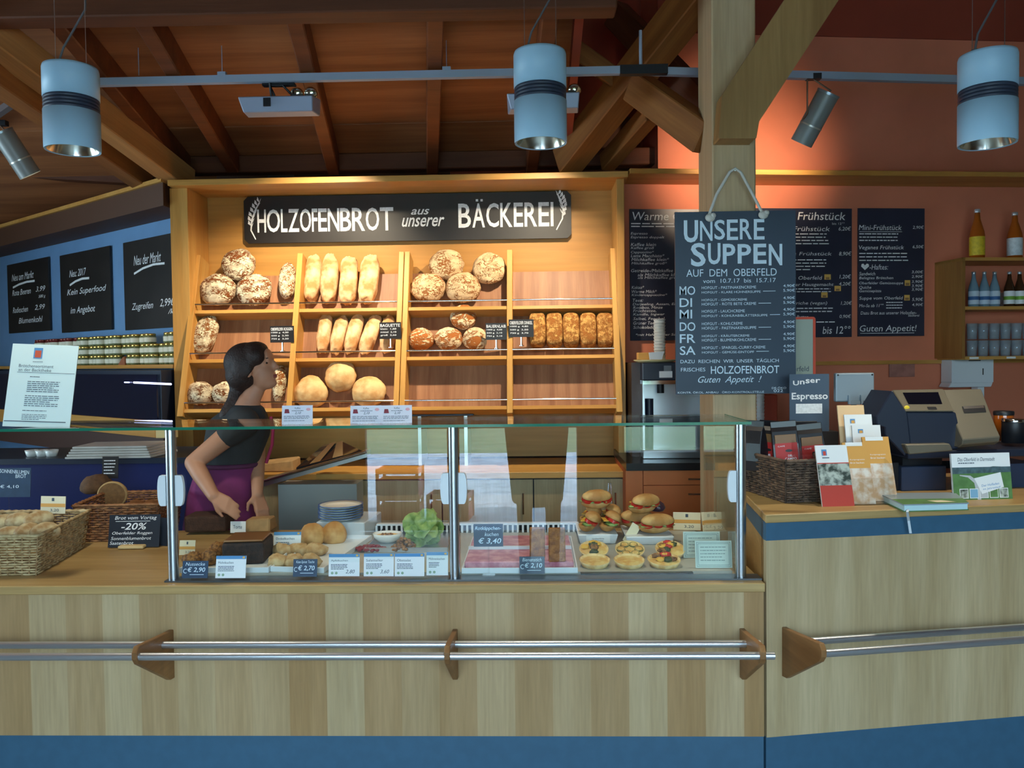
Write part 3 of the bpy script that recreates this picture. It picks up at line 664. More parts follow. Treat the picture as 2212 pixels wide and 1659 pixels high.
# ---- loaves
rye = crust('floured rye crust', S(236, 220, 186), S(120, 66, 30), 24, (1, 1, 1.7), 0.15, 0.5)
rye_fine = crust('fine cracked rye crust', S(238, 226, 190), S(140, 84, 40), 34, (1, 1, 1.3), 0.15, 0.35)
pale = crust('pale cracked crust', S(228, 196, 152), S(150, 92, 48), 22, (1, 1, 1.4), 0.10, 0.6, soft=0.35)
stick = mat('floured baguette crust', S(236, 204, 156), 0.85, col2=S(196, 136, 80), vscale=14, bump=0.35, bscale=45)
smooth = mat('light smooth crust', S(230, 194, 136), 0.85, col2=S(198, 146, 88), vscale=12, bump=0.3, bscale=30)
seeded = crust('seeded crust', S(222, 168, 96), S(156, 96, 44), 70, (1, 1, 1), 0.22, 0.2, soft=0.6)
def loaf(name, label, px, py, wpx, hpx, thick, m, group, kind='round', lean=0.0, seed=0):
    w0 = DEP-0.012
    c = rk(px, py, -w0+thick)
    k = c.y/FPX; rx, rz = wpx*k/2, hpx*k/2
    rnd = random.Random(seed)
    off = Vector((rnd.random()*50, rnd.random()*50, rnd.random()*50))
    def fn(p, q):
        # rounded box or dome: local x across, y towards the back board, z up
        e = {'round': 1.0, 'stick': 0.8, 'block': 0.42, 'oval': 0.85, 'wedge': 0.9}[kind]
        sx, sy, sz = (math.copysign(abs(v)**e, v) for v in (p.x, p.y, p.z))
        if kind == 'stick': sx = math.copysign(abs(p.x)**0.95, p.x); sz = math.copysign(abs(p.z)**0.6, p.z)
        if kind == 'wedge': sx *= 1.0-0.28*max(0, sz); 
        n = mnoise.fractal(Vector(p)*2.2+off, 1.0, 2.0, 4)
        g = 1+{'round': 0.07, 'stick': 0.11, 'block': 0.03, 'oval': 0.07, 'wedge': 0.06}[kind]*n
        yy = sy*thick
        if sy > 0.35: yy = 0.35*thick+(sy-0.35)*thick*0.75
        return Vector((sx*rx*g + lean*sz*rz, yy*g, sz*rz*g))
    nu, nv = (26, 26)
    mb = MB(); mb.ell((0, 0, 0), (rx, thick, rz), nu, nv, 0, None, fn)
    o = mb.build(name, m, None, c); o.rotation_euler = (-TILT, 0, 0)
    return tag(o, label, 'bread', group)
g1 = 'round rye loaves in the first rack bay'
loaf('rye_loaf', 'floury cracked round rye loaf stacked on top of two others in the first bay', 515, 572, 74, 72, 0.062, rye, g1, seed=1)
loaf('rye_loaf', 'floury cracked round rye loaf at bottom beside the rack side, top shelf', 471, 626, 80, 72, 0.066, rye, g1, seed=2)
loaf('rye_loaf', 'floury cracked round rye loaf in the middle of the first bay, top shelf', 549, 626, 78, 72, 0.066, rye, g1, seed=3)
loaf('rye_loaf', 'cracked round rye loaf on the bottom shelf against the rack side', 433, 850, 60, 54, 0.066, rye, g1, seed=4)
loaf('rye_loaf', "cracked round rye loaf on the bottom shelf just behind the woman's neck", 485, 850, 54, 52, 0.062, rye, g1, seed=5)
g2 = 'oval cracked rye loaves'
loaf('oval_rye_loaf', 'upright oval cracked rye loaf beside the sticks on the top shelf', 621, 607, 36, 82, 0.05, rye_fine, g2, 'oval', seed=6)
loaf('oval_rye_loaf', 'tall oval finely cracked loaf alone on the middle shelf, first bay', 444, 722, 50, 84, 0.055, rye_fine, g2, 'oval', 0.18, seed=7)
loaf('oval_rye_loaf', "oval cracked loaf on the bottom shelf in front of the woman's face", 604, 828, 28, 82, 0.045, rye_fine, g2, 'oval', seed=8)
g3 = 'thick floury stick loaves on the top shelf'
for i, (x, y, w, h, l) in enumerate(((676, 600, 36, 108, 0.03), (712, 602, 38, 114, 0.0), (753, 606, 40, 112, 0.0), (797, 603, 42, 114, 0.05))):
    loaf('stick_loaf', ['leftmost thick floury stick loaf', 'second thick stick loaf, the longest', 'third thick stick loaf with browner tip', 'fourth thick stick loaf beside the empty board'][i]+' on the top shelf', x, y, w, h, 0.05, stick, g3, 'stick', l, seed=20+i)
g4 = 'thin floury stick loaves on the middle shelf'
for i, (x, y, w, h, l) in enumerate(((701, 718, 30, 92, 0.08), (733, 723, 31, 88, 0.16), (765, 720, 32, 92, 0.2), (800, 722, 34, 90, 0.28))):
    loaf('stick_loaf', 'thin floury stick loaf, '+['first and straightest', 'second', 'third', 'fourth and most tilted'][i]+' of the middle shelf row', x, y, w, h, 0.042, stick, g4, 'stick', l, seed=30+i)
loaf('stick_loaf', 'floury stick loaf mostly hidden behind the price board, middle shelf', 838, 722, 32, 84, 0.042, stick, g4, 'stick', 0.05, seed=35)
g5 = 'pale round loaves on the bottom shelf'
loaf('round_loaf', 'pale smooth loaf narrowing to its top on the bottom shelf', 672, 846, 74, 72, 0.07, smooth, g5, 'wedge', seed=40)
loaf('round_loaf', 'pale smooth round loaf propped upright in the middle of the bottom shelf', 736, 812, 68, 72, 0.062, smooth, g5, seed=41)
loaf('round_loaf', 'pale smooth round loaf on the bottom shelf beside the double upright', 797, 846, 74, 68, 0.07, smooth, g5, seed=42)
g6 = 'round crusty loaves in the third bay, top shelf'
loaf('crusty_loaf', 'brown crusty round loaf on top of the pile in the third bay', 964, 572, 76, 70, 0.062, pale, g6, seed=50)
loaf('crusty_loaf', 'crusty round loaf against the double upright in the third bay, top shelf', 925, 622, 76, 66, 0.064, pale, g6, seed=51)
loaf('crusty_loaf', 'crusty round loaf second in the lower row of the third bay, top shelf', 1000, 622, 76, 70, 0.064, pale, g6, seed=52)
loaf('crusty_loaf', 'crusty round loaf leaning high against the board at the third bay edge', 1057, 580, 72, 72, 0.055, pale, g6, seed=53)
g7 = 'small swirled loaves on the middle shelf'
swirl = crust('swirled crust', S(240, 214, 172), S(168, 98, 46), 13, (1, 1, 1.6), 0.2, 0.9, soft=0.35)
loaf('swirl_loaf', 'small swirled loaf on top of three others, middle shelf', 1001, 685, 58, 56, 0.05, swirl, g7, seed=60)
loaf('swirl_loaf', 'small swirled loaf first beside the double upright, middle shelf', 910, 733, 56, 50, 0.055, swirl, g7, seed=61)
loaf('swirl_loaf', 'small pale swirled loaf in the centre of the lower three, middle shelf', 969, 732, 60, 52, 0.055, swirl, g7, seed=62)
loaf('swirl_loaf', 'small spiral loaf beside the black price board, middle shelf', 1026, 732, 54, 52, 0.055, swirl, g7, seed=63)
g8 = 'seeded block loaves on the middle shelf'
for i in range(5):
    loaf('seeded_loaf', 'brown seeded block loaf, '+['partly behind the price board', 'second of five', 'in the middle of five', 'fourth of five', 'against the rack side'][i]+', middle shelf', 1161+i*36.3, 714, 36, 72, 0.06, seeded, g8, 'block', seed=70+i)
# ---- price boards standing on the middle shelf
def tagboard(label, px, py, w, h, lines, rot=0.0):
    c = rk(px, py, 0.015); k = c.y/FPX; W_, H_ = w*k, h*k
    t = thing('price_board', label, 'price board', (c.x, c.y, c.z-H_/2), rot, 'price boards on the bread rack')
    MB().span((-W_/2, 0, 0), (W_/2, 0.004, H_)).build('board', slate_w, t)
    F = Face(W_, H_, (0, 0, 100, 100), Matrix.Translation((-W_/2, 0, 0)))
    y = 10
    for i, s_ in enumerate(lines):
        F.text(s_, 5 if i else 4, y, 95 if i == 0 else 78, y+(18 if i == 0 else 11), bold=0.01); y += 25 if i == 0 else 19
    F.build('lettering', chalk, t)
    MB().cyl((0, 0.006, -0.05), (0, 0.006, 0.0), 0.006, n=8).cyl((0, 0.006, -0.054), (0, 0.006, -0.05), 0.016, n=12).build('stem', chrome, t)
    return t
tagboard('black price board on a steel stem above the head of the woman', 609, 722, 54, 36, ['OBERFELDER ROGGEN', '1000 g  4,20', '500 g  2,30', '750 g  3,20'], -0.1)
tagboard('black price board on a steel stem beside the thin stick loaves', 843, 714, 48, 36, ['BAGUETTE', 'klein  1,60', 'mittel  2,10', 'groß  2,60'], -0.1)
tagboard('black price board on a steel stem in front of the spiral loaf', 1072, 716, 46, 36, ['BAUERNLAIB', '1000 g  4,00', '500 g  2,10', '750 g  3,10'], 0.12)
tagboard('black price board reading DINKEL beside the seeded loaves', 1126, 709, 54, 38, ['OBERFELDER DINKEL', '1000 g  4,80', '500 g  2,50', '750 g  3,70'], 0.12)
# ================================================================ chalkboards on the walls
t, F = board('chalkboard', 'soup menu chalkboard reading UNSERE SUPPEN hung by a rope on the pillar', 'chalkboard', (1459, 456), (1719, 851), 0.012, mat('soup board slate', S(40, 58, 78), 0.5, var=0.1, vscale=4), Y=PY-0.04)
xx = 1478
for ch, w, y0, y1 in zip('UNSERE', (35, 31, 27, 28, 30, 27), (474, 476, 474, 474, 473, 474), (522, 519, 517, 518, 517, 518)):
    F.text(ch, xx, y0, xx+w-4, y1, bold=0.012 if ch != 'U' else 0.03); xx += w
xx = 1493
for ch, w, y0, y1 in zip('SUPPEN', (37, 32, 32, 34, 33, 34), (523, 524, 526, 527, 527, 528), (574, 570, 570, 569, 570, 574)):
    F.text(ch, xx, y0, xx+w-5, y1, bold=0.022); xx += w
F.text('AUF  DEM  OBERFELD', 1483, 580, 1678, 596)
F.text('vom  10.7.17  bis  15.7.17', 1519, 601, 1676, 610)
rows = [('MO', 616, 'HOFGUT - PASTINAKENCREME', 'HOFGUT - KLARE HÜHNERSUPPE'), ('DI', 642, 'HOFGUT - GEMÜSECREME', 'HOFGUT - ROTE BETE CREME'), ('MI', 667, 'HOFGUT - LAUCHCREME', 'HOFGUT - KOHLRABIBLÄTTERSUPPE'),
        ('DO', 694, 'HOFGUT - KOHLCREME', 'HOFGUT - PASTINAKENSUPPE'), ('FR', 720, 'HOFGUT - KRÄUTERCREME', 'HOFGUT - BLUMENKOHLCREME'), ('SA', 746, 'HOFGUT - SPARGEL-CURRY-CREME', 'HOFGUT - GEMÜSE-EINTOPF')]
for d, y, s1, s2 in rows:
    F.text(d, 1468, y, 1502 if d != 'DI' and d != 'MI' else 1495, y+19, bold=0.008)
    F.text(s1, 1516, y+1, 1516+len(s1)*4.9, y+7); F.text(s2, 1516, y+10.5, 1516+len(s2)*4.9, y+16.5)
    F.rectf(1516+len(s2)*4.9+5, y+12.5, min(1685, 1516+len(s2)*4.9+32), y+13.7)
    F.text('4,90€', 1692, y-1, 1717, y+6); F.text('5,90€', 1692, y+9, 1717, y+16)
F.text('DAZU  REICHEN  WIR  UNSER  TÄGLICH', 1469, 774, 1682, 783)
F.text('FRISCHES', 1470, 793, 1523, 801); F.text('HOLZOFENBROT', 1535, 790, 1683, 807, bold=0.008)
F.text('Guten  Appetit  !', 1507, 812, 1645, 830, shear=0.4)
F.text('KONTR. ÖKOL. ANBAU   ÖKO-KONTROLLSTELLE', 1463, 844, 1650, 849); F.text('DE-ÖKO', 1667, 836, 1698, 841); F.text('022', 1671, 842, 1691, 848)
F.build('lettering', mat('pale blue chalk', S(216, 236, 250), 0.9), t)
rope = mat('pale cord', S(206, 204, 196), 0.85, bump=0.3, bscale=300)
yb = PY-0.045
pts = [at(1530, 468, yb-0.012), at(1548, 420, yb-0.012), at(1576, 372, yb-0.01), at(1588, 364, yb-0.01), at(1600, 372, yb-0.01), at(1626, 420, yb-0.012), at(1649, 464, yb-0.012)]
r = MB().tube([p-t.location for p in pts], 0.0062, n=8).build('rope', rope, t)
for px, py in ((1534, 470), (1649, 464)):
    p = at(px, py, yb-0.012)-t.location
    MB().ell(p, (0.022, 0.014, 0.018), 12, 8).ell(p+Vector((0.012, -0.004, 0.008)), (0.013, 0.012, 0.012), 10, 6).build('knot', rope, t)
MB().cyl(at(1588, 368, PY)-t.location, at(1588, 367, PY-0.05)-t.location, 0.004, n=8).build('hook', steel, t)
# wall menus
t, F = board('menu_board', 'black menu board headed Warme Getränke, partly hidden behind the soup board', 'menu board', (1361, 452), (1560, 735), 0.012, mat('menu board black', S(46, 48, 66), 0.35, var=0.15, vscale=3), plane=RW, off=0.015)
F.text('Warme Getränke', 1367, 458, 1550, 476, shear=0.15, res=3)
F.greek(1364, 482, 1540, 2, 2.4, pitch=6, seed=3)
for s_, x, y in (('Espresso', 1363, 505), ('Espresso doppelt', 1363, 513), ('Kaffee klein', 1363, 528), ('Kaffee groß', 1363, 536), ('Cappuccino*', 1363, 545), ('Latte Macchiato*', 1363, 552), ('Milchkaffee klein*', 1364, 560), ('Milchkaffee groß*', 1364, 569),
                 ('Getreide-/Malzkaffee', 1363, 584), ('als Milchkaffee klein*', 1377, 593), ('als Milchkaffee groß*', 1377, 600), ('Kakao*', 1364, 620), ('Warme Milch*', 1364, 629), ('Kindercappuccino*', 1364, 637), ('Tees:', 1366, 648), ('Darjeeling, Assam, Earl Grey', 1366, 657), ('Rooibos, Minze', 1367, 664),
                 ('Früchtetee,', 1367, 671), ('Kamille, Ingwer', 1367, 679), ('Salbei, Fenchel', 1367, 688), ('Grüner Tee', 1367, 697), ('Schokolade*', 1367, 706), ('*mit Hafer- oder Sojamilch', 1372, 723)):
    F.text(s_, x, y-3.4, x+len(s_)*4.5, y+3.4, shear=0.2, res=2)
F.build('lettering', chalk, t)
logo_b = mat('small logo sticker', S(226, 178, 92), 0.6); logo_c = mat('small logo sticker base', S(150, 110, 70), 0.6)
t, F = board('menu_board', 'black breakfast board ending bis 12 between soup board and the Guten Appetit board', 'menu board', (1566, 450), (1840, 729), 0.012, _MC['menu board black'], plane=RW, off=0.015)
F.text('Bauern Frühstück', 1640, 458, 1826, 475, shear=0.15, bold=0.004); F.text('bis 12°°', 1797, 480, 1824, 485)
def ln(s_, x0, y0, x1, y1, **k): F.text(s_, x0, y0, x1, y1, shear=0.15, res=2, **k)
ln('Süßes Frühstück', 1660, 489, 1792, 499); ln('6,20€', 1811, 489, 1838, 499); F.greek(1662, 504, 1790, 4, 2.2, pitch=7, seed=5)
ln('Hofgutes Frühstück', 1655, 544, 1796, 554); ln('8,90€', 1812, 543, 1839, 553); F.greek(1662, 560, 1790, 4, 2.2, pitch=7, seed=6)
ln('Ei vom Oberfeld', 1680, 596, 1775, 604); ln('1,20€', 1813, 593, 1838, 603)
ln('aus der Hausgemacht', 1690, 611, 1800, 620); ln('4,20€', 1812, 609, 1838, 618); F.greek(1690, 623, 1795, 2, 2, pitch=6, seed=7)
ln('Aufstriche (vegan)', 1690, 651, 1786, 660); ln('1,20€', 1816, 651, 1840, 660); F.greek(1690, 665, 1800, 2, 2.2, pitch=7, seed=8)
ln('Butter', 1720, 681, 1745, 688); ln('0,90€', 1813, 680, 1838, 689); F.greek(1700, 695, 1808, 1, 2.2, seed=9)
ln('bis 12°°', 1776, 705, 1837, 722, bold=0.004)
for x, y in ((1787, 599), (1809, 624), (1780, 638)):
    F.rectf(x-7, y-6.5, x+7, y+5, 1); F.rectf(x-4, y, x+4, y+4, 2, 0.0004)
F.build('lettering', [chalk, logo_b, logo_c], t)
t, F = board('menu_board', 'black menu board with Veganes Frühstück and Guten Appetit, next to the bottle shelf', 'menu board', (1854, 450), (1997, 726), 0.012, _MC['menu board black'], plane=RW, off=0.015)
ln('Mini-Frühstück', 1855, 486, 1947, 497); F.rectf(1856, 500, 1948, 501); ln('2,90€', 1971, 487, 1995, 495); F.greek(1856, 504, 1942, 3, 2.2, pitch=7, seed=11)
ln('Veganes Frühstück', 1855, 530, 1952, 541); ln('6,50€', 1971, 529, 1995, 537); F.greek(1856, 546, 1962, 3, 2.2, pitch=7.5, seed=12)
F.poly([(1868, 583), (1860, 575), (1861, 570), (1865, 569), (1868, 573), (1872, 569), (1876, 570), (1877, 575)]); ln('-Haftes:', 1878, 571, 1918, 582)
for s_, y, p in (('Sandwich', 591, '3,00€'), ('Belegtes Brötchen', 601, '2,90€'), ('Oberfelder Gemüsesuppe', 612, '3,90€'), ('Quiche', 621, '3,90€'), ('Gemüsepizza', 629, '3,90€')):
    ln(s_, 1856, y-4, 1856+len(s_)*4.3, y+3.5); ln(p, 1969, y-7, 1994, y)
ln('Suppe vom Oberfeld', 1856, 640, 1950, 649); ln('5,90€', 1970, 643, 1994, 651); ln('Mo-Sa ab 11°°', 1856, 656, 1908, 663); F.greek(1914, 652, 1950, 3, 2, pitch=6, seed=13); ln('4,90€', 1970, 655, 1994, 662)
ln('Dazu Brot aus unserer Holzofen-', 1859, 672, 1980, 679); ln('bäckerei', 1962, 679, 1986, 684)
ln('Guten Appetit!', 1857, 702, 1980, 720); F.rectf(1858, 719, 1975, 720)
for x, y in ((1960, 611), (1959, 643)):
    F.rectf(x-6, y-6, x+6, y+6, 1); F.rectf(x-4, y, x+4, y+5, 2, 0.0004)
F.build('lettering', [chalk, logo_b, logo_c], t)
# left wall boards: corners (px) nearer edge on the right
def lboard(label, x0, x1, ytop0, ytop1, ybot1, lines):
    p0, p1 = LW.at(x0, (ytop0+ybot1)/2, 0.02), LW.at(x1, (ytop0+ybot1)/2, 0.02)
    w = (p1-p0).length; zt_ = LW.at(x1, ytop1, 0.02).z; zb_ = LW.at(x1, ybot1, 0.02).z
    t = thing('chalkboard', label, 'chalkboard', (p0.x, p0.y, zb_), LW.a, 'tall chalkboards over the jar shelf')
    MB().span((0, 0, 0), (w, 0.012, zt_-zb_)).build('board', slate_w, t)
    F = Face(w, zt_-zb_, (0, 0, 100, 100))
    for s_, a, b, c_, d, *sh in lines:
        if s_ == '~': F.stroke([(a, d), (a+(c_-a)*.3, b+(d-b)*.35), (a+(c_-a)*.65, b), (c_, b+(d-b)*.1)], 2.0)
        else: F.text(s_, a, b, c_, d, shear=0.3)
    F.build('lettering', chalk, t)
lboard('narrowest tall chalkboard, farthest along the blue wall', 17, 106, 570, 554, 714, [('Neu am Markt', 12, 15, 66, 25), ('~', 14, 29, 68, 34), ('Rote Beeren', 12, 38, 58, 46), ('3,99', 70, 38, 92, 46), ('500 g', 76, 50, 92, 55), ('Radieschen', 12, 63, 50, 71), ('2,99', 66, 63, 90, 71), ('Blumenkohl', 26, 79, 84, 87)])
lboard('middle tall chalkboard on the blue wall reading im Angebot', 131, 239, 549, 530, 712, [('Neu: 2017', 20, 21, 54, 30), ('~', 20, 34, 60, 40), ('Kein Superfood', 14, 45, 92, 55), ('im Angebot', 20, 68, 70, 79)])
lboard('largest tall chalkboard beside the bread rack reading Zugreifen', 268, 387, 524, 500, 706, [('Neu der Markt', 20, 17, 70, 28), ('~', 20, 30, 76, 37), ('Zugreifen', 14, 70, 54, 80), ('2,99€', 66, 68, 92, 78), ('/kg', 80, 80, 95, 87)])
# ================================================================ lamps and lighting track
bulb_m = mat('warm lamp glow', S(255, 240, 200), 0.5, emit=(1.0, 0.93, 0.66, 1), estr=5.0)
refl = mat('lamp reflector', S(235, 232, 215), 0.18, 1.0)
groove = mat('dark lamp groove', S(42, 52, 70), 0.5)
def pendant(label, px, ytop, ybot, wpx, Y=3.0):
    k = Y/FPX; c = at(px, (ytop+ybot)/2, Y); r = 0.0965; h = (ybot-ytop)*k*0.93
    z0 = at(px, ybot-6, Y).z
    t = thing('pendant_lamp', label, 'lamp', (c.x, c.y, z0), 0, 'grey cylinder pendant lamps')
    hg = h*0.46
    prof = [(r*0.80, 0.0), (r*0.98, 0.004), (r, 0.012), (r, hg)]
    mb = MB(); mb.lathe([(r*0.985, 0), (r, 0.008), (r, hg), (r*0.95, hg)], n=48, cap=False); mb.lathe([(r*0.95, hg+0.05), (r, hg+0.05), (r, h-0.01), (r*0.97, h), (0.0, h)], n=48, cap=False)
    mb.lathe([(r*0.9, 0.003), (r*0.985, 0.0)], n=48, cap=False)
    mb.build('housing', alu, t)
    mb = MB()
    pr = [(r*0.95, hg-0.001)]
    for q in range(4):
        z = hg+0.0125*q; pr += [(r*0.95, z), (r*0.985, z+0.003), (r*0.985, z+0.009), (r*0.95, z+0.0125)]
    mb.lathe(pr, n=48, cap=False); mb.build('cooling_rings', groove, t)
    mb = MB(); mb.lathe([(0.012, 0.10), (r*0.42, 0.09), (r*0.78, 0.04), (r*0.9, 0.002)], n=40, cap=False); mb.build('reflector', refl, t)
    MB().lathe([(0.0, 0.03), (0.018, 0.034), (0.022, 0.06), (0.016, 0.10)], n=20).build('bulb', bulb_m, t)
    mb = MB()
    zc = (4.6 if c.x > XR else roof_z(Y))-z0
    for dx in (-0.055, 0.06): mb.cyl((dx, 0.0, h), (dx, 0.0, zc-0.01), 0.0012, n=6)
    mb.build('suspension_wire', steel, t)
    MB().cyl((-0.045, 0.0, h-0.002), (-0.045, 0.0, h+0.02), 0.012, n=12).tube([(-0.045, 0, h+0.02), (-0.03, 0.01, h+0.08), (0.05, 0.02, h+0.22), (0.06, 0.02, h+0.45), (0.06, 0.02, zc-0.01)], 0.004, n=6).build('cable', mat('grey cable', S(90, 92, 96), 0.6), t)
    l = light('pendant_light', 'SPOT', (0, 0, 0), 34, (1.0, 0.9, 0.7), None, spot_size=R(95), spot_blend=0.6, shadow_soft_size=0.04)
    l.parent = t; l.location = (0, 0, 0.028)
    return t
pendant('grey cylinder pendant lamp in front of the left diagonal beam', 155, 140, 332, 125)
pendant('grey cylinder pendant lamp hanging in the middle before the roof panels', 1167, 110, 316, 112)
pendant('grey cylinder pendant lamp before the terracotta wall over the cash register', 2133, 118, 318, 128)
# track, in three runs joined by black connectors
TY = 3.98
ta, tb_ = at(85, 187, TY), at(1352, 152.5, TY)
TR = Plane((tb_.x, tb_.y), 8.0)
def seg(p, q, w=0.032, h=0.03):
    p, q = Vector(p), Vector(q); x = (q-p); L_ = x.length; x.normalize(); z = Vector((0, 0, 1)); y = z.cross(x).normalized(); z = x.cross(y)
    return frame_M(p, x, y, z), L_
t = thing('light_track', 'pale grey lighting track running under the roof, bent at black joints', 'light track', tb_)
tm = mat('track grey', S(150, 162, 180), 0.5)
end_r = TR.at(2900, 168, 0.0); end_r.z = tb_.z
end_l = at(-60, 262, 4.75); end_l.z = ta.z = tb_.z
for p, q in ((ta, tb_), (tb_, end_r), (ta, end_l)):
    M, L_ = seg(p-tb_, q-tb_); MB().span((0, -0.016, -0.018), (L_, 0.016, 0.018), 0, M).build('rail', tm if q is not end_l else mat('dark track', S(92, 84, 86), 0.5), t)
M, L_ = seg(Vector((-0.03, 0, 0)), Vector((0.20, 0, 0))); MB().span((0, -0.019, -0.022), (L_, 0.019, 0.022), 0, M).build('connector', black, t)
mb = MB(); mb.span((-0.02, -0.02, -0.022), (0.04, 0.02, 0.022), 0, Matrix.Translation(ta-tb_)); mb.build('connector', black, t)
for px in (480, 965):
    p = at(px, 160, TY)-tb_; MB().span((p.x-0.02, -0.012, 0.018), (p.x+0.02, 0.012, 0.036)).build('clip', tm, t)
for px in (1384,):
    p = at(px, 140, TY)-tb_; MB().cyl((p.x, 0, 0.018), (p.x, 0, 0.19), 0.008, n=8).build('hanger', tm, t)
for px in (480, 965, 300):
    p = at(px, 160, TY)-tb_; MB().cyl((p.x, 0, 0.03), (p.x, 0, roof_z(TY)-tb_.z-0.005), 0.002, n=6).build('hanger', tm, t)
# box floodlights aimed at the rack
glow = mat('halogen glow', S(255, 244, 220), 0.4, emit=(1.0, 0.86, 0.6, 1), estr=3.0)
def flood(label, x0, x1, ytop, ybot, watts):
    c = at((x0+x1)/2, (ytop+ybot)/2, TY+0.02); k = TY/FPX; w = (x1-x0)*k*0.98
    t = thing('floodlight', label, 'floodlight', (c.x, c.y, c.z), 0, 'flat twin floodlights under the track')
    mb = MB(); mb.hexa([(-w/2+0.02, -0.02, -0.05), (w/2-0.005, -0.02, -0.05), (w/2, 0.10, -0.04), (-w/2, 0.10, -0.04), (-w/2, -0.04, 0.02), (w/2, -0.04, 0.02), (w/2, 0.12, 0.05), (-w/2, 0.12, 0.05)])
    mb.build('housing', mat('flood housing', S(150, 160, 182), 0.45, 0.2), t, bevel=0.004)
    for dx in (0.085, 0.155):
        b = MB().lathe([(0.0, 0.0), (0.03, 0.004), (0.034, 0.02), (0.02, 0.034)], n=18).build('lamp_head', refl, t, (dx, 0.03, 0.045), (R(-55), 0, 0))
        MB().lathe([(0.0, 0.022), (0.02, 0.02)], n=14).build('bulb', glow, t, (dx, 0.033, 0.05), (R(-55), 0, 0))
    mb = MB(); ztr = tb_.z-c.z
    mb.cyl((-0.03, 0.0, 0.03), (-0.03, -0.02, ztr-0.02), 0.006, n=8); mb.span((-0.055, -0.05, -0.03), (-0.02, -0.042, 0.01)); mb.build('bracket', black, t)
    MB().tube([(-0.02, 0.02, 0.04), (-0.045, 0, 0.10), (-0.02, -0.01, ztr-0.03), (0.03, -0.01, ztr-0.03), (0.06, 0.02, 0.05)], 0.006, n=8).build('cable', black, t)
    MB().span((-0.07, -0.018, ztr-0.03), (0.09, 0.018, ztr-0.02)).build('adapter', black, t)
    return t, c
f1, c1 = flood('flat grey twin floodlight under the track between the left pendant and the sign', 517, 682, 188, 256, 0)
f2, c2 = flood('flat grey twin floodlight half hidden by the middle pendant lamp', 1094, 1252, 190, 240, 0)
def spot_at(name, c, target, w, size, blend=0.5, col=(1.0, 0.76, 0.45), soft=0.03):
    d = Vector(target)-Vector(c)
    return light(name, 'SPOT', c, w, col, d, spot_size=R(size), spot_blend=blend, shadow_soft_size=soft)
FC = (1.0, 0.84, 0.60)
spot_at('flood_light', c1+Vector((0.10, 0.15, 0.04)), rk(690, 640), 128, 82, 0.9, FC)
spot_at('flood_light', c2+Vector((0.10, 0.15, 0.04)), rk(1110, 670), 118, 86, 0.9, FC)
spot_at('flood_light', c1+Vector((0.06, 0.15, 0.04)), rk(500, 650), 40, 52, 0.9, FC)
# cylinder spotlights on the track
def cylspot(label, top, bot, r, base, Y, watts, target, size=50):
    p1, p0 = at(*top, Y), at(*bot, Y-0.0)
    p0 = p0+Vector((0, 0.10, 0))
    t = thing('track_spotlight', label, 'spotlight', ((p0+p1)/2), 0, 'cylinder spotlights on the track')
    m_ = (p0+p1)/2; a, b = p0-m_, p1-m_; d = (b-a).normalized()
    MB().cyl(a, b, r, n=28, cap=False).cyl(b-d*0.004, b, r*0.97, n=28).build('housing', mat('spot housing', S(132, 136, 134), 0.4, 0.1), t)
    MB().cyl(b-d*0.01, b+d*0.002, r*1.04, r*1.04, n=28).build('rim', mat('spot rim', S(150, 162, 170), 0.3, 0.6), t)
    MB().cyl(a+(b-a)*0.34, a+(b-a)*0.37, r*1.03, n=28).build('ring', mat('spot ring', S(196, 190, 178), 0.3, 0.6), t)
    MB().cyl(a+d*0.03, a+d*0.033, r*0.95, n=20).build('bulb', glow, t)
    bb = at(*base, Y)-m_
    mb = MB(); mb.span((bb.x-0.035, bb.y-0.018, bb.z-0.01), (bb.x+0.035, bb.y+0.018, bb.z+0.018)); mb.build('adapter', black, t)
    mb = MB(); q = a+(b-a)*0.45
    mb.tube([bb+Vector((-0.03, 0, -0.01)), Vector((bb.x-0.03, bb.y, q.z+0.02)), q+Vector((-r, 0, 0))], 0.004, n=6); mb.tube([bb+Vector((-0.01, 0, 0)), b*0.9+bb*0.1+Vector((0.02, 0.0, 0.0)), b], 0.004, n=6); mb.build('yoke', mat('spot yoke', S(120, 90, 70), 0.4, 0.4), t)
    spot_at('track_light', p0-d*0.02, target, watts, size, 1.0, (1.0, 0.74, 0.5))
Yr = TR.at(1760, 170).y
cylspot('grey cylinder spotlight on the track right of the pillar, aimed at the terracotta wall', (1790, 200), (1745, 298), 0.056, (1757, 168), Yr, 60, RW.at(1590, 350), 75)
cylspot('grey cylinder spotlight at the left picture edge, hanging from the bent track end', (4, 285), (42, 370), 0.06, (2, 268), 4.55, 6, (-2.4, 5.2, 1.6), 60)
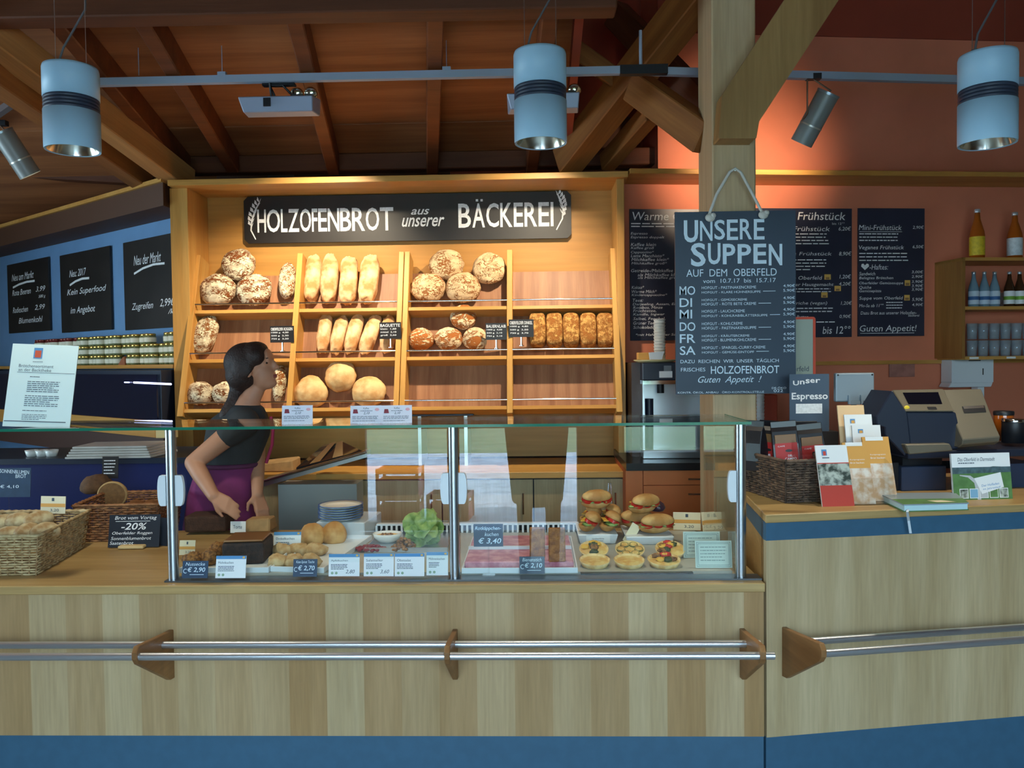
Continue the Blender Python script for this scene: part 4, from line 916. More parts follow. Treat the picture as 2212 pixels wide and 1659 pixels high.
# ================================================================ what lies in the glass case
def cf(px, py, z=None): return atz(px, py, z_f if z is None else z)
hdr = mat('blue card header', S(86, 146, 198), 0.7)
slate_tag = mat('slate blue price tag', S(44, 68, 96), 0.5, var=0.15, vscale=20)
wchalk = _MC['pale blue chalk']
frame_ink = mat('thin frame print', S(120, 140, 140), 0.8)
def stand_card(name, label, cat, x0, y0, x1, y1, m, group, draw, mats, lean=0.12, rotz=0.0, base=None, stem=None, Y=None):
    """an upright card whose foot stands at pixel row y1 (or at row stem[1] on a rod)"""
    cxp = (x0+x1)/2
    g = cf(cxp, y1 if stem is None else stem[1], base) if Y is None else at(cxp, y1, Y)
    k = g.y/FPX; w, h = (x1-x0)*k, (y1-y0)*k
    t = thing(name, label, cat, g, rotz, group)
    zb = 0.0 if stem is None else (stem[1]-y1)*k
    Ml = Matrix.Translation((0, 0, zb+0.002)) @ Matrix.Rotation(-lean, 4, 'X') @ Matrix.Translation((-w/2, 0, 0))
    MB().span((0, 0, 0), (w, 0.003, h), 0, Ml).build('card', m, t)
    F = Face(w, h, (x0, y0, x1, y1), Ml)
    draw(F)
    if F.mb.v: F.build('print', mats, t)
    if stem is None: MB().span((-w*0.3, 0.0, 0.0), (w*0.3, 0.03, 0.003)).build('foot', clear, t)
    else:
        MB().cyl((0, 0.006, 0.004), (0, 0.006, zb+h*0.3), 0.003, n=8).span((-0.022, -0.012, 0), (0.022, 0.022, 0.004)).build('stem', clear, t)
    return t
def d_blue(title, price=None, seed=1, w2=None):
    def f(F):
        x0, y0, x1, y1 = F.rect; w = x1-x0
        F.rectf(x0, y0, x1, y0+7, 0); F.rectf(x1-8, y0+1.5, x1-3, y0+5.5, 2, .0004)
        F.text(title, x0+5, y0+12, x0+5+min(w-12, len(title)*3.4), y0+17, mi=1)
        F.greek(x0+5, y0+22, x0+w*0.62, 4, 1.4, 1, 3.2, seed)
        for i in range(2): F.poly([(x0+8+i*9+3*math.cos(a*.7), y1-7+3*math.sin(a*.7)) for a in range(9)], 3)
        if price: F.text(price, x0+w*0.55, y1-14, x0+w*0.85, y1-5, mi=1, shear=.3)
    return f
blue_m = [hdr, print_ink, logo_b, mat('pale green seal', S(150, 176, 150), 0.8)]
gc = 'white product cards with a blue header'
stand_card('product_card', 'white product card with blue header reading Mohnkuchen before the dark cake', 'card', 464, 1202, 531, 1250, paper, gc, d_blue('Mohnkuchen', None, 1), blue_m, 0.2)
stand_card('product_card', 'white card with blue header behind the pastry tray reading Dinkelkuchen', 'card', 590, 1150, 650, 1186, paper, gc, d_blue('Dinkelkuchen', None, 2), blue_m, 0.2)
stand_card('product_card', 'white card with blue header reading Apfelkuchen and a red price', 'card', 709, 1198, 777, 1246, paper, gc, d_blue('Apfelkuchen', '2,80', 3), blue_m, 0.15)
stand_card('product_card', 'white card with blue header reading Salatteller and price 3,60', 'card', 785, 1197, 851, 1246, paper, gc, d_blue('Salatteller', '3,60', 4), blue_m, 0.15)
stand_card('product_card', 'white card with blue header reading Obstsalat, joined to the 3,60 card', 'card', 852, 1197, 917, 1246, paper, gc, d_blue('Obstsalat', None, 5), blue_m, 0.15)
stand_card('product_card', 'white card with blue header reading Möhrenkuchen beside the middle steel post', 'card', 921, 1194, 968, 1244, paper, gc, d_blue('Möhrenkuchen', None, 6), blue_m, 0.15)
gt = 'slate blue chalk price tags in the case'
def d_tag(name, price):
    def f(F):
        x0, y0, x1, y1 = F.rect; w, h = x1-x0, y1-y0
        if name: F.text(name, x0+w*.12, y0+h*.08, x0+w*.88, y0+h*.28, shear=.2)
        F.text(price, x0+w*.2, y0+h*.36, x0+w*.9, y0+h*.68, shear=.15, bold=.01); F.rectf(x0+w*.3, y0+h*.78, x0+w*.85, y0+h*.81)
        F.text('C', x0+w*.04, y0+h*.45, x0+w*.17, y0+h*.72)
    return f
stand_card('price_tag', 'slate price tag reading Nussecke 2,90 at the left steel post', 'price tag', 392, 1213, 449, 1250, slate_tag, gt, d_tag('Nussecke', '€ 2,90'), [wchalk], 0.2)
stand_card('price_tag', 'slate price tag reading 2,70 before the cheese pastry tray', 'price tag', 632, 1209, 685, 1247, slate_tag, gt, d_tag('Käse-Spinat Tasche', '€ 2,70'), [wchalk], 0.2)
stand_card('price_tag', 'slate price tag reading 2,10 in front of the two brown cake slices', 'price tag', 1122, 1204, 1177, 1241, slate_tag, gt, d_tag('Bienenstich', '€ 2,10'), [wchalk], 0.2)
def d_rot(F):
    F.text('Rotkäppchen-', 1027, 1137, 1084, 1147, shear=.2, bold=.008); F.text('kuchen', 1048, 1150, 1078, 1158, shear=.2); F.text('€ 3,40', 1034, 1162, 1084, 1176, shear=.2, bold=.01)
stand_card('price_tag', 'large slate tag on a clear rod reading Rotkäppchenkuchen 3,40', 'price tag', 1024, 1132, 1088, 1181, slate_tag, gt, d_rot, [wchalk], 0.05, stem=(1050, 1243))
def d_frame(seed):
    def f(F):
        x0, y0, x1, y1 = F.rect
        for k in (3, 6):
            F.rectf(x0+k, y0+k, x1-k, y0+k+.8, 0); F.rectf(x0+k, y1-k-.8, x1-k, y1-k, 0); F.rectf(x0+k, y0+k, x0+k+.8, y1-k, 0); F.rectf(x1-k-.8, y0+k, x1-k, y1-k, 0)
        F.greek(x0+11, y0+13, x1-12, 5, 1.4, 0, 7, seed)
    return f
gf = 'pale certificate cards at the case end'
pale_c = mat('pale card', S(206, 222, 214), 0.7)
stand_card('info_card', 'pale framed info card at the very front beside the right steel post', 'card', 1503, 1170, 1582, 1228, pale_c, gf, d_frame(1), [frame_ink], 0.15)
stand_card('info_card', 'pale framed info card half hidden behind another one', 'card', 1477, 1150, 1556, 1206, pale_c, gf, d_frame(2), [frame_ink], 0.1)
def d_ochre(F):
    x0, y0, x1, y1 = F.rect; h = y1-y0
    F.rectf(x0, y0+h*.42, x1, y0+h*.62, 0); F.rectf(x0+(x1-x0)*.45, y0+h*.1, x0+(x1-x0)*.55, y0+h*.28, 1); F.text('3,20', x0+(x1-x0)*.4, y1-h*.28, x0+(x1-x0)*.75, y1-h*.1, mi=1)
go = 'cream price cards with an ochre band'
stand_card('band_card', 'cream card with ochre band standing behind the quiches, straight', 'card', 1455, 1108, 1513, 1146, cream, go, d_ochre, [orange_card, print_ink], 0.2, -0.15)
stand_card('band_card', 'cream card with ochre band at the case end, tilted to the post', 'card', 1516, 1106, 1580, 1150, cream, go, d_ochre, [orange_card, print_ink], 0.2, 0.3)
stand_card('band_card', 'small cream card with ochre band by the nut pastry and left post', 'card', 386, 1168, 421, 1200, cream, go, d_ochre, [orange_card, print_ink], 0.2)
# ---- cakes and pastries
choc = mat('dark chocolate cake', S(58, 38, 32), 0.75, col2=S(34, 24, 24), vscale=60, bump=0.4, bscale=160)
glaze = mat('brown sugar glaze', S(120, 78, 40), 0.35)
nut = mat('chopped nuts', S(176, 122, 62), 0.6, col2=S(96, 58, 28), vscale=70, bump=0.6, bscale=150)
puff = mat('puff pastry', S(212, 184, 138), 0.7, col2=S(178, 138, 86), vscale=25, bump=0.4, bscale=60)
roll_m = mat('golden roll crust', S(216, 172, 110), 0.6, col2=S(178, 126, 68), vscale=16, bump=0.2, bscale=40)
bread_in = mat('bread crumb', S(232, 212, 168), 0.9, var=0.2, vscale=60)
tomato = mat('tomato red', S(196, 44, 36), 0.3, var=0.2, vscale=40)
lettuce = mat('lettuce green', S(160, 184, 108), 0.5, col2=S(112, 146, 72), vscale=22)
dark_leaf = mat('dark salad leaf', S(64, 78, 36), 0.5, var=0.4, vscale=30)
cheese = mat('cheese yellow', S(230, 176, 64), 0.45)
cream_ch = mat('quiche custard', S(232, 206, 130), 0.5, col2=S(214, 160, 76), vscale=30)
aub = mat('aubergine purple', S(58, 34, 52), 0.4)
def lump(c, r, seed, amp=0.14, m=None, nu=16, nv=10, flat=True):
    off = Vector((seed*7.1, seed*3.3, seed*1.7))
    def fn(p, q):
        n = mnoise.fractal(Vector(p)*1.8+off, 1.0, 2.0, 4)
        q = q*(1+amp*n)
        if flat and q.z < -r[2]*0.55: q.z = -r[2]*0.55
        return q
    return MB().ell(c, r, nu, nv, 0, None, fn)
def food(name, label, cat, px, py, r, m, seed, group=None, amp=0.14, z=None, rot=0):
    g = cf(px, py, z); o = lump((0, 0, r[2]*0.55), r, seed, amp).build(name, m, None, g, (0, 0, rot)); return tag(o, label, cat, group)
def tray(label, x0, x1, yf, depth, m=None, name='tray', h=0.02, group=None, rotz=0.0):
    p, q = cf(x0, yf), cf(x1, yf); w = (q-p).length
    t = thing(name, label, 'tray', (p+q)/2, rotz, group)
    MB().span((-w/2, 0, 0), (w/2, depth, 0.004)).build('base', m or white_pl, t)
    mb = MB(); mb.span((-w/2-0.004, -0.004, 0), (w/2+0.004, 0.002, h)); mb.span((-w/2-0.004, depth-0.002, 0), (w/2+0.004, depth+0.004, h)); mb.span((-w/2-0.004, 0.002, 0), (-w/2+0.002, depth-0.002, h)); mb.span((w/2-0.002, 0.002, 0), (w/2+0.004, depth-0.002, h))
    mb.build('rim', m or white_pl, t, bevel=0.001)
    return t
tray('white tray under the nut pastry and the chocolate cake', 392, 578, 1237, 0.34, group='white serving trays')
g = cf(440, 1215); 
for i, (px, py, s) in enumerate(((415, 1224, 1), (455, 1217, 1.1), (470, 1200, 0.9))):
    food('nut_pastry', ['nut covered pastry nearest the left post', 'nut covered pastry in the middle of its tray', 'nut covered pastry touching the chocolate cake'][i], 'pastry', px, py, (0.036*s, 0.045*s, 0.036), nut, 80+i, 'nut pastries', 0.25, z_f+0.004)
p = cf(528, 1222); t = thing('chocolate_cake', 'dark chocolate loaf cake with a brown glazed top', 'cake', p+Vector((0, 0.0, 0.004)), 0.1)
MB().span((-0.085, 0, 0), (0.075, 0.17, 0.085)).build('cake', choc, t, bevel=0.012, seg=2)
MB().span((-0.08, 0.005, 0.0852), (0.07, 0.165, 0.093)).build('glaze', glaze, t, bevel=0.004)
p = cf(445, 1150); o = MB().span((-0.1, 0, 0), (0.09, 0.14, 0.075)).build('dark_cake', mat('brown cake', S(70, 42, 28), 0.8, var=0.3, vscale=40, bump=0.3, bscale=120), None, p, (0, 0, 0.06), bevel=0.01, seg=2)
tag(o, 'dark brown cake block at the back behind the chocolate loaf', 'cake')
p = cf(545, 1150); mb = MB(); mb.hexa([(-0.09, 0, 0), (0.08, 0, 0), (0.08, 0.12, 0), (-0.09, 0.12, 0), (-0.03, 0.02, 0.055), (0.075, 0.02, 0.06), (0.075, 0.10, 0.06), (-0.03, 0.10, 0.055)])
o = mb.build('paper_bag', mat('kraft paper', S(176, 138, 92), 0.85, var=0.15, vscale=25), None, p, bevel=0.006); tag(o, 'crumpled brown paper bag behind the chocolate loaf cake', 'bag')
stand_card('band_card', 'white folded card standing between dark cake and paper bag', 'card', 497, 1127, 531, 1152, paper, go, lambda F: F.text('Torte', F.rect[0]+6, F.rect[1]+8, F.rect[2]-8, F.rect[3]-9), [print_ink], 0.1)
# long tray with puff pastries in paper
tray('white tray with cheese pastries behind the 2,70 price tag', 585, 700, 1236, 0.55, group='white serving trays', rotz=-0.12)
k = 0
for row, (py, n) in enumerate(((1222, 3), (1198, 3), (1176, 2))):
    for i in range(n):
        px = 600+i*36+row*10
        food('cheese_pastry', 'flaky cheese pastry, '+ORD[i]+' in the '+['front', 'second', 'back'][row]+' row of its tray', 'pastry', px, py, (0.036, 0.05, 0.03), puff, 100+k, 'flaky cheese pastries', 0.22, z_f+0.004, 0.3*k); k += 1
for i, (px, py) in enumerate(((675, 1176), (722, 1172))):
    food('bread_roll', ['round golden roll in front of the plate stack, left one', 'round golden roll in front of the plate stack, right one'][i], 'roll', px, py, (0.055, 0.055, 0.06), roll_m, 120+i, 'golden rolls before the plates', 0.05)
# plate stack on a white box
p = cf(735, 1165); o = MB().span((-0.11, 0, 0), (0.11, 0.26, 0.075)).build('serving_box', mat('pale grey box', S(196, 204, 210), 0.5), None, p, (0, 0, -0.1), bevel=0.004); tag(o, 'pale grey box carrying the stack of plates', 'box')
pz = z_f+0.075; pp = atz(736, 1122, pz)
rimb = mat('blue plate rim', S(60, 96, 150), 0.3); china = mat('white china', S(232, 232, 226), 0.22)
def plate(loc, label):
    t = thing('plate', label, 'plate', loc, 0, 'stack of blue rimmed plates')
    MB().lathe([(0.0, 0.003), (0.05, 0.0), (0.055, 0.003), (0.072, 0.007), (0.098, 0.015), (0.098, 0.018), (0.07, 0.011), (0.052, 0.007), (0.0, 0.006)], n=40).build('dish', china, t)
    MB().lathe([(0.092, 0.0165), (0.0985, 0.0148), (0.0995, 0.0165), (0.0985, 0.0188), (0.092, 0.0172)], n=40, cap=False).build('rim', rimb, t)
    return t
pl = plate(pp, 'white plate with blue rim, lowest of the stack of six')
for i in range(1, 6): dup(pl, pp+Vector((0.002*(i % 2), 0, 0.0105*i)), None, 'white plate with blue rim, '+['', 'second from the bottom', 'third from the bottom', 'fourth from the bottom', 'fifth from the bottom', 'topmost'][i]+' of the stack of six')
# bowl with oats, berries, nuts, lettuce
tray('steel tray under the salad ingredients in front of the vent grille', 790, 965, 1193, 0.45, steel, group=None)
p = cf(837, 1172)+Vector((0, 0, 0.004)); t = thing('bowl', 'white oval bowl with yellow dressing and nuts on the steel tray', 'bowl', p)
Ms = Matrix.Diagonal((1.25, 1, 1, 1))
MB().lathe([(0.0, 0.0), (0.03, 0.0), (0.046, 0.02), (0.05, 0.038), (0.047, 0.038), (0.042, 0.022), (0.0, 0.014)], n=32, M=Ms).build('dish', china, t)
MB().lathe([(0.0, 0.03), (0.043, 0.028)], n=24, M=Ms, cap=False).build('dressing', cheese, t)
rnd = random.Random(5); mb = MB()
for i in range(14): mb.ell((rnd.uniform(-.022, .022), rnd.uniform(-.015, .015), 0.032), (0.006, 0.005, 0.004), 8, 6)
mb.build('topping', nut, t)
def heap(name, label, cat, px, py, n, spread, r, m, seed, hgt=0.02):
    rnd = random.Random(seed); mb = MB()
    for i in range(n):
        a = rnd.random()*6.28; d = math.sqrt(rnd.random()); x, y = math.cos(a)*d*spread[0], math.sin(a)*d*spread[1]
        mb.ell((x, y, r*0.6+hgt*(1-d)*rnd.random()), (r*rnd.uniform(.7, 1.2), r*rnd.uniform(.7, 1.2), r*0.7), 8, 6)
    o = mb.build(name, m, None, cf(px, py)+Vector((0, 0, 0.004))); o['kind'] = 'stuff'; return tag(o, label, cat)
heap('berry_heap', 'dark red berries heaped behind the product cards', 'berries', 800, 1190, 70, (0.06, 0.04), 0.009, mat('red berries', S(132, 22, 36), 0.3), 11)
heap('nut_heap', 'brown nuts and dried fruit heaped beside the lettuce', 'nuts', 872, 1188, 80, (0.045, 0.06), 0.010, nut, 12, 0.06)
mb = MB()
for i in range(16):
    rnd = random.Random(200+i); cx_, cy_, cz_ = rnd.uniform(-.05, .055), rnd.uniform(-.04, .06), 0.015+0.085*rnd.random()
    off = Vector((i*3.1, i*1.7, i))
    Mr = Matrix.Translation((cx_, cy_, cz_)) @ Matrix.Rotation(rnd.uniform(-1, 1), 4, 'Y') @ Matrix.Rotation(rnd.uniform(0.3, 1.5), 4, 'X') @ Matrix.Rotation(rnd.random()*6, 4, 'Z')
    vs = []; n = 14
    for ring in range(5):
        for q in range(n):
            a = 2*math.pi*q/n; rr = 0.012*ring
            vs.append((rr*math.cos(a), rr*math.sin(a), 0.012*mnoise.noise(Vector((math.cos(a)*ring, math.sin(a)*ring, 0))+off)+0.0025*ring*math.sin(5*a)+0.002*ring))
    mb.add(vs, [(a*n+q, a*n+(q+1) % n, (a+1)*n+(q+1) % n, (a+1)*n+q) for a in range(4) for q in range(n)], 0, True, Mr)
o = mb.build('lettuce_head', lettuce, None, cf(926, 1180)+Vector((-0.01, 0, 0.02))); sdm = o.modifiers.new('thick', 'SOLIDIFY'); sdm.thickness = 0.0012
tag(o, 'pale green lettuce head leaning by the middle steel post', 'lettuce')
# pink cake slab on its tray, brown slices standing in it
pk = mat('berry cake', S(176, 96, 122), 0.45, col2=S(214, 150, 164), vscale=24, bump=0.2, bscale=60)
ct = tray('long white tray with the pink berry cake', 1000, 1246, 1238, 0.52, group='white serving trays')
p, q = cf(1003, 1232), cf(1240, 1232); w = (q-p).length
o = MB().span((-w/2, 0.012, 0.004), (w/2, 0.46, 0.03)).build('berry_cake', pk, None, (p+q)/2, bevel=0.004); tag(o, 'flat pink berry cake filling the long white tray', 'cake')
o = MB().span((-w/2, 0.0, 0.0), (w/2, 0.012, 0.012)).build('x', white_pl, None, (p+q)/2+Vector((0, 0.2, 0.031)))
o.name = 'cake_divider'; tag(o, 'white strip lying across the pink berry cake', 'strip')
brn = mat('caramel almond slice', S(178, 110, 48), 0.5, col2=S(132, 74, 30), vscale=40, bump=0.5, bscale=90)
for i, (px, py, hh, ww) in enumerate(((1161, 1206, 0.115, 0.058), (1204, 1214, 0.125, 0.062))):
    p = cf(px, py, z_f+0.03); mb = MB(); mb.span((-ww/2, 0, 0), (ww/2, 0.018, hh))
    o = mb.build('almond_slice', brn, None, p, (-0.10, 0, 0.04*i), bevel=0.004, seg=2); tag(o, ['brown almond slice standing upright, nearer the slate tag rod', 'taller brown almond slice standing upright beside the sandwiches'][i], 'pastry', 'upright almond slices')
# sandwiches
def sandwich(label, loc, rotz, seed, L_=0.15):
    rnd = random.Random(seed)
    t = thing('sandwich', label, 'sandwich', loc, rotz, 'filled baguette sandwiches')
    def half(zs, up):
        def fn(p, q):
            if (q.z < 0) == up: q.z *= 0.15
            return q*(1+0.04*mnoise.noise(Vector(p)*3+Vector((seed, 0, 0))))
        return MB().ell((0, 0, zs), (L_/2, 0.036, 0.03), 18, 10, 0, None, fn)
    half(0.03, False).build('bottom_half', roll_m, t); half(0.062, True).build('top_half', roll_m, t).rotation_euler = (R(24), 0, 0)
    for i in range(3): MB().cyl((-L_*.3+i*L_*.3, -0.020, 0.042), (-L_*.3+i*L_*.3, -0.026, 0.053), 0.027, n=16).build('tomato_slice', tomato, t)
    for i in range(3): lump((-L_*.28+i*L_*.28, -0.016, 0.037), (0.032, 0.03, 0.007), seed+i, 0.5, flat=False).build('salad_leaf', [lettuce, dark_leaf, lettuce][i], t)
    MB().span((-L_*.38, -0.034, 0.049), (L_*.38, 0.02, 0.053)).build('cheese_slice', cheese, t)
    return t
z2 = z_f+0.045
def deep_tray(label, x0, x1, yf, depth, h):
    p, q = cf(x0, yf), cf(x1, yf); w = (q-p).length
    t = thing('deep_tray', label, 'tray', (p+q)/2, 0, 'white raised sandwich trays')
    mb = MB(); mb.hexa([(-w/2+0.012, 0.006, 0), (w/2-0.012, 0.006, 0), (w/2-0.012, depth, 0), (-w/2+0.012, depth, 0), (-w/2, 0, h), (w/2, 0, h), (w/2, depth, h), (-w/2, depth, h)])
    mb.build('tray', white_pl, t, bevel=0.004); return t, (p+q)/2, w
dt, dc, dw = deep_tray('white raised tray with a printed card, left of the two sandwich trays', 1248, 1336, 1176, 0.24, 0.042)
MB().span((-0.05, -0.002, 0.006), (0.05, 0.0, 0.036)).build('label_card', paper, dt)
F = Face(0.1, 0.03, (0, 0, 100, 30), Matrix.Translation((-0.05, -0.002, 0.006))); F.text('Handwerkliche', 25, 8, 75, 14); F.text('Brötchen', 40, 17, 72, 23); F.build('lettering', [print_ink], dt)
k = 0
for row in range(2):
    for i in range(2):
        sandwich('tomato sandwich on the left white tray, '+['front', 'back'][row]+' row '+['outer', 'inner'][i]+' one', dc+Vector((-0.042+0.085*i+0.01*row, 0.055+0.09*row, 0.044+0.012*row)), R(75+20*i), 300+k, 0.10); k += 1
sandwich('tomato sandwich piled on top of the left white tray', dc+Vector((0.0, 0.12, 0.128)), R(8), 310, 0.13)
dt, dc, dw = deep_tray('white raised tray lined with paper, right of the two sandwich trays', 1352, 1458, 1178, 0.24, 0.036)
sandwich('large tomato baguette lying in the right white tray, front one', dc+Vector((0.03, 0.06, 0.038)), R(14), 320, 0.15)
sandwich('dark leafed sandwich at the back of the right white tray', dc+Vector((-0.03, 0.15, 0.038)), R(-18), 321, 0.15)
sandwich('upper sandwich stacked in the right white tray with aubergine', dc+Vector((-0.02, 0.10, 0.115)), R(30), 322, 0.14)
o = lump((0, 0, 0.025), (0.03, 0.028, 0.026), 44, 0.2).build('aubergine_piece', aub, None, dc+Vector((0.055, 0.15, 0.105))); tag(o, 'dark grilled aubergine piece on the stacked sandwiches', 'vegetable')
mb = MB(); mb.span((-0.02, 0, 0), (0.02, 0.003, 0.085)); o = mb.build('paper_slip', cream, None, cf(1348, 1172)+Vector((0.01, -0.012, 0.004)), (-0.15, R(32), 0)); tag(o, 'slanted cream paper slip leaning on the right sandwich tray', 'card')
# mini quiches
q_dough = mat('quiche pastry', S(236, 210, 150), 0.6, col2=S(206, 160, 92), vscale=30)
def quiche(label, px, py, kind, r=0.058, tilt=0.0, dz=0.0):
    t = thing('mini_quiche', label, 'quiche', cf(px, py, z_f+dz)+Vector((0, r, 0)), 0, 'mini quiches')
    t.rotation_euler.x = tilt
    MB().lathe([(0.0, 0.0), (r*0.82, 0.0), (r, 0.024), (r*0.95, 0.025), (r*0.9, 0.016), (0.0, 0.015)], n=36).build('crust', q_dough, t)
    MB().lathe([(0.0, 0.021), (r*0.6, 0.0205), (r*0.91, 0.0165)], n=30, cap=False).build('custard', cream_ch, t)
    rnd = random.Random(px)
    if kind == 'zuc':
        for i in range(6):
            a = i*1.05; x, y = 0.6*r*math.cos(a), 0.6*r*math.sin(a)
            z = MB().cyl((x, y, 0.020), (x, y, 0.025), 0.017, n=18).build('zucchini_slice', cream_ch, t)
            MB().lathe([(0.013, 0.0252), (0.0175, 0.0248), (0.018, 0.021)], (x, y, 0), n=18, cap=False).build('peel', dark_leaf, z)
    elif kind in ('spin', 'pep'):
        for i in range(8):
            a = rnd.random()*6.28; d = r*0.72*math.sqrt(rnd.random())
            lump((d*math.cos(a), d*math.sin(a), 0.026), (0.017, 0.013, 0.008), i+px, 0.4, flat=False).build('topping', [dark_leaf, cheese, nut][i % 3] if kind == 'spin' else [tomato, dark_leaf, cheese, nut][i % 4], t)
    return t
quiche('plain custard quiche at the front beside the berry cake tray', 1287, 1230, 'plain', dz=0.002, tilt=0.16)
quiche('plain quiche in the front row before the zucchini quiche', 1363, 1230, 'plain', dz=0.002, tilt=0.16)
quiche('browned quiche with peppers at the end of the front row', 1440, 1230, 'pep', dz=0.002, tilt=0.16, r=0.062)
quiche('spinach quiche behind the plain front one, next to the berry cake', 1285, 1204, 'spin', dz=0.012, tilt=0.35)
quiche('zucchini ring quiche in the second row', 1364, 1204, 'zuc', dz=0.012, tilt=0.35)
quiche('red pepper quiche in the second row beside the pale info cards', 1452, 1204, 'pep', dz=0.012, tilt=0.35)
p = cf(1255, 1240); q = cf(1500, 1240); o = MB().span((0, 0, 0), ((q-p).x, 0.25, 0.006)).build('baking_sheet', mat('dark baking sheet', S(50, 48, 50), 0.35, 0.5), None, p+Vector((0, 0.012, -0.0065))); tag(o, 'dark baking sheet under the mini quiches', 'tray')
t = thing('serving_tongs', 'steel serving tongs standing between the sandwiches and the drawers', 'tongs', cf(1318, 1135))
for s_ in (-1, 1): MB().tube([(s_*0.004, 0, 0.20), (s_*0.012, 0, 0.10), (s_*0.016, 0, 0.0)], [0.004, 0.006, 0.010], n=8).build('arm', chrome, t)
# ================================================================ on and around the till counter
def ct(px, py): return atz(px, py, z_rt)
def lerp(a, b, t): return a+(b-a)*t
def basket(name, label, base4, h, flare, m_strand, m_stake, rows, stakes, r=0.004, group=None, amp=0.004, dip=None, cat='basket'):
    """wicker basket: base4 world corners counter-clockwise; strands woven over stakes"""
    c = sum(base4, Vector())/4; b = [p-c for p in base4]
    t = thing(name, label, cat, c, 0, group)
    per = []
    for i in range(4):
        a, d = b[i], b[(i+1) % 4]; n = stakes[i % 2]
        for k in range(n): per.append((i, k/n, lerp(a, d, k/n)))
    N = len(per)
    def pt(j, z, off):
        i, f, p = per[j % N]; q = Vector((p.x, p.y, 0)); out = q.normalized(); s = 1+flare*z/h
        ed = (b[(i+1) % 4]-b[i]).normalized(); nrm = Vector((ed.y, -ed.x, 0))
        if nrm.dot(out) < 0: nrm = -nrm
        if f == 0: nrm = (nrm+out*1.0).normalized()
        return Vector((p.x*s, p.y*s, z))+nrm*off
    mb = MB(); rnd = random.Random(7)
    for k in range(rows):
        z = h*(k+0.5)/rows
        mb.tube([pt(j, z+rnd.uniform(-.12, .12)*h/rows, amp*(1 if (j+k) % 2 else -1)) for j in range(N)]+[pt(0, z, amp*(1 if k % 2 else -1))], r*rnd.uniform(.85, 1.1), n=5, cap=False)
    mb.build('weave', m_strand, t)
    mb = MB()
    for j in range(N): mb.tube([pt(j, 0, 0), pt(j, h, 0)], r*0.8, n=5)
    mb.build('stakes', m_stake, t)
    mb = MB()
    for q in (0, 1):
        mb.tube([pt(j, h+r*0.7+r*0.9*((j+q) % 2), r*0.9*(1 if (j+q) % 2 else -1)) for j in range(N+1)], r*1.5, n=6, cap=False)
    mb.build('rim', m_strand, t)
    mb = MB(); mb.add([(p.x*0.99, p.y*0.99, 0.002) for p in b], [(0, 1, 2, 3)]); mb.add([(p.x*0.99, p.y*0.99, 0.008) for p in b], [(0, 1, 2, 3)]); mb.build('bottom', m_stake, t)
    return t, c
dk_w = weave('dark willow', S(124, 100, 82), S(70, 54, 46)); dk_w2 = weave('dark willow stakes', S(90, 72, 58), S(56, 44, 38))
p0 = ct(1697, 1087); pl_ = ct(1600, 1056); pr_ = ct(1800, 1082)
base4 = [p0, pr_, pr_+(pl_-p0), pl_]
bt, bc = basket('wicker_basket', 'dark brown wicker basket filled with black coffee bags on the till counter', base4, 0.155, 0.12, dk_w, dk_w2, 17, (11, 13), 0.0042)
# coffee bags
bag_m = mat('black foil bag', S(26, 26, 32), 0.32, spec=0.6); bag_g = mat('kraft gold bag front', S(140, 100, 60), 0.45)
def coffee(label, px, py_top, Y, rotz, tilt, w=0.085, h=0.20, lab=True, m=bag_m):
    p = at(px, py_top, Y); t = thing('coffee_bag', label, 'coffee bag', (p.x, p.y, p.z-h), rotz, 'coffee bags in the dark basket'); t.rotation_euler = (0, tilt, rotz)
    mb = MB(); rings = [(0, w/2, 0.03), (0.04, w/2*1.03, 0.034), (h*.55, w/2, 0.028), (h*.8, w/2*0.98, 0.014), (h*.88, w/2*0.99, 0.003), (h, w/2, 0.002)]
    vs = []
    for z, a, b_ in rings: vs += [(-a, -b_, z), (a, -b_, z), (a, b_, z), (-a, b_, z)]
    fs = [(0, 1, 2, 3)]+[(4*i+k, 4*i+(k+1) % 4, 4*i+4+(k+1) % 4, 4*i+4+k) for i in range(len(rings)-1) for k in range(4)]+[tuple(4*(len(rings)-1)+k for k in range(4))]
    mb.add(vs, fs); mb.build('bag', m, t, bevel=0.004)
    if lab:
        Ml = Matrix.Translation((-w*0.42, -0.0345, 0.035)) @ Matrix.Rotation(-0.03, 4, 'X')
        l = MB().span((0, -0.001, 0), (w*0.84, 0.0, h*.40), 0, Ml).build('label', red_mat, t)
        F = Face(w*0.84, h*.40, (0, 0, 100, 100), Ml, y=-0.0018)
        F.text('CAFÉ', 12, 10, 44, 18); F.text('DEL', 55, 58, 75, 68, bold=.02); F.text('CAMPO', 40, 72, 92, 84, bold=.02); F.poly([(60+16*math.cos(a*.52), 38+7*math.sin(a*.52)) for a in range(12)], 1)
        F.build('lettering', [paper, slate_w], l)
        MB().span((-w*0.40, -0.031, h*0.5), (w*0.40, -0.0285, h*0.74), 0, Matrix.Rotation(0.0, 4, 'X')).build('front_panel', bag_g, t, bevel=0.001)
    return t
coffee('black coffee bag at the near left end of the basket, front hidden', 1626, 908, 3.28, -0.8, 0.0, 0.10, lab=False)
coffee('black coffee bag with a red label turned away, second in the basket', 1662, 908, 3.30, -0.7, 0.03, 0.095)
coffee('coffee bag with a red front label in the middle of the basket', 1700, 909, 3.25, -0.15, -0.08, 0.10)
coffee('coffee bag with a shiny gold front beside the brochure holder', 1757, 914, 3.27, -0.1, -0.10, 0.10)
coffee('black coffee bag at the back of the basket', 1740, 910, 3.40, 0.1, 0.0, 0.10, lab=False)
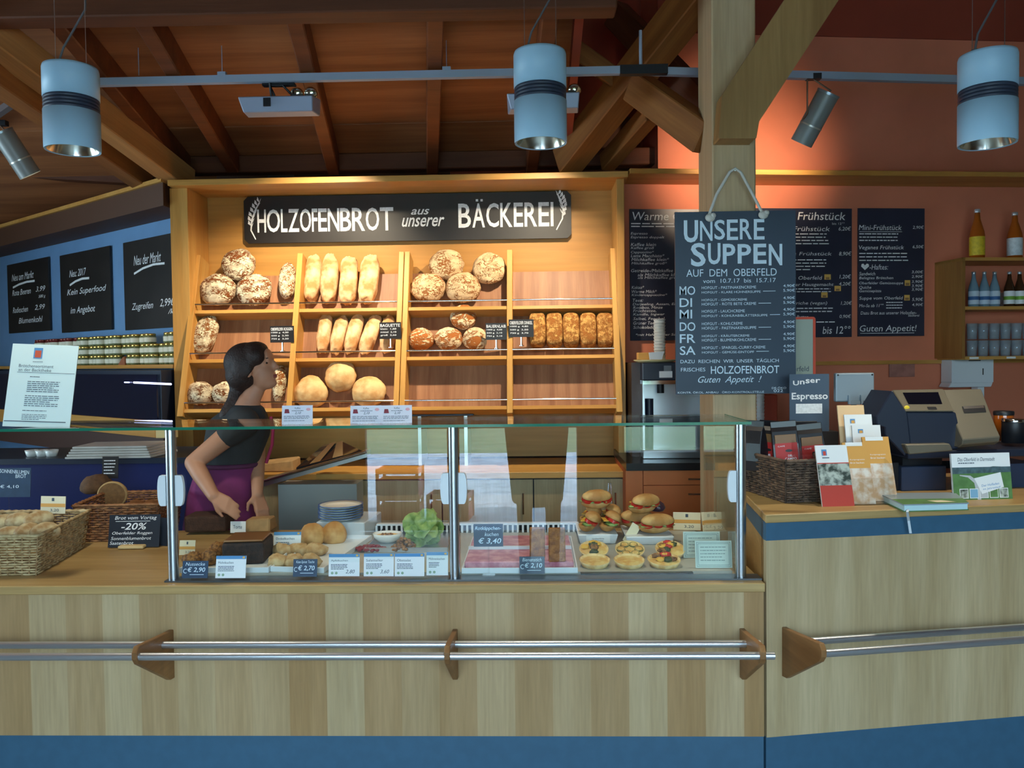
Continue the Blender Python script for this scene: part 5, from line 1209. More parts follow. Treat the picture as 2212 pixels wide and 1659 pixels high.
# Unser Espresso sign
t, F = board('counter_sign', 'glossy grey sign reading Unser Espresso behind the coffee basket', 'sign', (1706, 808), (1791, 932), 0.006, mat('glossy slate sign', S(84, 100, 118), 0.15), Y=3.46)
for ch, x0, x1, y0, y1 in (('U', 1713, 1726, 822, 832), ('n', 1728, 1738, 822, 830), ('s', 1740, 1749, 819, 828), ('e', 1750, 1760, 819, 827), ('r', 1762, 1772, 819, 827)): F.text(ch, x0, y0, x1, y1, bold=.02)
F.text('Espresso', 1710, 848, 1788, 867, bold=.02); F.rectf(1719, 872, 1776, 893, 0, .0002); F.greek(1722, 875, 1772, 2, 1, 1, 3, 5); F.greek(1724, 884, 1770, 2, 2, 1, 4, 6)
for m_ in range(1): F.y -= .0006
F.build('lettering', [chalk, print_ink], t)
MB().span((0.0, 0.006, -0.0), (F.w, 0.05, 0.004)).build('foot', clear, t)
t['label'] = 'glossy grey sign reading Unser Espresso behind the coffee basket'
zz = t.location.z
o = MB().span((-0.10, -0.02, z_rt), (0.16, 0.10, zz-0.001)).build('display_riser', dark, None, (t.location.x+0.04, t.location.y+0.01, 0)); tag(o, 'dark box riser under the Unser Espresso sign', 'box')
# customer display seen from behind
p = at(1847, 868, 3.62); k = 3.62/FPX
t = thing('customer_display', 'silver back of a customer display with two corner screws', 'display', (p.x, p.y, p.z))
w, h = 82*k, 62*k
MB().span((-w/2, 0, 0), (w/2, 0.03, h)).build('housing', mat('silver plastic', S(140, 156, 168), 0.4, 0.2), t, bevel=0.006, seg=2)
for s_ in (-1, 1): MB().cyl((s_*w*.44, -0.002, h*.93), (s_*w*.44, 0.002, h*.93), 0.004, n=10).build('screw', black, t)
MB().span((-0.032, -0.012, -0.01), (-0.022, 0.0, 0.03)).span((0.022, -0.012, -0.01), (0.032, 0.0, 0.03)).span((-0.02, -0.008, -0.012), (0.02, 0.0, 0.004)).build('clip', mat('silver plastic', S(140, 156, 168), 0.4), t)
MB().cyl((0, 0.015, z_rt-p.z+0.012), (0, 0.015, 0), 0.012, n=14).cyl((0, 0.015, z_rt-p.z+0.001), (0, 0.015, z_rt-p.z+0.012), 0.05, n=24).build('pole', black, t)
# brochure holder and brochures
y_f = ct(1790, 1097).y
def slant(name, label, x0, y0, x1, y1, Y, lean, m, cat, group, draw=None, mats=None, thick=0.006, rotz=0.06):
    p = at((x0+x1)/2, y1, Y); k = Y/FPX; w, h = (x1-x0)*k, (y1-y0)*k/math.cos(lean)
    t = thing(name, label, cat, p, rotz, group)
    Ml = Matrix.Rotation(-lean, 4, 'X') @ Matrix.Translation((-w/2, 0, 0))
    MB().span((0, 0, 0), (w, thick, h), 0, Ml).build('cover', m, t)
    if draw:
        F = Face(w, h, (0, 0, 100, 100), Ml); draw(F); F.build('print', mats, t)
    return t
HR = RC.a*0.6
photo_a = mat('farm photo print', S(190, 200, 190), 0.5, col2=S(54, 66, 60), vscale=45)
photo_b = mat('dough photo print', S(236, 226, 214), 0.5, col2=S(206, 166, 128), vscale=28)
gb = 'brochures in the acrylic holder'
def dr_a(F):
    F.rectf(0, 30, 100, 66, 1); F.rectf(0, 66, 100, 100, 2, .0003); F.rectf(0, 29, 100, 30.5, 2, .0003)
    F.rectf(18, 7, 34, 17, 3, .0003); F.rectf(22, 10, 31, 17, 2, .0005); F.rectf(18, 20, 40, 21.5, 4, .0003)
    F.text('Willkommen', 22, 72, 62, 75); F.text('auf dem Hof', 22, 76.5, 56, 79.5); F.rectf(24, 90, 56, 90.8)
slant('brochure', 'white brochure with farm photo and red lower third, front row', 1776, 966, 1847, 1094, 2.98, 0.28, paper, 'brochure', gb, dr_a, [paper, photo_a, mat('coral red print', S(206, 74, 62), 0.6), hdr, print_ink], rotz=0.10)
def dr_b(F):
    F.rectf(0, 42, 100, 100, 1); F.rectf(12, 0, 78, 6, 0); F.text('Kursprogramm', 22, 27, 80, 29.5); F.text('Brot backen', 22, 32, 76, 34.5)
slant('brochure', 'ochre brochure with a dough photo in the middle of the front row', 1836, 960, 1893, 1090, 3.02, 0.28, orange_card, 'brochure', gb, dr_b, [paper, photo_b], rotz=0.10)
slant('brochure', 'ochre brochure with a dough photo next to the cash register, front row', 1880, 948, 1940, 1082, 3.06, 0.28, orange_card, 'brochure', gb, dr_b, [paper, photo_b], rotz=0.10)
def dr_c(F): F.rectf(20, 12, 38, 24, 0); F.rectf(24, 16, 36, 24, 1, .0003)
slant('brochure', 'white folded leaflet with a small logo, upper of the two in the rear row', 1830, 897, 1890, 975, 3.22, 0.2, paper, 'brochure', gb, dr_c, [hdr, orange_card])
slant('brochure', 'white folded leaflet with a small logo, lower one in the rear row', 1846, 920, 1908, 990, 3.19, 0.2, paper, 'brochure', gb, dr_c, [hdr, orange_card])
slant('brochure', 'pale ochre brochure at the very back of the holder', 1816, 877, 1874, 965, 3.25, 0.2, mat('light ochre print', S(232, 196, 150), 0.6), 'brochure', gb)
hp = ct(1855, 1092)
t = thing('brochure_holder', 'clear acrylic brochure holder with stepped tiers', 'brochure holder', hp, 0.10)
mb = MB(); mb.span((-0.125, -0.0, 0), (0.15, 0.26, 0.004)); mb.build('base', clear, t)
for i, (y, z0, z1) in enumerate(((-0.006, 0.0, 0.10), (0.13, 0.0, 0.2))):
    MB().span((-0.14, y, z0), (0.14, y+0.003, z1), 0, Matrix.Translation((0, y, 0)) @ Matrix.Rotation(-0.26, 4, 'X') @ Matrix.Translation((0, -y, 0))).build('tier', clear, t)
for s_ in (-1, 1):
    mb = MB(); mb.add([(s_*0.148, 0, 0), (s_*0.148, 0.30, 0), (s_*0.148, 0.30, 0.22), (s_*0.148, 0.22, 0.22), (s_*0.148, 0.05, 0.14), (s_*0.151, 0, 0), (s_*0.151, 0.30, 0), (s_*0.151, 0.30, 0.22), (s_*0.151, 0.22, 0.22), (s_*0.151, 0.05, 0.14)],
        [(0, 1, 2, 3, 4), (9, 8, 7, 6, 5), (0, 5, 6, 1), (1, 6, 7, 2), (2, 7, 8, 3), (3, 8, 9, 4), (4, 9, 5, 0)]); mb.build('side_wall', clear, t)
# cash register
ry = 3.32; K = ry/FPX
t0 = at(2040, 1075, ry); t = thing('cash_register', 'black and bronze cash register with printer, seen from the customer side', 'cash register', (t0.x, t0.y, z_rt), RC.a*0.7)
ca, sa = math.cos(t.rotation_euler.z), math.sin(t.rotation_euler.z)
def lr(px, py, Y):
    d = at(px, py, Y)-t.location; return Vector((d.x*ca+d.y*sa, -d.x*sa+d.y*ca, d.z))
bronze = mat('bronze grey plastic', S(112, 106, 92), 0.38, 0.25); navy = mat('dark navy plastic', S(30, 38, 56), 0.4); navy2 = mat('navy box', S(44, 58, 84), 0.45)
def solid(name, pts, dy, m, bevel=0.004):
    """outline in photo pixels at depth Y, extruded backwards by dy"""
    n = len(pts); P = [lr(x, y, Y) for x, y, Y in pts]; vs = P+[p+Vector((0, dy, 0)) for p in P]
    mb = MB(); mb.add(vs, [tuple(range(n)), tuple(range(2*n-1, n-1, -1))]+[(i, n+i, n+(i+1) % n, (i+1) % n) for i in range(n)])
    return mb.build(name, m, t, bevel=bevel)
yA, yB = ry-0.02, ry+0.10
mb = MB()   # sloping screen housing: front lower edge to rear upper edge
q = [lr(1893, 905, yA-0.02), lr(1972, 985, yA-0.04), lr(2056, 960, yA-0.03), lr(2058, 900, yA-0.02), lr(1958, 900, yA-0.02)]
front = [lr(1956, 888, yA), lr(2062, 888, yA), lr(2038, 840, yB), lr(1928, 842, yB)]
back = [p+Vector((0, 0.10, -0.04)) for p in front]
mb.hexa([front[0], front[1], back[1], back[0], front[3], front[2], back[2], back[3]])
hs = mb.build('display_hood', bronze, t, bevel=0.003)
def onf(u, v, lift=0.0015):
    a = lerp(front[0], front[1], u); b_ = lerp(front[3], front[2], u); n_ = (front[1]-front[0]).cross(front[3]-front[0]).normalized(); return lerp(a, b_, v)+n_*lift
MB().add([onf(.14, .30), onf(.82, .30), onf(.86, .84), onf(.16, .84)], [(0, 1, 2, 3)]).build('display_window', mat('dark display', S(10, 12, 24), 0.15), t)
c_ = onf(.06, .13, .002); MB().ell(c_, (0.012, 0.003, 0.010), 16, 8).build('yellow_sticker', mat('yellow sticker', S(236, 206, 60), 0.5), t)
MB().add([onf(.48, .06), onf(.66, .06), onf(.66, .18), onf(.48, .18)], [(0, 1, 2, 3)]).build('maker_plate', black, t)
solid('left_flank', [(1928, 843, yA), (1893, 900, yA), (1894, 918, yA), (1912, 924, yA), (1912, 940, yA), (1960, 990, yA), (1970, 985, yA), (1960, 892, yA)], 0.16, navy)
solid('body', [(1958, 890, yA+0.005), (2065, 890, yA+0.005), (2078, 945, yA+0.005), (2070, 970, yA+0.005), (1968, 980, yA+0.005)], 0.18, navy)
# printer with rounded front
fr = [lr(2077, 945, yA-0.04), lr(2158, 938, yA-0.04), lr(2120, 840, yB), lr(2038, 842, yB)]
mb = MB(); prof = []
dn = Vector((0, 0.02, -0.05))
l0, l1 = fr[0], fr[1]
cols = [(fr[3], fr[2]), (lerp(fr[3], fr[0], .5), lerp(fr[2], fr[1], .5)), (lerp(fr[3], fr[0], .86), lerp(fr[2], fr[1], .86)), (l0+Vector((0, -.008, -.008)), l1+Vector((0, -.008, -.008))), (l0+Vector((0, -.004, -.028)), l1+Vector((0, -.004, -.028))), (l0+Vector((0, .02, -.042)), l1+Vector((0, .02, -.042))), (l0+Vector((0, .18, -.042)), l1+Vector((0, .18, -.042))), (fr[3]+Vector((0, .06, -.01)), fr[2]+Vector((0, .06, -.01)))]
vs = [p for pr in cols for p in pr]; n = len(cols)
mb.add(vs, [(2*i, 2*i+1, 2*((i+1) % n)+1, 2*((i+1) % n)) for i in range(n)]+[tuple(2*i for i in range(n)), tuple(2*i+1 for i in range(n-1, -1, -1))])
pr_o = mb.build('printer', bronze, t, bevel=0.003)
a, b_ = lerp(fr[3], fr[0], .38), lerp(fr[2], fr[1], .38); a2, b2 = lerp(fr[3], fr[0], .52), lerp(fr[2], fr[1], .52); nn = Vector((0, -0.0025, 0.0018))
MB().add([lerp(a, b_, .3)+nn, lerp(a, b_, .9)+nn, lerp(a2, b2, .88)+nn, lerp(a2, b2, .3)+nn], [(0, 1, 2, 3)]).add([lerp(a, b_, .33)+nn*1.3, lerp(a, b_, .87)+nn*1.3, lerp(a2, b2, .85)*.4+lerp(a, b_, .87)*.6+nn*1.3, lerp(a2, b2, .33)*.4+lerp(a, b_, .33)*.6+nn*1.3], [(0, 1, 2, 3)], 1).build('paper_slot', [black, steel], pr_o)
solid('base_plate', [(1955, 960, yA-0.03), (2052, 958, yA-0.03), (2060, 974, yA-0.03), (1964, 982, yA-0.03)], 0.2, bronze)
solid('shelf', [(1962, 975, yA-0.02), (2300, 968, yA+0.02), (2300, 984, yA+0.02), (1962, 992, yA-0.02)], 0.3, navy)
MB().span((lr(1950, 0, yA).x, -0.0, 0.0), (lr(2056, 0, yA).x, 0.30, lr(2000, 1008, yA).z)).build('cash_box', navy2, t, bevel=0.003)
MB().span((lr(1936, 0, yA).x, 0.02, 0.0), (lr(1949, 0, yA).x, 0.30, lr(2000, 1000, yA).z)).build('support', black, t)
MB().span((lr(2195, 0, yA).x, 0.02, 0.0), (lr(2290, 0, yA).x, 0.28, lr(2100, 1008, yA).z)).build('support', navy2, t)
MB().span((lr(1965, 0, yA).x, 0.04, lr(2000, 1008, yA).z), (lr(2060, 0, yA).x, 0.2, lr(2000, 988, yA).z)).build('spacer', black, t)
# standing booklet
def dr_book(F):
    mb_ = F
    F.rectf(0, 30, 100, 42, 2); F.poly([(0, 42), (100, 40), (100, 100), (0, 100)], 1); F.poly([(0, 36), (20, 32), (45, 34), (70, 29), (100, 31), (100, 42), (0, 44)], 2, .0003)
    F.poly([(12, 46), (30, 48), (44, 62), (46, 100), (40, 100), (36, 64), (26, 52), (12, 48)], 5, .0004)
    F.text('Das Oberfeld in Darmstadt', 10, 9, 74, 17, mi=3, shear=.25); F.greek(11, 20, 40, 1, 2, 3, 4, 3)
    for i, m_ in enumerate((4, 7, 5, 1, 4)): F.rectf(10+i*17, 76, 25+i*17, 97, 0, .0005); F.rectf(11+i*17, 77.5, 24+i*17, 95.5, m_, .0008)
    F.poly([(36, 54), (82, 42), (86, 74), (48, 88)], 0, .0012)
    F.text('ANGEBOT', 46, 60, 78, 66, mi=6, rot=.12, bold=.02); F.y -= .0014; F.text('Der Hofladen', 48, 68, 78, 73, mi=6, rot=.12); F.text('im Jahreslauf', 50, 76, 80, 81, mi=6, rot=.12)
green_f = mat('meadow green print', S(92, 136, 78), 0.6, var=.2, vscale=30)
F_ms = [paper, green_f, mat('treeline print', S(78, 104, 112), 0.6, var=.3, vscale=60), print_ink, photo_a, mat('path grey print', S(190, 196, 200), 0.6), hdr, mat('sky print', S(130, 180, 214), 0.6)]
yb_ = ct(2124, 1079).y
o = slant('booklet', 'landscape booklet with meadow cover and white slip leaning on the cash register', 2059, 981, 2190, 1079, yb_, 0.12, paper, 'booklet', None, dr_book, F_ms, 0.010, RC.a*0.6)
# lying book with ribbon
b4 = [ct(1952, 1106), ct(2093, 1102), ct(2062, 1078), ct(1898, 1080)]
c = sum(b4, Vector())/4; t = thing('book', 'closed hardcover book lying flat at the counter edge with a ribbon', 'book', c)
def slab(z0, z1, s_): 
    mb = MB(); mb.hexa([Vector(((p-c).x*s_, (p-c).y*s_, z0)) for p in b4]+[Vector(((p-c).x*s_, (p-c).y*s_, z1)) for p in b4]); return mb
slab(0, 0.003, 1.0).build('back_cover', green_f, t); slab(0.003, 0.022, 0.97).build('pages', mat('page edges', S(196, 226, 232), 0.8), t)
cv = slab(0.022, 0.026, 1.0).build('front_cover', mat('book cover', S(150, 166, 176), 0.3), t)
q = [Vector(((p-c).x, (p-c).y, 0.0264)) for p in b4]
mb = MB(); mb.add([lerp(q[0], q[3], .02), lerp(q[1], q[2], .02), lerp(q[1], q[2], .4), lerp(q[0], q[3], .45)], [(0, 1, 2, 3)]); mb.add([p+Vector((0, 0, .0004)) for p in (lerp(q[0], q[1], .62)*.9+q[3]*.1, lerp(q[0], q[1], .95)*.9+q[3]*.1, lerp(q[0], q[1], .92)*.75+q[3]*.25, lerp(q[0], q[1], .62)*.75+q[3]*.25)], [(0, 1, 2, 3)], 1)
mb.build('cover_picture', [green_f, cream], cv)
rb = [at(1962, 1098, b4[0].y+0.01)-c, at(1960, 1106, b4[0].y-0.012)-c, at(1963, 1125, RC.at(1963, 1125, .03).y-.0)-c, at(1967, 1152, RC.at(1967, 1152, .03).y)-c]
mb = MB(); vs = [p+Vector((s_*0.0045, 0, 0)) for p in rb for s_ in (-1, 1)]; mb.add(vs, [(2*i, 2*i+1, 2*i+3, 2*i+2) for i in range(3)]); o = mb.build('ribbon', mat('white ribbon', S(206, 216, 224), 0.6), t); sdm = o.modifiers.new('thick', 'SOLIDIFY'); sdm.thickness = 0.0008
# red framed tall sign behind the soup board
t, F = board('tall_sign', 'tall pale sign with an orange red rounded frame beside the soup board', 'sign', (1690, 690), (1756, 815), 0.006, mat('pale grey green sign', S(172, 180, 164), 0.6), Y=3.75)
mb = MB(); w, h = F.w, F.h; n = 6; rr = 0.012
poly = [(w+0.011-rr+rr*math.sin(a*math.pi/2/n), h+0.011-rr+rr*math.cos(a*math.pi/2/n)) for a in range(n+1)]
mb.span((-0.004, -0.003, h), (w+0.011-rr, 0.010, h+0.011)); mb.span((w, -0.003, 0), (w+0.011, 0.010, h+0.011-rr)); mb.prism([(w+0.011-rr, h)]+poly+[(w, h+0.011-rr)], -0.003, 0.010); mb.build('frame', mat('orange red frame', S(222, 74, 40), 0.5), t)
F.text('Oberfeld', 1694, 791, 1747, 802); F.build('lettering', [print_ink], t)
MB().cyl((w/2, 0.005, z_rt-t.location.z-0.05), (w/2, 0.005, 0.0), 0.008, n=10).build('post', steel, t)
# ================================================================ left side: jar shelf, oven front, baskets
SD = 0.20
zs = LW.at(200, 789, SD).z
M = frame_M(LW.p, LW.u, -LW.n, (0, 0, 1))
o = skew(MB(), -4.5, SD, -0.025, 0.0).build('jar_shelf', shelf_wood, None, (LW.p.x, LW.p.y, zs), (0, 0, LW.a), bevel=0.002); tag(o, 'long wooden shelf board carrying the preserve jars along the blue wall', 'shelf')
jar_in = mat('olive green preserve', S(120, 126, 84), 0.3, col2=S(86, 96, 62), vscale=30); jar_lab = mat('jar paper label', S(222, 214, 190), 0.6, var=.1, vscale=40)
lid_m = mat('gold jar lid', S(206, 170, 92), 0.28, 0.9); lid_r = mat('red brown jar lid', S(120, 48, 40), 0.35, 0.4); jam_m = mat('red jam', S(104, 34, 34), 0.25)
def jar(loc, label, group, kind=0, h=0.068, r=0.039):
    inn, lid = ((jar_in, lid_m), (jam_m, lid_r), (jar_in, lid_m))[kind]
    t = thing('preserve_jar', label, 'jar', loc, 0, group)
    MB().lathe([(r*.86, 0), (r*.97, 0.006), (r, 0.016), (r, h*.62), (r*.9, h*.76), (r*.84, h*.8), (0, h*.8)], n=20).build('jar_body', inn, t)
    MB().lathe([(r*1.006, h*.18), (r*1.01, h*.2), (r*1.01, h*.6), (r*1.004, h*.62)], n=20, cap=False).build('label', jar_lab, t)
    MB().lathe([(r*.88, h*.8), (r*.9, h*.82), (r*.9, h*.96), (r*.86, h), (0, h)], n=20).build('lid', lid, t)
    return t
protoj = {}
def put_jar(px, row, label, group, kind, off):
    q = LW.at(px, 760, off); loc = Vector((q.x, q.y, zs+0.0682*row))
    if kind not in protoj: protoj[kind] = jar(loc, label, group, kind); return
    dup(protoj[kind], loc, random.Random(px*7+row).random()*6, label, group)
JR = {0: 'bottom', 1: 'middle', 2: 'top'}
xs0 = [166+27.0*i*(1.0+0.0045*i) for i in range(8)]
cols = []
u_near = -0.125
step = 0.083
us_ = [u_near-0.03-step*i for i in range(26)]
for row in range(3):
    for i, u in enumerate(us_):
        kind = 0 if (i < 17) else 1
        if row == 0 and i == 8: continue
        if row == 2 and i in (3, 2): continue
        loc = LW.p+LW.u*u+LW.n*(0.145-0.012*((i*7+row*3) % 3)); loc.z = zs+0.0682*row
        nm = ('green preserve jar with gold lid, ' if kind == 0 else 'red jam jar with dark lid, ')+(ORD[i] if i < 20 else 'twenty-'+ORD[i-20])+' from the bread rack in the '+JR[row]+' row'
        g = 'preserve jars on the wall shelf'
        if kind not in protoj: protoj[kind] = jar(loc, nm, g, kind)
        else: dup(protoj[kind], loc, (i*1.3+row) % 6.28, nm, g)
# small wooden wedge sign in the jar gap
q = LW.p+LW.u*us_[8]+LW.n*0.17; q.z = zs
o = MB().prism([(-0.045, 0), (0.05, 0), (0.05, 0.058), (0.02, 0.05)], 0, 0.012).build('wedge_sign', mat('red brown wood', S(150, 84, 50), 0.5), None, q, (0, 0, LW.a)); tag(o, 'small red brown wedge standing in the gap between bottom jars', 'sign')
# oven with dark glass under the shelf
OD = 0.35
zt_o = zs-0.03; 
oM = (LW.p.x, LW.p.y, 0)
zlo = LW.at(300, 906, OD).z
t = thing('baking_oven', 'wide baking oven with dark blue reflecting glass under the jar shelf', 'oven', oM, LW.a)
oglass = mat('dark oven glass', S(12, 18, 42), 0.08, spec=0.8)
skew(MB(), -4.4, OD-0.02, zlo-0.08, zt_o-0.005).build('housing', navy, t)
MB().span((-4.38, -OD, zlo), (0.75*OD-0.27, -OD+0.02, zt_o-0.03)).build('glass_front', oglass, t)
MB().span((-4.4, -OD-0.02, zlo-0.10), (0.75*OD-0.26, -OD+0.02, zlo-0.0)).build('wood_rail', shelf_wood, t)
skew(MB(), -4.4, OD-0.03, zlo-0.26, zlo-0.08).build('lower_panel', mat('dark brown panel', S(74, 46, 36), 0.6), t)
tube_m = mat('blue white tube', S(200, 210, 255), 0.4, emit=(0.55, 0.6, 1.0, 1), estr=2.2)
u0_ = (LW.at(292, 827, OD)-LW.p).dot(LW.u); u1_ = (LW.at(372, 830, OD)-LW.p).dot(LW.u)
zt_ = LW.at(330, 827, OD+.01).z
MB().cyl((u0_, -OD-0.008, zt_), (u1_, -OD-0.008, zt_-0.006), 0.006, n=8).cyl((u0_-0.12, -OD-0.008, zt_), (u0_-0.06, -OD-0.008, zt_), 0.004, n=8).build('light_tube', tube_m, t)
# navy counter below with odds and ends
t = thing('rear_counter', 'dark navy rear counter below the oven', 'counter', (at(150, 1000, 4.2).x, 4.25, 0))
zrc = at(150, 992, 4.2).z
MB().span((-2.2, 0, 0), (0.68, 0.02, zrc-0.03)).build('front_panel', mat('navy lacquer', S(26, 36, 88), 0.35), t)
MB().span((-2.2, -0.02, zrc-0.03), (0.70, 0.55, zrc)).build('worktop', navy, t)
# white folded cloths
p = at(235, 990, 4.2); p.z = zrc
t = thing('cloth_stack', 'stack of folded white cloths on the navy rear counter', 'cloth', (p.x, p.y+0.15, zrc), 0.1)
rnd = random.Random(3)
for i in range(5):
    mb = MB(); a, b_ = 0.25-0.008*i, 0.13-0.004*i
    mb.hexa([(-a, -b_, 0.013*i), (a*0.8, -b_-0.02, 0.013*i), (a, b_, 0.013*i), (-a*.9, b_, 0.013*i), (-a, -b_, 0.013*i+0.012), (a*.8, -b_-0.02, 0.013*i+0.012), (a, b_, 0.013*i+0.015), (-a*.9, b_, 0.013*i+0.015)])
    mb.build('folded_cloth', mat('white cloth', S(206, 202, 194), 0.9, var=.08, vscale=12), t, bevel=0.005, seg=2)
p = at(319, 954, 4.3); o = MB().span((-0.05, 0, 0), (0.05, 0.06, 0.045)).build('card_box', mat('cream box', S(226, 200, 140), 0.7), None, (p.x, p.y+0.2, zrc+0.082)); tag(o, 'small cream box on top of the folded cloths', 'box')
o.location.z = zrc+0.08
for i, px in enumerate((158, 178, 197)):
    q = at(px, 928, 4.75); t = thing('ramekin', 'small white bowl, '+['outer', 'middle', 'inner'][i]+' of three below the oven glass', 'bowl', (q.x, q.y-0.4, zrc), 0, 'small white bowls')
    MB().lathe([(0.0, 0), (0.026, 0), (0.036, 0.035), (0.033, 0.035), (0.024, 0.006), (0, 0.006)], n=20).build('dish', china, t); MB().lathe([(0, 0.026), (0.03, 0.026)], n=16, cap=False).build('filling', bread_in, t)
# paper sign on the glass top
def d_paper(F):
    F.rectf(52, 752, 72, 776, 1); F.rectf(55, 758, 69, 774, 2, .0004); F.greek(52, 783, 75, 1, 1.2, 0, 3, 1)
    F.text('Brötchensortiment', 22, 790, 100, 797); F.text('an der Backtheke', 22, 799, 96, 806); F.rectf(20, 808, 150, 809); F.greek(50, 817, 74, 1, 1.6, 0, 4, 2); F.greek(46, 828, 120, 6, 1.6, 0, 4.4, 3)
    F.greek(44, 860, 122, 6, 1.6, 0, 4.4, 4); F.greek(42, 893, 98, 1, 1.4, 0, 4, 5); F.greek(42, 902, 100, 4, 1.2, 0, 3.6, 6); F.rectf(4, 917, 142, 919)
t = thing('paper_sign', 'white printed sheet in a stand on the glass top headed Brötchensortiment', 'sign', at(78, 929, FY+0.10), 0.12)
k = (FY+0.1)/FPX; w, h = 142*k, 186*k; t.location.z = zgt+0.0045
Ml = Matrix(((1, 0, 0.075, 0), (0, 1, 0, 0), (0, 0, 1, 0), (0, 0, 0, 1))) @ Matrix.Rotation(-0.2, 4, 'X') @ Matrix.Translation((-w/2, 0, 0))
Ml = Matrix.Rotation(-0.2, 4, 'X') @ Matrix.Rotation(0.05, 4, 'Y') @ Matrix.Translation((-w/2, 0, 0))
MB().span((0, 0, 0.0), (w, 0.003, h), 0, Ml).build('sheet', mat('white printed sheet', S(214, 236, 238), 0.6), t)
F = Face(w, h, (2, 744, 152, 930), Ml); d_paper(F); F.build('print', [print_ink, hdr, mat('orange red logo', S(206, 90, 60), 0.6)], t)
MB().span((-w*.4, 0.0, 0.0), (w*.4, 0.08, 0.003)).build('foot', clear, t)
# price cards on the glass top
def d_top(F):
    x0, y0, x1, y1 = F.rect; w = x1-x0
    F.poly([(x0+w*.10, y0+8), (x0+w*.22, y0+8), (x0+w*.25, y0+17), (x0+w*.08, y0+17)], 1); F.text('Kaffee', x0+w*.42, y0+4, x0+w*.6, y0+8); F.greek(x0+w*.32, y0+11, x0+w*.72, 1, 1.2, 0, 3, int(x0)); F.text('2,10', x0+w*.42, y0+14, x0+w*.62, y0+20, shear=.3, bold=.01)
    F.poly([(x0+w*.86+5*math.cos(a*.6), y0+9+3.4*math.sin(a*.6)) for a in range(10)], 2); F.greek(x0+4, y0+23, x1-6, 3, 1.0, 0, 2.6, int(x0)+1); F.greek(x0+4, y0+33, x1-14, 1, 1.0, 0, 2.6, int(x0)+2)
gtp = 'white price cards on the glass top'
lil = mat('lilac white card', S(226, 226, 240), 0.7)
for i, (x0, y0, x1, y1) in enumerate(((609, 875, 675, 916), (757, 876, 824, 915), (824, 874, 890, 913))):
    k = (FY+0.12)/FPX; g = at((x0+x1)/2, y1, FY+0.12); g.z = zgt+0.0045
    t = thing('price_card', ['white price card alone on the glass top beside the woman', 'white price card on the glass top, outer one of the pair', 'white price card on the glass top, pair member nearer the middle post'][i], 'price card', g, 0.1, gtp)
    w, h = (x1-x0)*k, (y1-y0)*k; Ml = Matrix.Rotation(-0.15, 4, 'X') @ Matrix.Translation((-w/2, 0, 0))
    MB().span((0, 0, 0), (w, 0.003, h), 0, Ml).build('card', lil, t); F = Face(w, h, (x0, y0, x1, y1), Ml); d_top(F); F.build('print', [print_ink, mat('dark red pictogram', S(130, 30, 50), 0.6), mat('pale red seal', S(226, 170, 180), 0.7)], t)
    MB().span((-w*.45, 0, 0), (w*.45, 0.05, 0.003)).build('foot', clear, t)
# wicker baskets on the left worktop
def ctl(px, py): return atz(px, py, z_top)
lt_w = weave('pale willow', S(206, 186, 142), S(160, 134, 92)); lt_w2 = weave('pale willow stakes', S(170, 142, 98), S(130, 100, 66))
br_w = weave('brown willow', S(168, 116, 72), S(112, 72, 44)); br_w2 = weave('brown willow stakes', S(130, 86, 52), S(90, 58, 36))
zz = z_top
f0, f1 = ctl(-165, 1246), ctl(78, 1243); dpt = Vector((-0.08, 0.46, 0))
basket('wicker_basket', 'pale wicker basket with rolls at the front of the left worktop', [f0, f1, f1+dpt, f0+dpt], 0.15, 0.10, lt_w, lt_w2, 15, (16, 14), 0.0042)
f0b, f1b = ctl(150, 1180), ctl(318, 1176); dpt2 = Vector((-0.05, 0.34, 0))
f0b.y += 0.08; f1b.y += 0.08
basket('wicker_basket', 'brown wicker basket with dark loaves behind the discount chalk sign', [f0b, f1b, f1b+dpt2, f0b+dpt2], 0.16, 0.10, br_w, br_w2, 15, (14, 10), 0.0042)
gr = 'floury rolls in the pale basket'
flr = mat('floury roll', S(206, 190, 150), 0.85, col2=S(160, 124, 80), vscale=22, bump=.2, bscale=50)
for i, (px, py, dz, a) in enumerate(((22, 1158, 0, .5), (60, 1152, 0, 1.3), (98, 1150, 0, .9), (42, 1128, 0, .2), (84, 1124, 0, 1.0), (2, 1132, 0, 0.3))):
    o = lump((0, 0, 0.0), (0.058, 0.038, 0.04), 400+i, 0.1).build('floury_roll', flr, None, at(px, py, 3.10+0.09*(i > 2)), (0, 0, a))
    tag(o, 'floury roll in the pale basket, '+['low at the front edge', 'low in the middle', 'low by the inner side', 'on top near the front', 'on top, the uppermost', 'cut by the picture edge'][i], 'roll', gr)
o = lump((0, 0, 0.05), (0.075, 0.06, 0.06), 410, 0.12).build('dark_loaf', mat('dark rye', S(96, 66, 40), 0.85, var=.3, vscale=30, bump=.4, bscale=60), None, ctl(168, 1146)+Vector((0, 0.18, 0.135)), (0, 0, .4)); tag(o, 'dark seeded loaf on top of the brown basket', 'bread')
t = thing('cut_loaf', 'half round loaf with its crumb side up in the brown basket', 'bread', ctl(205, 1150)+Vector((0.015, 0.14, 0.10)), 0.2)
def cut(p, q): return Vector((q.x, max(q.y, -0.012), q.z))
MB().ell((0, 0, 0.055), (0.07, 0.06, 0.066), 24, 16, 0, None, cut).build('crust', mat('loaf crust', S(176, 144, 94), 0.8, var=.3, vscale=20, bump=.3, bscale=50), t)
MB().lathe([(0, 0), (0.054, 0)], n=28, cap=False, M=Matrix.Translation((0, -0.0145, 0.055)) @ Matrix.Rotation(R(90), 4, 'X') @ Matrix.Diagonal((1.15, 1.1, 1, 1))).build('crumb', mat('brown crumb', S(120, 88, 52), 0.9, var=.2, vscale=60, bump=.3, bscale=150), t)
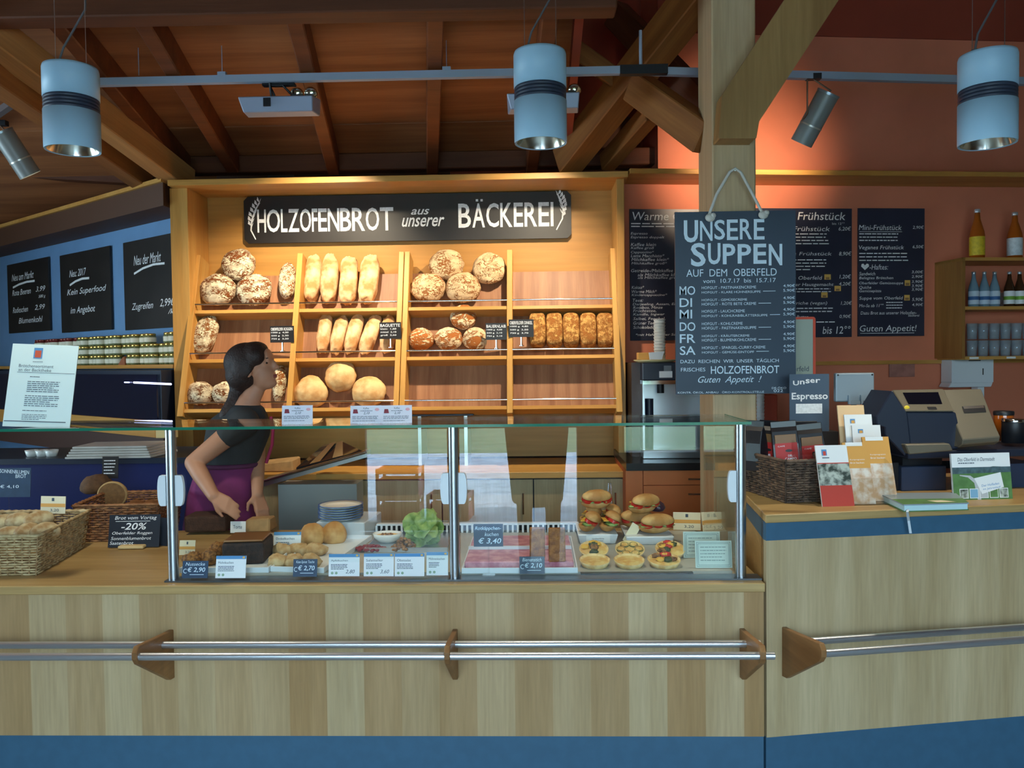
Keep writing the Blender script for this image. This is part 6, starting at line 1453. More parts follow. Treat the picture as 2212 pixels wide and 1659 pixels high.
for i, (px, py) in enumerate(((262, 1150), (300, 1146))):
    o = lump((0, 0, 0.05), (0.055, 0.10, 0.05), 420+i, 0.1).build('brown_loaf', mat('brown loaf crust', S(134, 88, 48), 0.8, var=.3, vscale=20, bump=.3, bscale=50), None, ctl(px, py)+Vector((0.0, 0.16, 0.03)), (0, 0, .1)); tag(o, 'brown loaf low inside the brown basket, '+['next to the cut loaf', 'nearest the steel post'][i], 'bread')
# signs on the left
t = stand_card('discount_sign', 'black chalk sign reading Brot vom Vortag -20 percent on a wooden foot', 'chalkboard', 232, 1113, 344, 1184, slate, None, lambda F: (F.text('Brot vom Vortag', 244, 1116, 336, 1126, shear=.2), F.rectf(246, 1127, 322, 1128), F.text('-20%', 259, 1131, 315, 1146, shear=.2, bold=.012), F.text('Oberfelder Roggen', 240, 1150, 328, 1158, shear=.2), F.text('Sonnenblumenbrot', 238, 1161, 326, 1168, shear=.2), F.text('Saatenbrot', 236, 1171, 288, 1178, shear=.2)), [chalk], 0.2, 0.05, base=z_top)
k = t.location.y/FPX
MB().span((-0.055, -0.03, 0.0), (0.055, 0.045, 0.014)).build('wooden_foot', mat('pale wood foot', S(214, 184, 130), 0.6), t, bevel=0.006, seg=2)
t.location.z += 0.002
o = MB().span((-0.03, 0, 0), (0.03, 0.004, 0.12)).build('slate_plate', slate, None, t.location+Vector((0.105, 0.035, 0.0)), (-0.15, 0, -0.25)); tag(o, 'plain dark slate plate leaning behind the discount sign', 'plate')
t = stand_card('price_board', 'navy board reading Sonnenblumenbrot behind the pale basket', 'price board', -30, 1008, 70, 1072, slate_tag, None, lambda F: (F.text('SONNENBLUMEN', 0, 1010, 66, 1018, rot=-.06), F.text('BROT', 36, 1022, 60, 1030), F.text('€ 4,10', 2, 1045, 44, 1053)), [wchalk], 0.1, stem=(20, 1168), base=z_top)
t = stand_card('band_card', 'small cream card with ochre band standing over the pale basket', 'card', 86, 1070, 146, 1108, cream, None, d_ochre, [orange_card, print_ink], 0.1, -0.12, stem=(118, 1190), base=z_top)
t = stand_card('price_tag', 'small dark price tag on a clear rod behind the brown basket', 'price tag', 222, 984, 258, 1032, slate_w, None, lambda F: F.greek(226, 992, 252, 5, 2, 0, 7, 4), [chalk], 0.1, stem=(240, 1128), base=z_top)
# ================================================================ behind the counter: back worktop, drawers, machines
YW = 4.56
zw = at(900, 1022, YW).z
x0w, x1w = at(560, 1022, YW).x, at(1352, 1022, YW).x
t = thing('back_counter', 'wooden back counter below the bread rack with cupboard doors', 'counter', ((x0w+x1w)/2, YW, 0)); cx = (x0w+x1w)/2
MB().span((x0w-cx, 0, zw-0.035), (x1w-cx, 0.66, zw)).build('worktop', shelf_wood, t, bevel=0.002)
MB().span((x0w-cx, 0.04, 0.08), (x1w-cx, 0.06, zw-0.035)).build('carcass', dark, t)
nd = 4
for i in range(nd):
    a = x0w-cx+(x1w-x0w)*i/nd; b_ = x0w-cx+(x1w-x0w)*(i+1)/nd
    d_ = MB().span((a+0.004, 0.02, 0.10), (b_-0.004, 0.04, zw-0.045)).build('door', oak, t)
    MB().cyl((b_-0.06, 0.005, zw-0.24), (b_-0.06, 0.005, zw-0.12), 0.006, n=8).build('handle', chrome, d_)
# orange drawer cabinet
YD = 4.42; xd0, xd1 = at(1352, 1050, YD).x, at(1620, 1050, YD).x; zd = at(1430, 999, YD).z
t = thing('drawer_cabinet', 'terracotta drawer cabinet with steel handles under the black worktop', 'cabinet', ((xd0+xd1)/2, YD, 0)); cx = (xd0+xd1)/2
ora = mat('terracotta laminate', S(232, 124, 60), 0.5, var=.06, vscale=6)
MB().span((xd0-cx, 0.02, 0.0), (xd1-cx, 0.6, zd-0.04)).build('carcass', mat('terracotta side', S(190, 92, 50), 0.5), t)
xm = at(1390, 1050, YD).x-cx
zsp = [zd-0.045, at(1430, 1049, YD).z, at(1430, 1110, YD).z-0.05, 0.3]
MB().span((xd0-cx, 0, 0.1), (xm-0.004, 0.02, zd-0.045)).build('door', ora, t)
for i in range(3):
    d_ = MB().span((xm, 0, zsp[i+1]+0.004), (xd1-cx, 0.02, zsp[i])).build('drawer', ora, t)
    hx = at(1497, 1000, YD).x-cx; MB().cyl((hx-0.03, -0.02, zsp[i]-0.045), (hx+0.06, -0.02, zsp[i]-0.045), 0.006, n=8).build('handle', chrome, d_)
MB().span((xd0-cx, -0.03, zd-0.04), (xd1-cx+2.0, 0.68, zd)).build('worktop', mat('black stone worktop', S(28, 30, 36), 0.25), t)
# espresso machine
YM = 4.6; kM = YM/FPX
xa_, xb_ = at(1388, 850, YM).x, at(1580, 850, YM).x; zm1 = at(1420, 783, YM).z
t = thing('coffee_machine', 'steel and black coffee machine on the black worktop beside the bread rack', 'coffee machine', ((xa_+xb_)/2, YM, zd)); cx = (xa_+xb_)/2; H_ = zm1-zd
dz = lambda y: at(1420, y, YM).z-zd
MB().span((xa_-cx-0.05, 0.10, 0.0), (xa_-cx, 0.5, H_-0.0)).build('side_panel', mat('dark brown side', S(60, 40, 32), 0.4), t)
MB().span((xa_-cx, 0.0, dz(822)), (xb_-cx, 0.48, H_)).build('head', navy, t, bevel=0.006)
MB().span((xa_-cx, 0.10, 0.0), (xb_-cx, 0.48, dz(822))).build('back_wall', steel, t)
MB().span((xa_-cx, -0.02, 0.0), (xb_-cx, 0.10, 0.05)).build('drip_tray', steel, t, bevel=0.004)
MB().span((xa_-cx, -0.006, dz(830)), (xb_-cx, 0.006, dz(822))).build('trim_strip', chrome, t)
MB().span((xa_-cx, 0.0, 0.05), (xa_-cx+0.012, 0.10, dz(830))).build('column', steel, t)
MB().span((at(1424, 800, YM).x-cx, -0.004, dz(816)), (at(1452, 800, YM).x-cx, 0.0, dz(802))).build('screen', paper, t); MB().span((at(1434, 800, YM).x-cx, -0.005, dz(802)), (at(1450, 800, YM).x-cx, 0.0, dz(790))).build('button_panel', mat('grey button', S(120, 126, 132), 0.5), t)
MB().cyl((at(1430, 860, YM).x-cx, 0.05, dz(850)), (at(1430, 860, YM).x-cx, 0.05, dz(830)), 0.02, n=16).build('spout', black, t)
MB().cyl((at(1405, 860, YM).x-cx, 0.05, 0.05), (at(1405, 860, YM).x-cx, 0.05, dz(862)), 0.022, 0.024, n=18).build('milk_can', navy, t)
p = at(1415, 778, YM+0.12); p.z = zm1
t = thing('serving_plate', 'round pale wooden plate on top of the coffee machine', 'plate', p); MB().lathe([(0, 0), (0.10, 0), (0.125, 0.012), (0.12, 0.016), (0.095, 0.006), (0, 0.006)], n=36).build('dish', mat('pale wood plate', S(206, 190, 140), 0.5), t)
def tower(name, label, cat, px, ytop, ybot, wpx, Y, n, m, group=None, zbase=None):
    p = at(px, ybot, Y); 
    if zbase is not None: p.z = zbase
    k = Y/FPX; h = (ybot-ytop)*k; r = wpx*k/2
    t = thing(name, label, cat, p, 0, group); 
    for i in range(n):
        z0 = h*i/n; MB().lathe([(r*.86, z0), (r*.98, z0+h/n*.86), (r*1.02, z0+h/n*.9), (r*1.02, z0+h/n)]+([(r*.9, z0+h/n), (r*.86, z0+h/n-0.004), (0, z0+h/n-0.004)] if i == n-1 else []), n=24, cap=i < n-1).build('cup', m, t)
    return t
tower('cup_tower', 'tall white tower of stacked paper cups on the coffee machine', 'cups', 1425, 682, 772, 26, YM+0.12, 14, mat('white paper cup', S(236, 234, 226), 0.6), None, zm1+0.006)
p = at(1396, 772, YM+0.05); o = MB().span((-0.045, 0, 0), (0.03, 0.05, 0.04)).build('sugar_box', orange_card, None, (p.x, p.y, zm1+0.017), (0, 0, .1), bevel=.002); tag(o, 'small ochre carton beside the cup tower', 'box')
p = at(1418, 772, YM+0.0); o = MB().prism([(-0.035, 0), (0.03, 0), (0.045, 0.045), (-0.04, 0.04)], 0, 0.03).build('cup_sleeve', paper, None, (p.x, p.y, zm1+0.017)); tag(o, 'white folded carton in front of the cup tower', 'box')
# striped cup tower, red crate and dark block seen between soup board and basket
tower('cup_tower', 'narrow white tower of stacked cups below the soup board', 'cups', 1643, 856, 1026, 17, 4.5, 22, mat('white cup', S(226, 226, 226), 0.5), None, zd)
p = at(1664, 1000, 4.5); o = MB().span((-0.035, 0, 0), (0.04, 0.12, at(1664, 853, 4.5).z-zd)).build('red_carton', mat('red brown carton', S(170, 62, 34), 0.6), None, (p.x, p.y, zd), bevel=0.003); tag(o, 'tall red brown carton beside the narrow cup tower', 'box')
# bottle cabinet on the wall
gx = RW.at(2085, 660, 0.28); dC = 0.28
M = frame_M(RW.p, RW.u, -RW.n, (0, 0, 1)); ug = (gx-RW.p).dot(RW.u)
zt1 = RW.at(2100, 556, dC).z; zt2 = RW.at(2100, 662, dC).z; zt3 = RW.at(2100, 770, dC).z
t = thing('bottle_shelf', 'open wooden wall shelf with two tiers for bottles and glasses', 'shelf', RW.p, RW.a)
cab = mat('x', (0, 0, 0, 1)) if False else shelf_wood
MB().span((ug-0.02, -dC, zt3-0.012), (ug, 0, zt1)).build('side_panel', wood('bottle shelf wood', S(178, 126, 66), S(150, 100, 48), 'z', .45, 6), t)
for z, n in ((zt1, 'top_board'), (zt2, 'shelf'), (zt3, 'shelf')): MB().span((ug-0.02 if n == 'top_board' else ug, -dC, z-0.02), (ug+1.2, 0, z)).build(n, shelf_wood, t)
for i in (0, 1):
    u = (RW.at(2104+i*80, 768, dC)-RW.p).dot(RW.u); MB().span((u-0.03, -dC-0.002, zt3-0.016), (u+0.03, -dC, zt3-0.004)).build('label_strip', paper, t)
def wl(px, off, z):
    q = RW.at(px, 660, off); return Vector((q.x, q.y, z))
amber = mat('amber juice', S(170, 84, 22), 0.12, spec=.6); water_g = mat('blue tinted bottle', S(120, 150, 168), 0.1, spec=.6); cap_m = mat('silver cap', S(206, 212, 220), 0.3, .6)
def bottle(label, loc, h, r, m, lab, group, lab2=None):
    t = thing('bottle', label, 'bottle', loc, 0, group)
    MB().lathe([(r*.9, 0), (r, 0.006), (r, h*.48), (r*.92, h*.56), (r*.42, h*.80), (r*.34, h*.94), (0, h*.94)], n=24).build('glass_body', m, t)
    MB().lathe([(r*1.01, h*.08), (r*1.015, h*.09), (r*1.015, h*.44), (r*1.01, h*.45)], n=24, cap=False).build('label', lab, t)
    if lab2: MB().lathe([(r*1.02, h*.20), (r*1.022, h*.30)], n=24, cap=False).build('label_band', lab2, t)
    MB().lathe([(r*.38, h*.93), (r*.4, h*.94), (r*.4, h*.99), (r*.34, h), (0, h)], n=18).build('cap', cap_m, t); return t
kk = RW.at(2110, 550, .15).y/FPX
yl = mat('yellow bottle label', S(222, 190, 40), .6, var=.15, vscale=60)
bottle('amber juice bottle with a yellow label on top of the wall shelf', wl(2110, .16, zt1), 106*kk, 0.044, amber, yl, 'juice bottles on the shelf top')
bottle('amber juice bottle with a white label on top of the wall shelf', wl(2191, .16, zt1), 100*kk, 0.044, amber, mat('white bottle label', S(214, 222, 226), .6, var=.12, vscale=60), 'juice bottles on the shelf top')
lb = mat('white blue label', S(206, 222, 236), .6); lb2 = mat('blue label band', S(58, 104, 160), .6); lg = mat('green label band', S(120, 170, 60), .6)
for i, px in enumerate((2103, 2126, 2148)): bottle('blue labelled water bottle, '+['nearest the shelf side', 'second of three', 'third, beside the brown bottles'][i], wl(px, .2, zt2), 74*kk, 0.031, water_g, lb, 'water bottles in the wall shelf', lb2)
brn_g = mat('brown glass', S(64, 40, 24), .12, spec=.6)
for i, px in enumerate((2180, 2202, 2224)): bottle('brown bottle with a white and green label, '+['beside the water bottles', 'in the middle', 'at the picture edge'][i], wl(px, .2, zt2), 74*kk, 0.031, brn_g, paper, 'brown bottles in the wall shelf', lg)
def glass(label, loc, group, r=0.032, h=0.10):
    t = thing('drinking_glass', label, 'glass', loc, 0, group)
    MB().lathe([(0, 0.006), (r*.8, 0.006), (r*.96, h), (r, h), (r*.84, 0), (0, 0)], n=20).build('glass_body', glassware, t); return t
gp = None; gg = 'drinking glasses on the lowest shelf'
for row in range(2):
    for i in range(6):
        for dpt in range(2):
            loc = wl(2100+i*24, .20-0.085*dpt, zt3+0.0002+0.108*row)
            l_ = 'clear drinking glass, '+ORD[i]+' from the shelf side, '+['front', 'rear'][dpt]+' line, '+['lower', 'upper'][row]+' layer'
            if gp is None: gp = glass(l_, loc, gg)
            else: dup(gp, loc, None, l_, gg)
for i in range(3): dup(gp, wl(2165+i*24, .08, zt2), None, 'clear glass behind the brown bottles, '+ORD[i]+' from the water bottles', 'glasses behind the bottles')
# paper towel dispenser
t, F = board('towel_dispenser', 'white paper towel dispenser on the wall below the bottle shelf', 'dispenser', (2056, 776), (2146, 826), 0.11, white_pl, plane=RW, off=0.13)
for ob in t.children: b_ = ob.modifiers.new('edge', 'BEVEL'); b_.width = 0.008; b_.segments = 2
F.rectf(2092, 778, 2118, 780); F.rectf(2122, 796, 2124.5, 810); F.build('slot', black, t)
MB().hexa([(-0.03, -0.01, -0.03), (F.w-0.02, -0.01, -0.03), (F.w-0.03, 0.11, -0.03), (-0.02, 0.11, -0.03), (0, 0, 0), (F.w, 0, 0), (F.w, 0.11, 0), (0, 0.11, 0)]).span((F.w-0.09, 0.02, -0.12), (F.w-0.045, 0.09, -0.03)).build('lower_tray', white_pl, t, bevel=.004)
# plastic sleeve on the wall, dark strip
t, F = board('plastic_sleeve', 'crumpled clear plastic sleeve hanging on the terracotta wall', 'sleeve', (1921, 784), (1976, 814), 0.003, mat('crumpled film', S(176, 120, 108), 0.2, var=.2, vscale=14, bump=.5, bscale=14), plane=RW, off=0.02)
# tins and amber jar right of the cash register
def tin(label, px, py, r, h, m, Y=3.32):
    p = at(px, py, Y); p.z = z_sh; t = thing('metal_tin', label, 'tin', p, 0, 'tins beside the cash register')
    MB().lathe([(r, 0), (r, h*.9), (r*.97, h*.93), (0, h*.93)], n=28).build('can', m, t); MB().lathe([(r*1.03, h*.86), (r*1.04, h*.88), (r*1.04, h*.97), (r*.98, h), (0, h)], n=28).build('lid', chrome if m is not amber else black, t); return t
z_sh = at(2200, 962, 3.34).z+0.003
tin('black tin with a chrome lid at the picture edge beside the printer', 2190, 950, 0.045, 0.10, black, 3.42)
tin('amber glass jar behind the black tin', 2168, 930, 0.038, 0.125, amber, 3.52)
# bread slicer with sloping steel chute
YL = 4.3; P = lambda x, y, Y=YL: at(x, y, Y)
t = thing('bread_slicer', 'bread slicer with a sloping steel chute and dark glass hood behind the case', 'slicer', P(680, 1020)); O_ = t.location.copy()
d0, d1 = P(566, 1040)-O_, P(792, 976)-O_
for dy in (0.0, 0.10): MB().tube([d0+Vector((0, dy, 0)), d1+Vector((0, dy, 0))], 0.009, n=10).build('chute_rail', chrome, t)
MB().add([d0+Vector((0, 0, -.004)), d1+Vector((0, 0, -.004)), d1+Vector((0, .10, -.004)), d0+Vector((0, .10, -.004)), d0+Vector((0, 0, -.03)), d1+Vector((0, 0, -.03)), d1+Vector((0, .10, -.03)), d0+Vector((0, .10, -.03))], [(0, 1, 2, 3), (7, 6, 5, 4), (0, 4, 5, 1), (1, 5, 6, 2), (2, 6, 7, 3), (3, 7, 4, 0)]).build('chute', steel, t)
h4 = [P(640, 1010, YL+.08)-O_, P(782, 974, YL+.08)-O_, P(742, 955, YL+.3)-O_, P(700, 960, YL+.3)-O_]
MB().hexa([p+Vector((0, 0, -.02)) for p in h4]+h4).build('hood', mat('dark smoked glass', S(24, 24, 30), 0.06, spec=.8), t)
for u in (.2, .55):  # bright reflections in the hood glass, laid on as steel strips
    a, b_ = lerp(h4[0], h4[1], u), lerp(h4[3], h4[2], u+.1); e = (h4[1]-h4[0])*.16
    MB().add([a+Vector((0, 0, .002)), a+e+Vector((0, 0, .002)), b_+e*.6+Vector((0, 0, .002)), b_+Vector((0, 0, .002))], [(0, 1, 2, 3)]).build('reflection_strip', steel, t)
MB().span((P(600, 1020).x-O_.x, 0.0, zw-O_.z-0.5), (P(770, 1020).x-O_.x, 0.16, zw-O_.z-0.02)).build('housing', mat('grey slicer housing', S(150, 152, 150), .4), t)
p = P(600, 1012, 4.7); o = MB().hexa([(-0.11, -.06, 0), (.11, -.06, 0), (.12, .07, 0), (-.10, .07, 0), (-.09, -.05, .05), (.10, -.05, .07), (.12, .06, .08), (-.09, .06, .06)]).build('paper_bag', _MC['kraft paper'], None, (p.x, p.y, zw), bevel=.008); tag(o, 'flat heap of brown paper bags behind the bread slicer', 'bag')
# dark tray on the back counter under the rack
p = at(955, 899, 4.85); t = thing('baking_tray', 'dark baking tray lying between rack and back counter', 'tray', (p.x, p.y, p.z)); MB().span((-0.19, 0, 0), (0.19, 0.3, 0.012)).build('tray', navy, t, bevel=.003); MB().span((-0.15, .02, zw-p.z), (-0.13, .28, 0)).span((.13, .02, zw-p.z), (.15, .28, 0)).build('rack_leg', steel, t)
# ================================================================ the woman behind the counter
PYW = 3.98
skin = mat('skin', S(186, 132, 104), 0.55, var=.06, vscale=10); hair = mat('dark brown hair', S(44, 26, 22), 0.6, var=.35, vscale=60, bump=.4, bscale=120)
shirt = mat('dark grey shirt', S(40, 44, 48), 0.8, var=.12, vscale=20); apron = mat('plum apron', S(124, 38, 98), 0.8, var=.12, vscale=14, bump=.1, bscale=40)
def cap_chain(mb, pts, rs, n=14):
    for i in range(len(pts)-1):
        a, b_ = Vector(pts[i]), Vector(pts[i+1]); d = b_-a; L_ = d.length; steps = max(2, int(L_/0.012))
        for k in range(steps+1):
            f = k/steps; mb.ell(a+d*f, (lerp(rs[i], rs[i+1], f),)*3, n, 8)
def remesh(o, vox, it=6):
    m_ = o.modifiers.new('union', 'REMESH'); m_.mode = 'VOXEL'; m_.voxel_size = vox; m_.use_smooth_shade = True
    s_ = o.modifiers.new('soft', 'SMOOTH'); s_.iterations = it; s_.factor = 0.5; return o
def pw(px, py, dy=0.0): return at(px, py, PYW+dy)
base = pw(500, 1120); base.z = 0
W_ = thing('person', 'woman in a dark shirt and plum apron turned to the bread rack', 'person', base)
l = lambda px, py, dy=0.0: pw(px, py, dy)-base
mb = MB()
hip, waist, chest, neck0, neck1 = l(478, 1080, .03), l(492, 1010, .02), l(515, 930, .0), l(535, 873, -.01), l(552, 842, 0)
# torso, neck
for (a, b_, ra, rb_) in ((hip, waist, (.15, .11, .12), (.125, .095, .1)), (waist, chest, (.125, .095, .1), (.145, .10, .11)), (chest, neck0, (.145, .10, .11), (.06, .055, .06))):
    for k in range(9):
        f = k/8; mb.ell(lerp(a, b_, f), tuple(lerp(ra[i], rb_[i], f) for i in range(3)), 18, 10)
cap_chain(mb, [neck0, neck1], [.052, .045])
# head (profile turned to the viewer's right, lifted a little)
hc = l(548, 798)
Mh = Matrix.Translation(hc) @ Matrix.Rotation(R(-14), 4, 'Y')
def he(c_, r_): mb.add(*(lambda q: (q.v, q.f, 0, True))(MB().ell(c_, r_, 20, 14)), M=Mh)
he((-0.01, 0, 0.03), (.098, .078, .10)); he((0.035, 0, -0.035), (.062, .06, .078)); he((0.055, 0, -0.085), (.036, .038, .03)); he((0.03, 0, -0.06), (.055, .055, .05))
he((0.092, 0, 0.04), (.014, .05, .045)); he((0.102, 0, -0.004), (.018, .012, .026)); he((0.114, 0, -0.020), (.014, .014, .012)); he((0.092, 0, .022), (.014, .012, .03)); he((0.090, 0, -0.052), (.012, .024, .007)); he((0.087, 0, -0.064), (.012, .022, .008)); he((0.078, 0, -0.09), (.018, .022, .018))
for s_ in (-1, 1):
    he((-0.005, s_*.077, -0.01), (.02, .010, .03)); he((0.075, s_*.036, 0.012), (.014, .018, .010))
# arm nearer to the camera: shoulder, elbow back, forearm forward
sh, el, wr = l(528, 912, -.13), l(418, 1000, -.17), l(462, 1072, -.30)
cap_chain(mb, [sh, lerp(sh, el, .5), el, lerp(el, wr, .35), wr], [.058, .05, .042, .041, .029])
# other arm hangs forward
sh2, el2, wr2 = l(552, 905, .12), l(556, 990, .06), l(556, 1068, -.08)
cap_chain(mb, [sh2, lerp(sh2, el2, .5), el2, wr2], [.05, .045, .04, .028])
# legs
for dx, dy in ((-.075, .0), (.075, .03)):
    top = hip+Vector((dx, dy, -.05)); cap_chain(mb, [top, Vector((top.x+.01, top.y, .48)), Vector((top.x, top.y+.02, .10))], [.085, .058, .04])
    cap_chain(mb, [Vector((top.x, top.y+.02, .07)), Vector((top.x+.13, top.y-.02, .04))], [.045, .035])
def hand(wr_, d_, side, curl=.5, bend=Vector((0, 0, -1))):
    """palm and five separate fingers growing from the wrist along d_"""
    d_ = Vector(d_).normalized(); s_ = Vector(side).normalized(); n_ = d_.cross(s_).normalized()
    if n_.dot(bend) < 0: n_ = -n_
    for k in range(6):
        f = k/5; c_ = wr_+d_*(.01+.075*f)
        for q in (-1, -.33, .33, 1): mb.ell(c_+s_*(.026*q*(0.75+.3*f)), (.0145,)*3, 10, 6)
    for i, (o_, L_) in enumerate(((-1.15, .062), (-.4, .074), (.35, .070), (1.1, .055))):
        a = wr_+d_*.085+s_*(.026*o_*1.0); pts = [a]; dr = d_.copy()
        for j in range(3):
            dr = (dr+n_*(curl*(.25+.2*j))).normalized(); pts.append(pts[-1]+dr*L_*(.45, .32, .26)[j])
        cap_chain(mb, pts, [.0098, .0092, .0085, .0072], 8)
    a = wr_+d_*.02-s_*.026; p1 = a+(d_*.6-s_*.75+n_*.3).normalized()*.038; p2 = p1+(d_*.95-s_*.2+n_*.3).normalized()*.032; cap_chain(mb, [a, p1, p2], [.0135, .0108, .0085], 8)
hand(wr, (l(505, 1100, -.34)-wr), (0.1, .55, .8), .55)
hand(wr2, Vector((.35, -.35, -.8)), (.5, .6, -.1), .5, Vector((-1, 0, 0)))
remesh(mb.build('body', skin, W_), .0058, 5)
# eyes, brows, lips
ew = mat('eye white', S(230, 226, 220), .3); ei = mat('brown iris', S(50, 32, 22), .2); lip = mat('lip', S(150, 76, 74), .5)
for s_ in (-1, 1):
    e_ = MB(); e_.add(*(lambda q: (q.v, q.f, 0, True))(MB().ell((0.079, s_*.036, 0.012), (.0105, .011, .0065), 14, 10)), M=Mh); e_.add(*(lambda q: (q.v, q.f, 1, True))(MB().ell((0.0835, s_*.0385, 0.012), (.0068, .0092, .0064), 12, 8)), M=Mh); e_.build('eye', [ew, ei], W_)
    e_ = MB(); e_.add(*(lambda q: (q.v, q.f, 0, True))(MB().ell((0.093, s_*.034, 0.033), (.007, .02, .0035), 12, 6)), M=Mh); e_.build('eyebrow', hair, W_)
e_ = MB(); e_.add(*(lambda q: (q.v, q.f, 0, True))(MB().ell((0.096, 0, -0.054), (.009, .022, .0055), 14, 8)), M=Mh); e_.add(*(lambda q: (q.v, q.f, 0, True))(MB().ell((0.094, 0, -0.062), (.009, .021, .006), 14, 8)), M=Mh); e_.build('lips', lip, W_)
hb = mb; mb = MB()
def hx(c_, r_): mb.add(*(lambda q: (q.v, q.f, 0, True))(MB().ell(c_, r_, 20, 14)), M=Mh)
hx((-0.03, 0, 0.045), (.108, .092, .098)); hx((-0.055, 0, -0.01), (.088, .09, .085)); hx((0.02, 0, 0.085), (.075, .075, .05)); hx((0.035, .045, .055), (.05, .045, .05)); hx((0.035, -.045, .055), (.05, .045, .05)); hx((-0.085, 0, -0.055), (.055, .05, .05))
for s_ in (-1, 1): hx((-0.025, s_*.078, 0.02), (.05, .02, .06))
pt_ = Mh.inverted() @ (hc)
cap_chain(mb, [Mh @ Vector((-.10, 0, -.06)), Mh @ Vector((-.125, -.02, -.13)), l(490, 895, -.05), l(470, 930, -.05)], [.035, .04, .036, .016])
remesh(mb.build('hair', hair, W_), .007, 4)
# shirt, sleeves
mb = MB()
for (a, b_, ra, rb_) in ((lerp(hip, waist, .6), waist, (.142, .115, .08), (.14, .112, .1)), (waist, chest, (.14, .112, .1), (.16, .118, .11)), (chest, lerp(chest, neck0, .72), (.16, .118, .11), (.10, .085, .05))):
    for k in range(9):
        f = k/8; mb.ell(lerp(a, b_, f), tuple(lerp(ra[i], rb_[i], f) for i in range(3)), 18, 10)
cap_chain(mb, [lerp(chest, sh, .6), sh, lerp(sh, el, .3)], [.07, .072, .062]); cap_chain(mb, [lerp(chest, sh2, .6), sh2, lerp(sh2, el2, .35)], [.065, .066, .056])
remesh(mb.build('shirt', shirt, W_), .008, 4)
# apron skirt and strap
mb = MB(); n = 40; prof = [(lerp(hip, waist, 1.12), .150, .124), (lerp(hip, waist, .2), .168, .142), (hip+Vector((0, 0, -.12)), .185, .155), (hip+Vector((0.01, 0, -.45)), .21, .17)]
vs = []
for c_, a, b_ in prof:
    for k in range(n):
        q = 2*math.pi*k/n; w_ = 1+.025*math.sin(9*q)*(1 if c_.z < hip.z+.02 else .3); vs.append(c_+Vector((a*w_*math.cos(q), b_*w_*math.sin(q), 0)))
mb.add(vs, [(i*n+k, i*n+(k+1) % n, (i+1)*n+(k+1) % n, (i+1)*n+k) for i in range(len(prof)-1) for k in range(n)], 0, True)
o = mb.build('apron', apron, W_); sd_ = o.modifiers.new('thick', 'SOLIDIFY'); sd_.thickness = .006
c_ = lerp(hip, waist, 1.1)
MB().tube([c_+Vector((.150*math.cos(a*.3142), .124*math.sin(a*.3142), .0)) for a in range(21)], .012, n=8).build('apron_band', mat('apron band', S(86, 30, 70), .8), W_)
MB().tube([l(585, 900, -.085), l(590, 925, -.08), l(588, 960, -.06), l(575, 1000, -.05)], .008, n=8).build('strap', mat('pink strap', S(170, 36, 84), .7), W_)
# ================================================================ outside the street front (mirrored in the panes)
pave = mat('pale paving', S(200, 206, 218), 0.8, col2=S(168, 172, 186), vscale=5)
o = MB().span((-14, -8.0, -0.12), (14, -1.76, -0.02)).build('paved_path', pave); o['kind'] = 'structure'
o = MB().span((-30, -30, -0.12), (30, -8.0, -0.03)).build('lawn', mat('lawn', S(112, 132, 96), .9, col2=S(136, 146, 112), vscale=3)); o['kind'] = 'structure'
hm = mat('hedge green', S(60, 96, 48), .9, col2=S(28, 52, 26), vscale=3, bump=.6, bscale=8)
for i, (x, y, r_, h_) in enumerate(((-8, -17, 1.9, 1.4), (-3.6, -18, 1.8, 1.6), (0.8, -19, 2.0, 1.3), (5.0, -18, 1.9, 1.5), (9.2, -17, 1.9, 1.6))):
    o = lump((0, 0, h_*.55), (r_, 1.4, h_), 500+i, .35, nu=28, nv=18).build('garden_shrub', hm, None, (x, y, -.03)); tag(o, 'rounded green shrub on the lawn across the path, '+ORD[i]+' of five mirrored in the glass', 'shrub', 'shrubs across the path')
crm = mat('red crate plastic', S(186, 22, 38), .45)
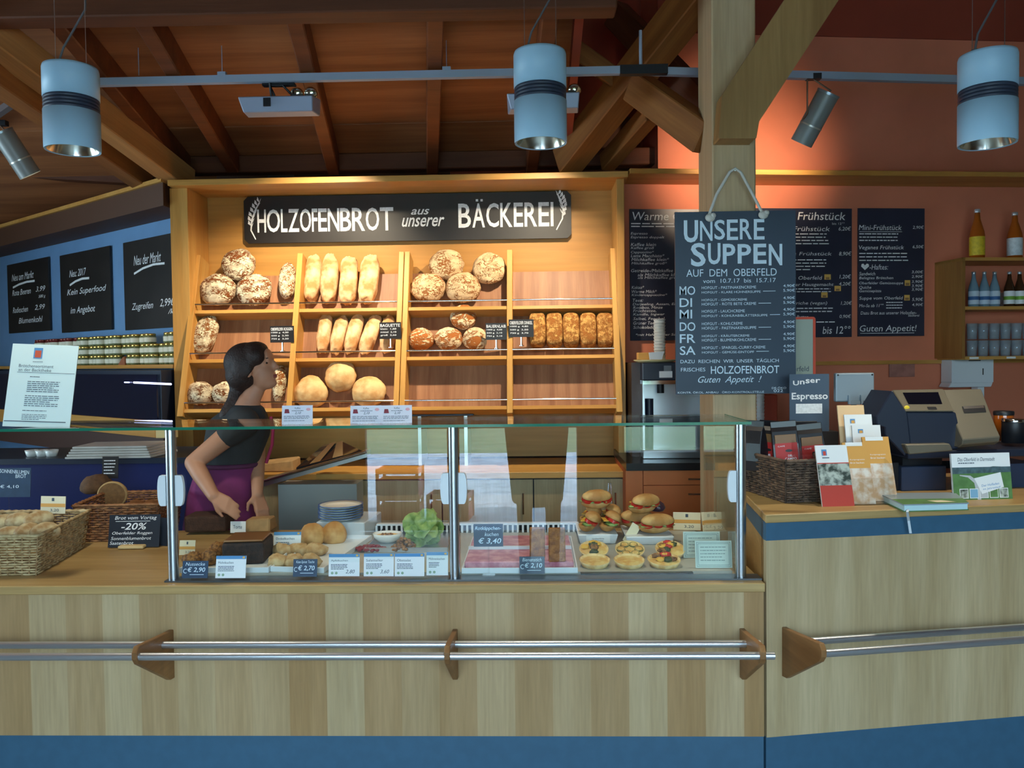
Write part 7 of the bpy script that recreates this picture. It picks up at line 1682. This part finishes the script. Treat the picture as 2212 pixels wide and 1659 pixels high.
def crate(loc, label):
    t = thing('drinks_crate', label, 'crate', loc, 0, 'red drinks crates by the entrance'); w, d_, h_ = .40, .30, .26
    MB().span((-w/2, -d_/2, 0), (w/2, d_/2, .02)).build('base', crm, t); mb = MB()
    for s_ in (-1, 1):
        mb.span((-w/2, s_*d_/2-.008, 0), (w/2, s_*d_/2+.008, .15)); mb.span((-w/2, s_*d_/2-.008, .21), (w/2, s_*d_/2+.008, h_)); mb.span((s_*w/2-.008, -d_/2, 0), (s_*w/2+.008, d_/2, .15)); mb.span((s_*w/2-.008, -d_/2, .21), (s_*w/2+.008, d_/2, h_))
        for k in (-1, 1): mb.span((s_*w/2-.014, k*d_/2-.014, 0), (s_*w/2+.014, k*d_/2+.014, h_))
    mb.build('wall', crm, t); return t
c1_ = crate((-1.38, -2.3, -.02), 'lower red drinks crate outside, mirrored left of the middle post')
dup(c1_, (-1.38, -2.3, .245), 0.05, 'upper red drinks crate outside, mirrored left of the middle post'); dup(c1_, (-.88, -2.35, -.02), .1, 'single red drinks crate outside beside the stacked two')
# the photographer, standing in the doorway behind the camera; only the panes show a dim outline
mb = MB()
cap_chain(mb, [(-.10, -.42, .10), (-.10, -.42, .50), (-.09, -.42, .92)], [.05, .065, .09]); cap_chain(mb, [(.12, -.42, .10), (.12, -.42, .50), (.10, -.42, .92)], [.05, .065, .09])
for x in (-.10, .12): cap_chain(mb, [(x, -.44, .05), (x, -.26, .04)], [.05, .04])
for k in range(40):
    f = k/39; mb.ell((0, -.40, .50+.55*f), (.20+.05*f, .15, .06), 18, 8)
for k in range(30):
    f = k/29; mb.ell((0, -.42, .92+.50*f), (.17+.03*f, .12, .10), 16, 8)
for s_ in (-1, 1):
    cap_chain(mb, [(s_*.20, -.42, 1.40), (s_*.27, -.36, 1.16), (s_*.09, -.16, 1.44)], [.06, .05, .035])
cap_chain(mb, [(0, -.42, 1.45), (0, -.40, 1.56)], [.06, .055]); mb.ell((0, -.38, 1.66), (.078, .098, .115), 18, 12); mb.ell((0, -.28, 1.645), (.013, .02, .02), 8, 6)
for s_ in (-1, 1):
    mb.ell((s_*.08, -.38, 1.65), (.012, .02, .03), 8, 6)
    hand(Vector((s_*.09, -.16, 1.44)), (-s_*.25, .15, .9), (0, .6, -.3), .6, Vector((-s_, 0, 0)))
T2 = thing('person', 'photographer in dark clothes holding a phone, seen only as a dim reflection', 'person', (0, 0, 0))
remesh(mb.build('body', mat('dark jacket', S(40, 38, 42), .8), T2), .009, 4)
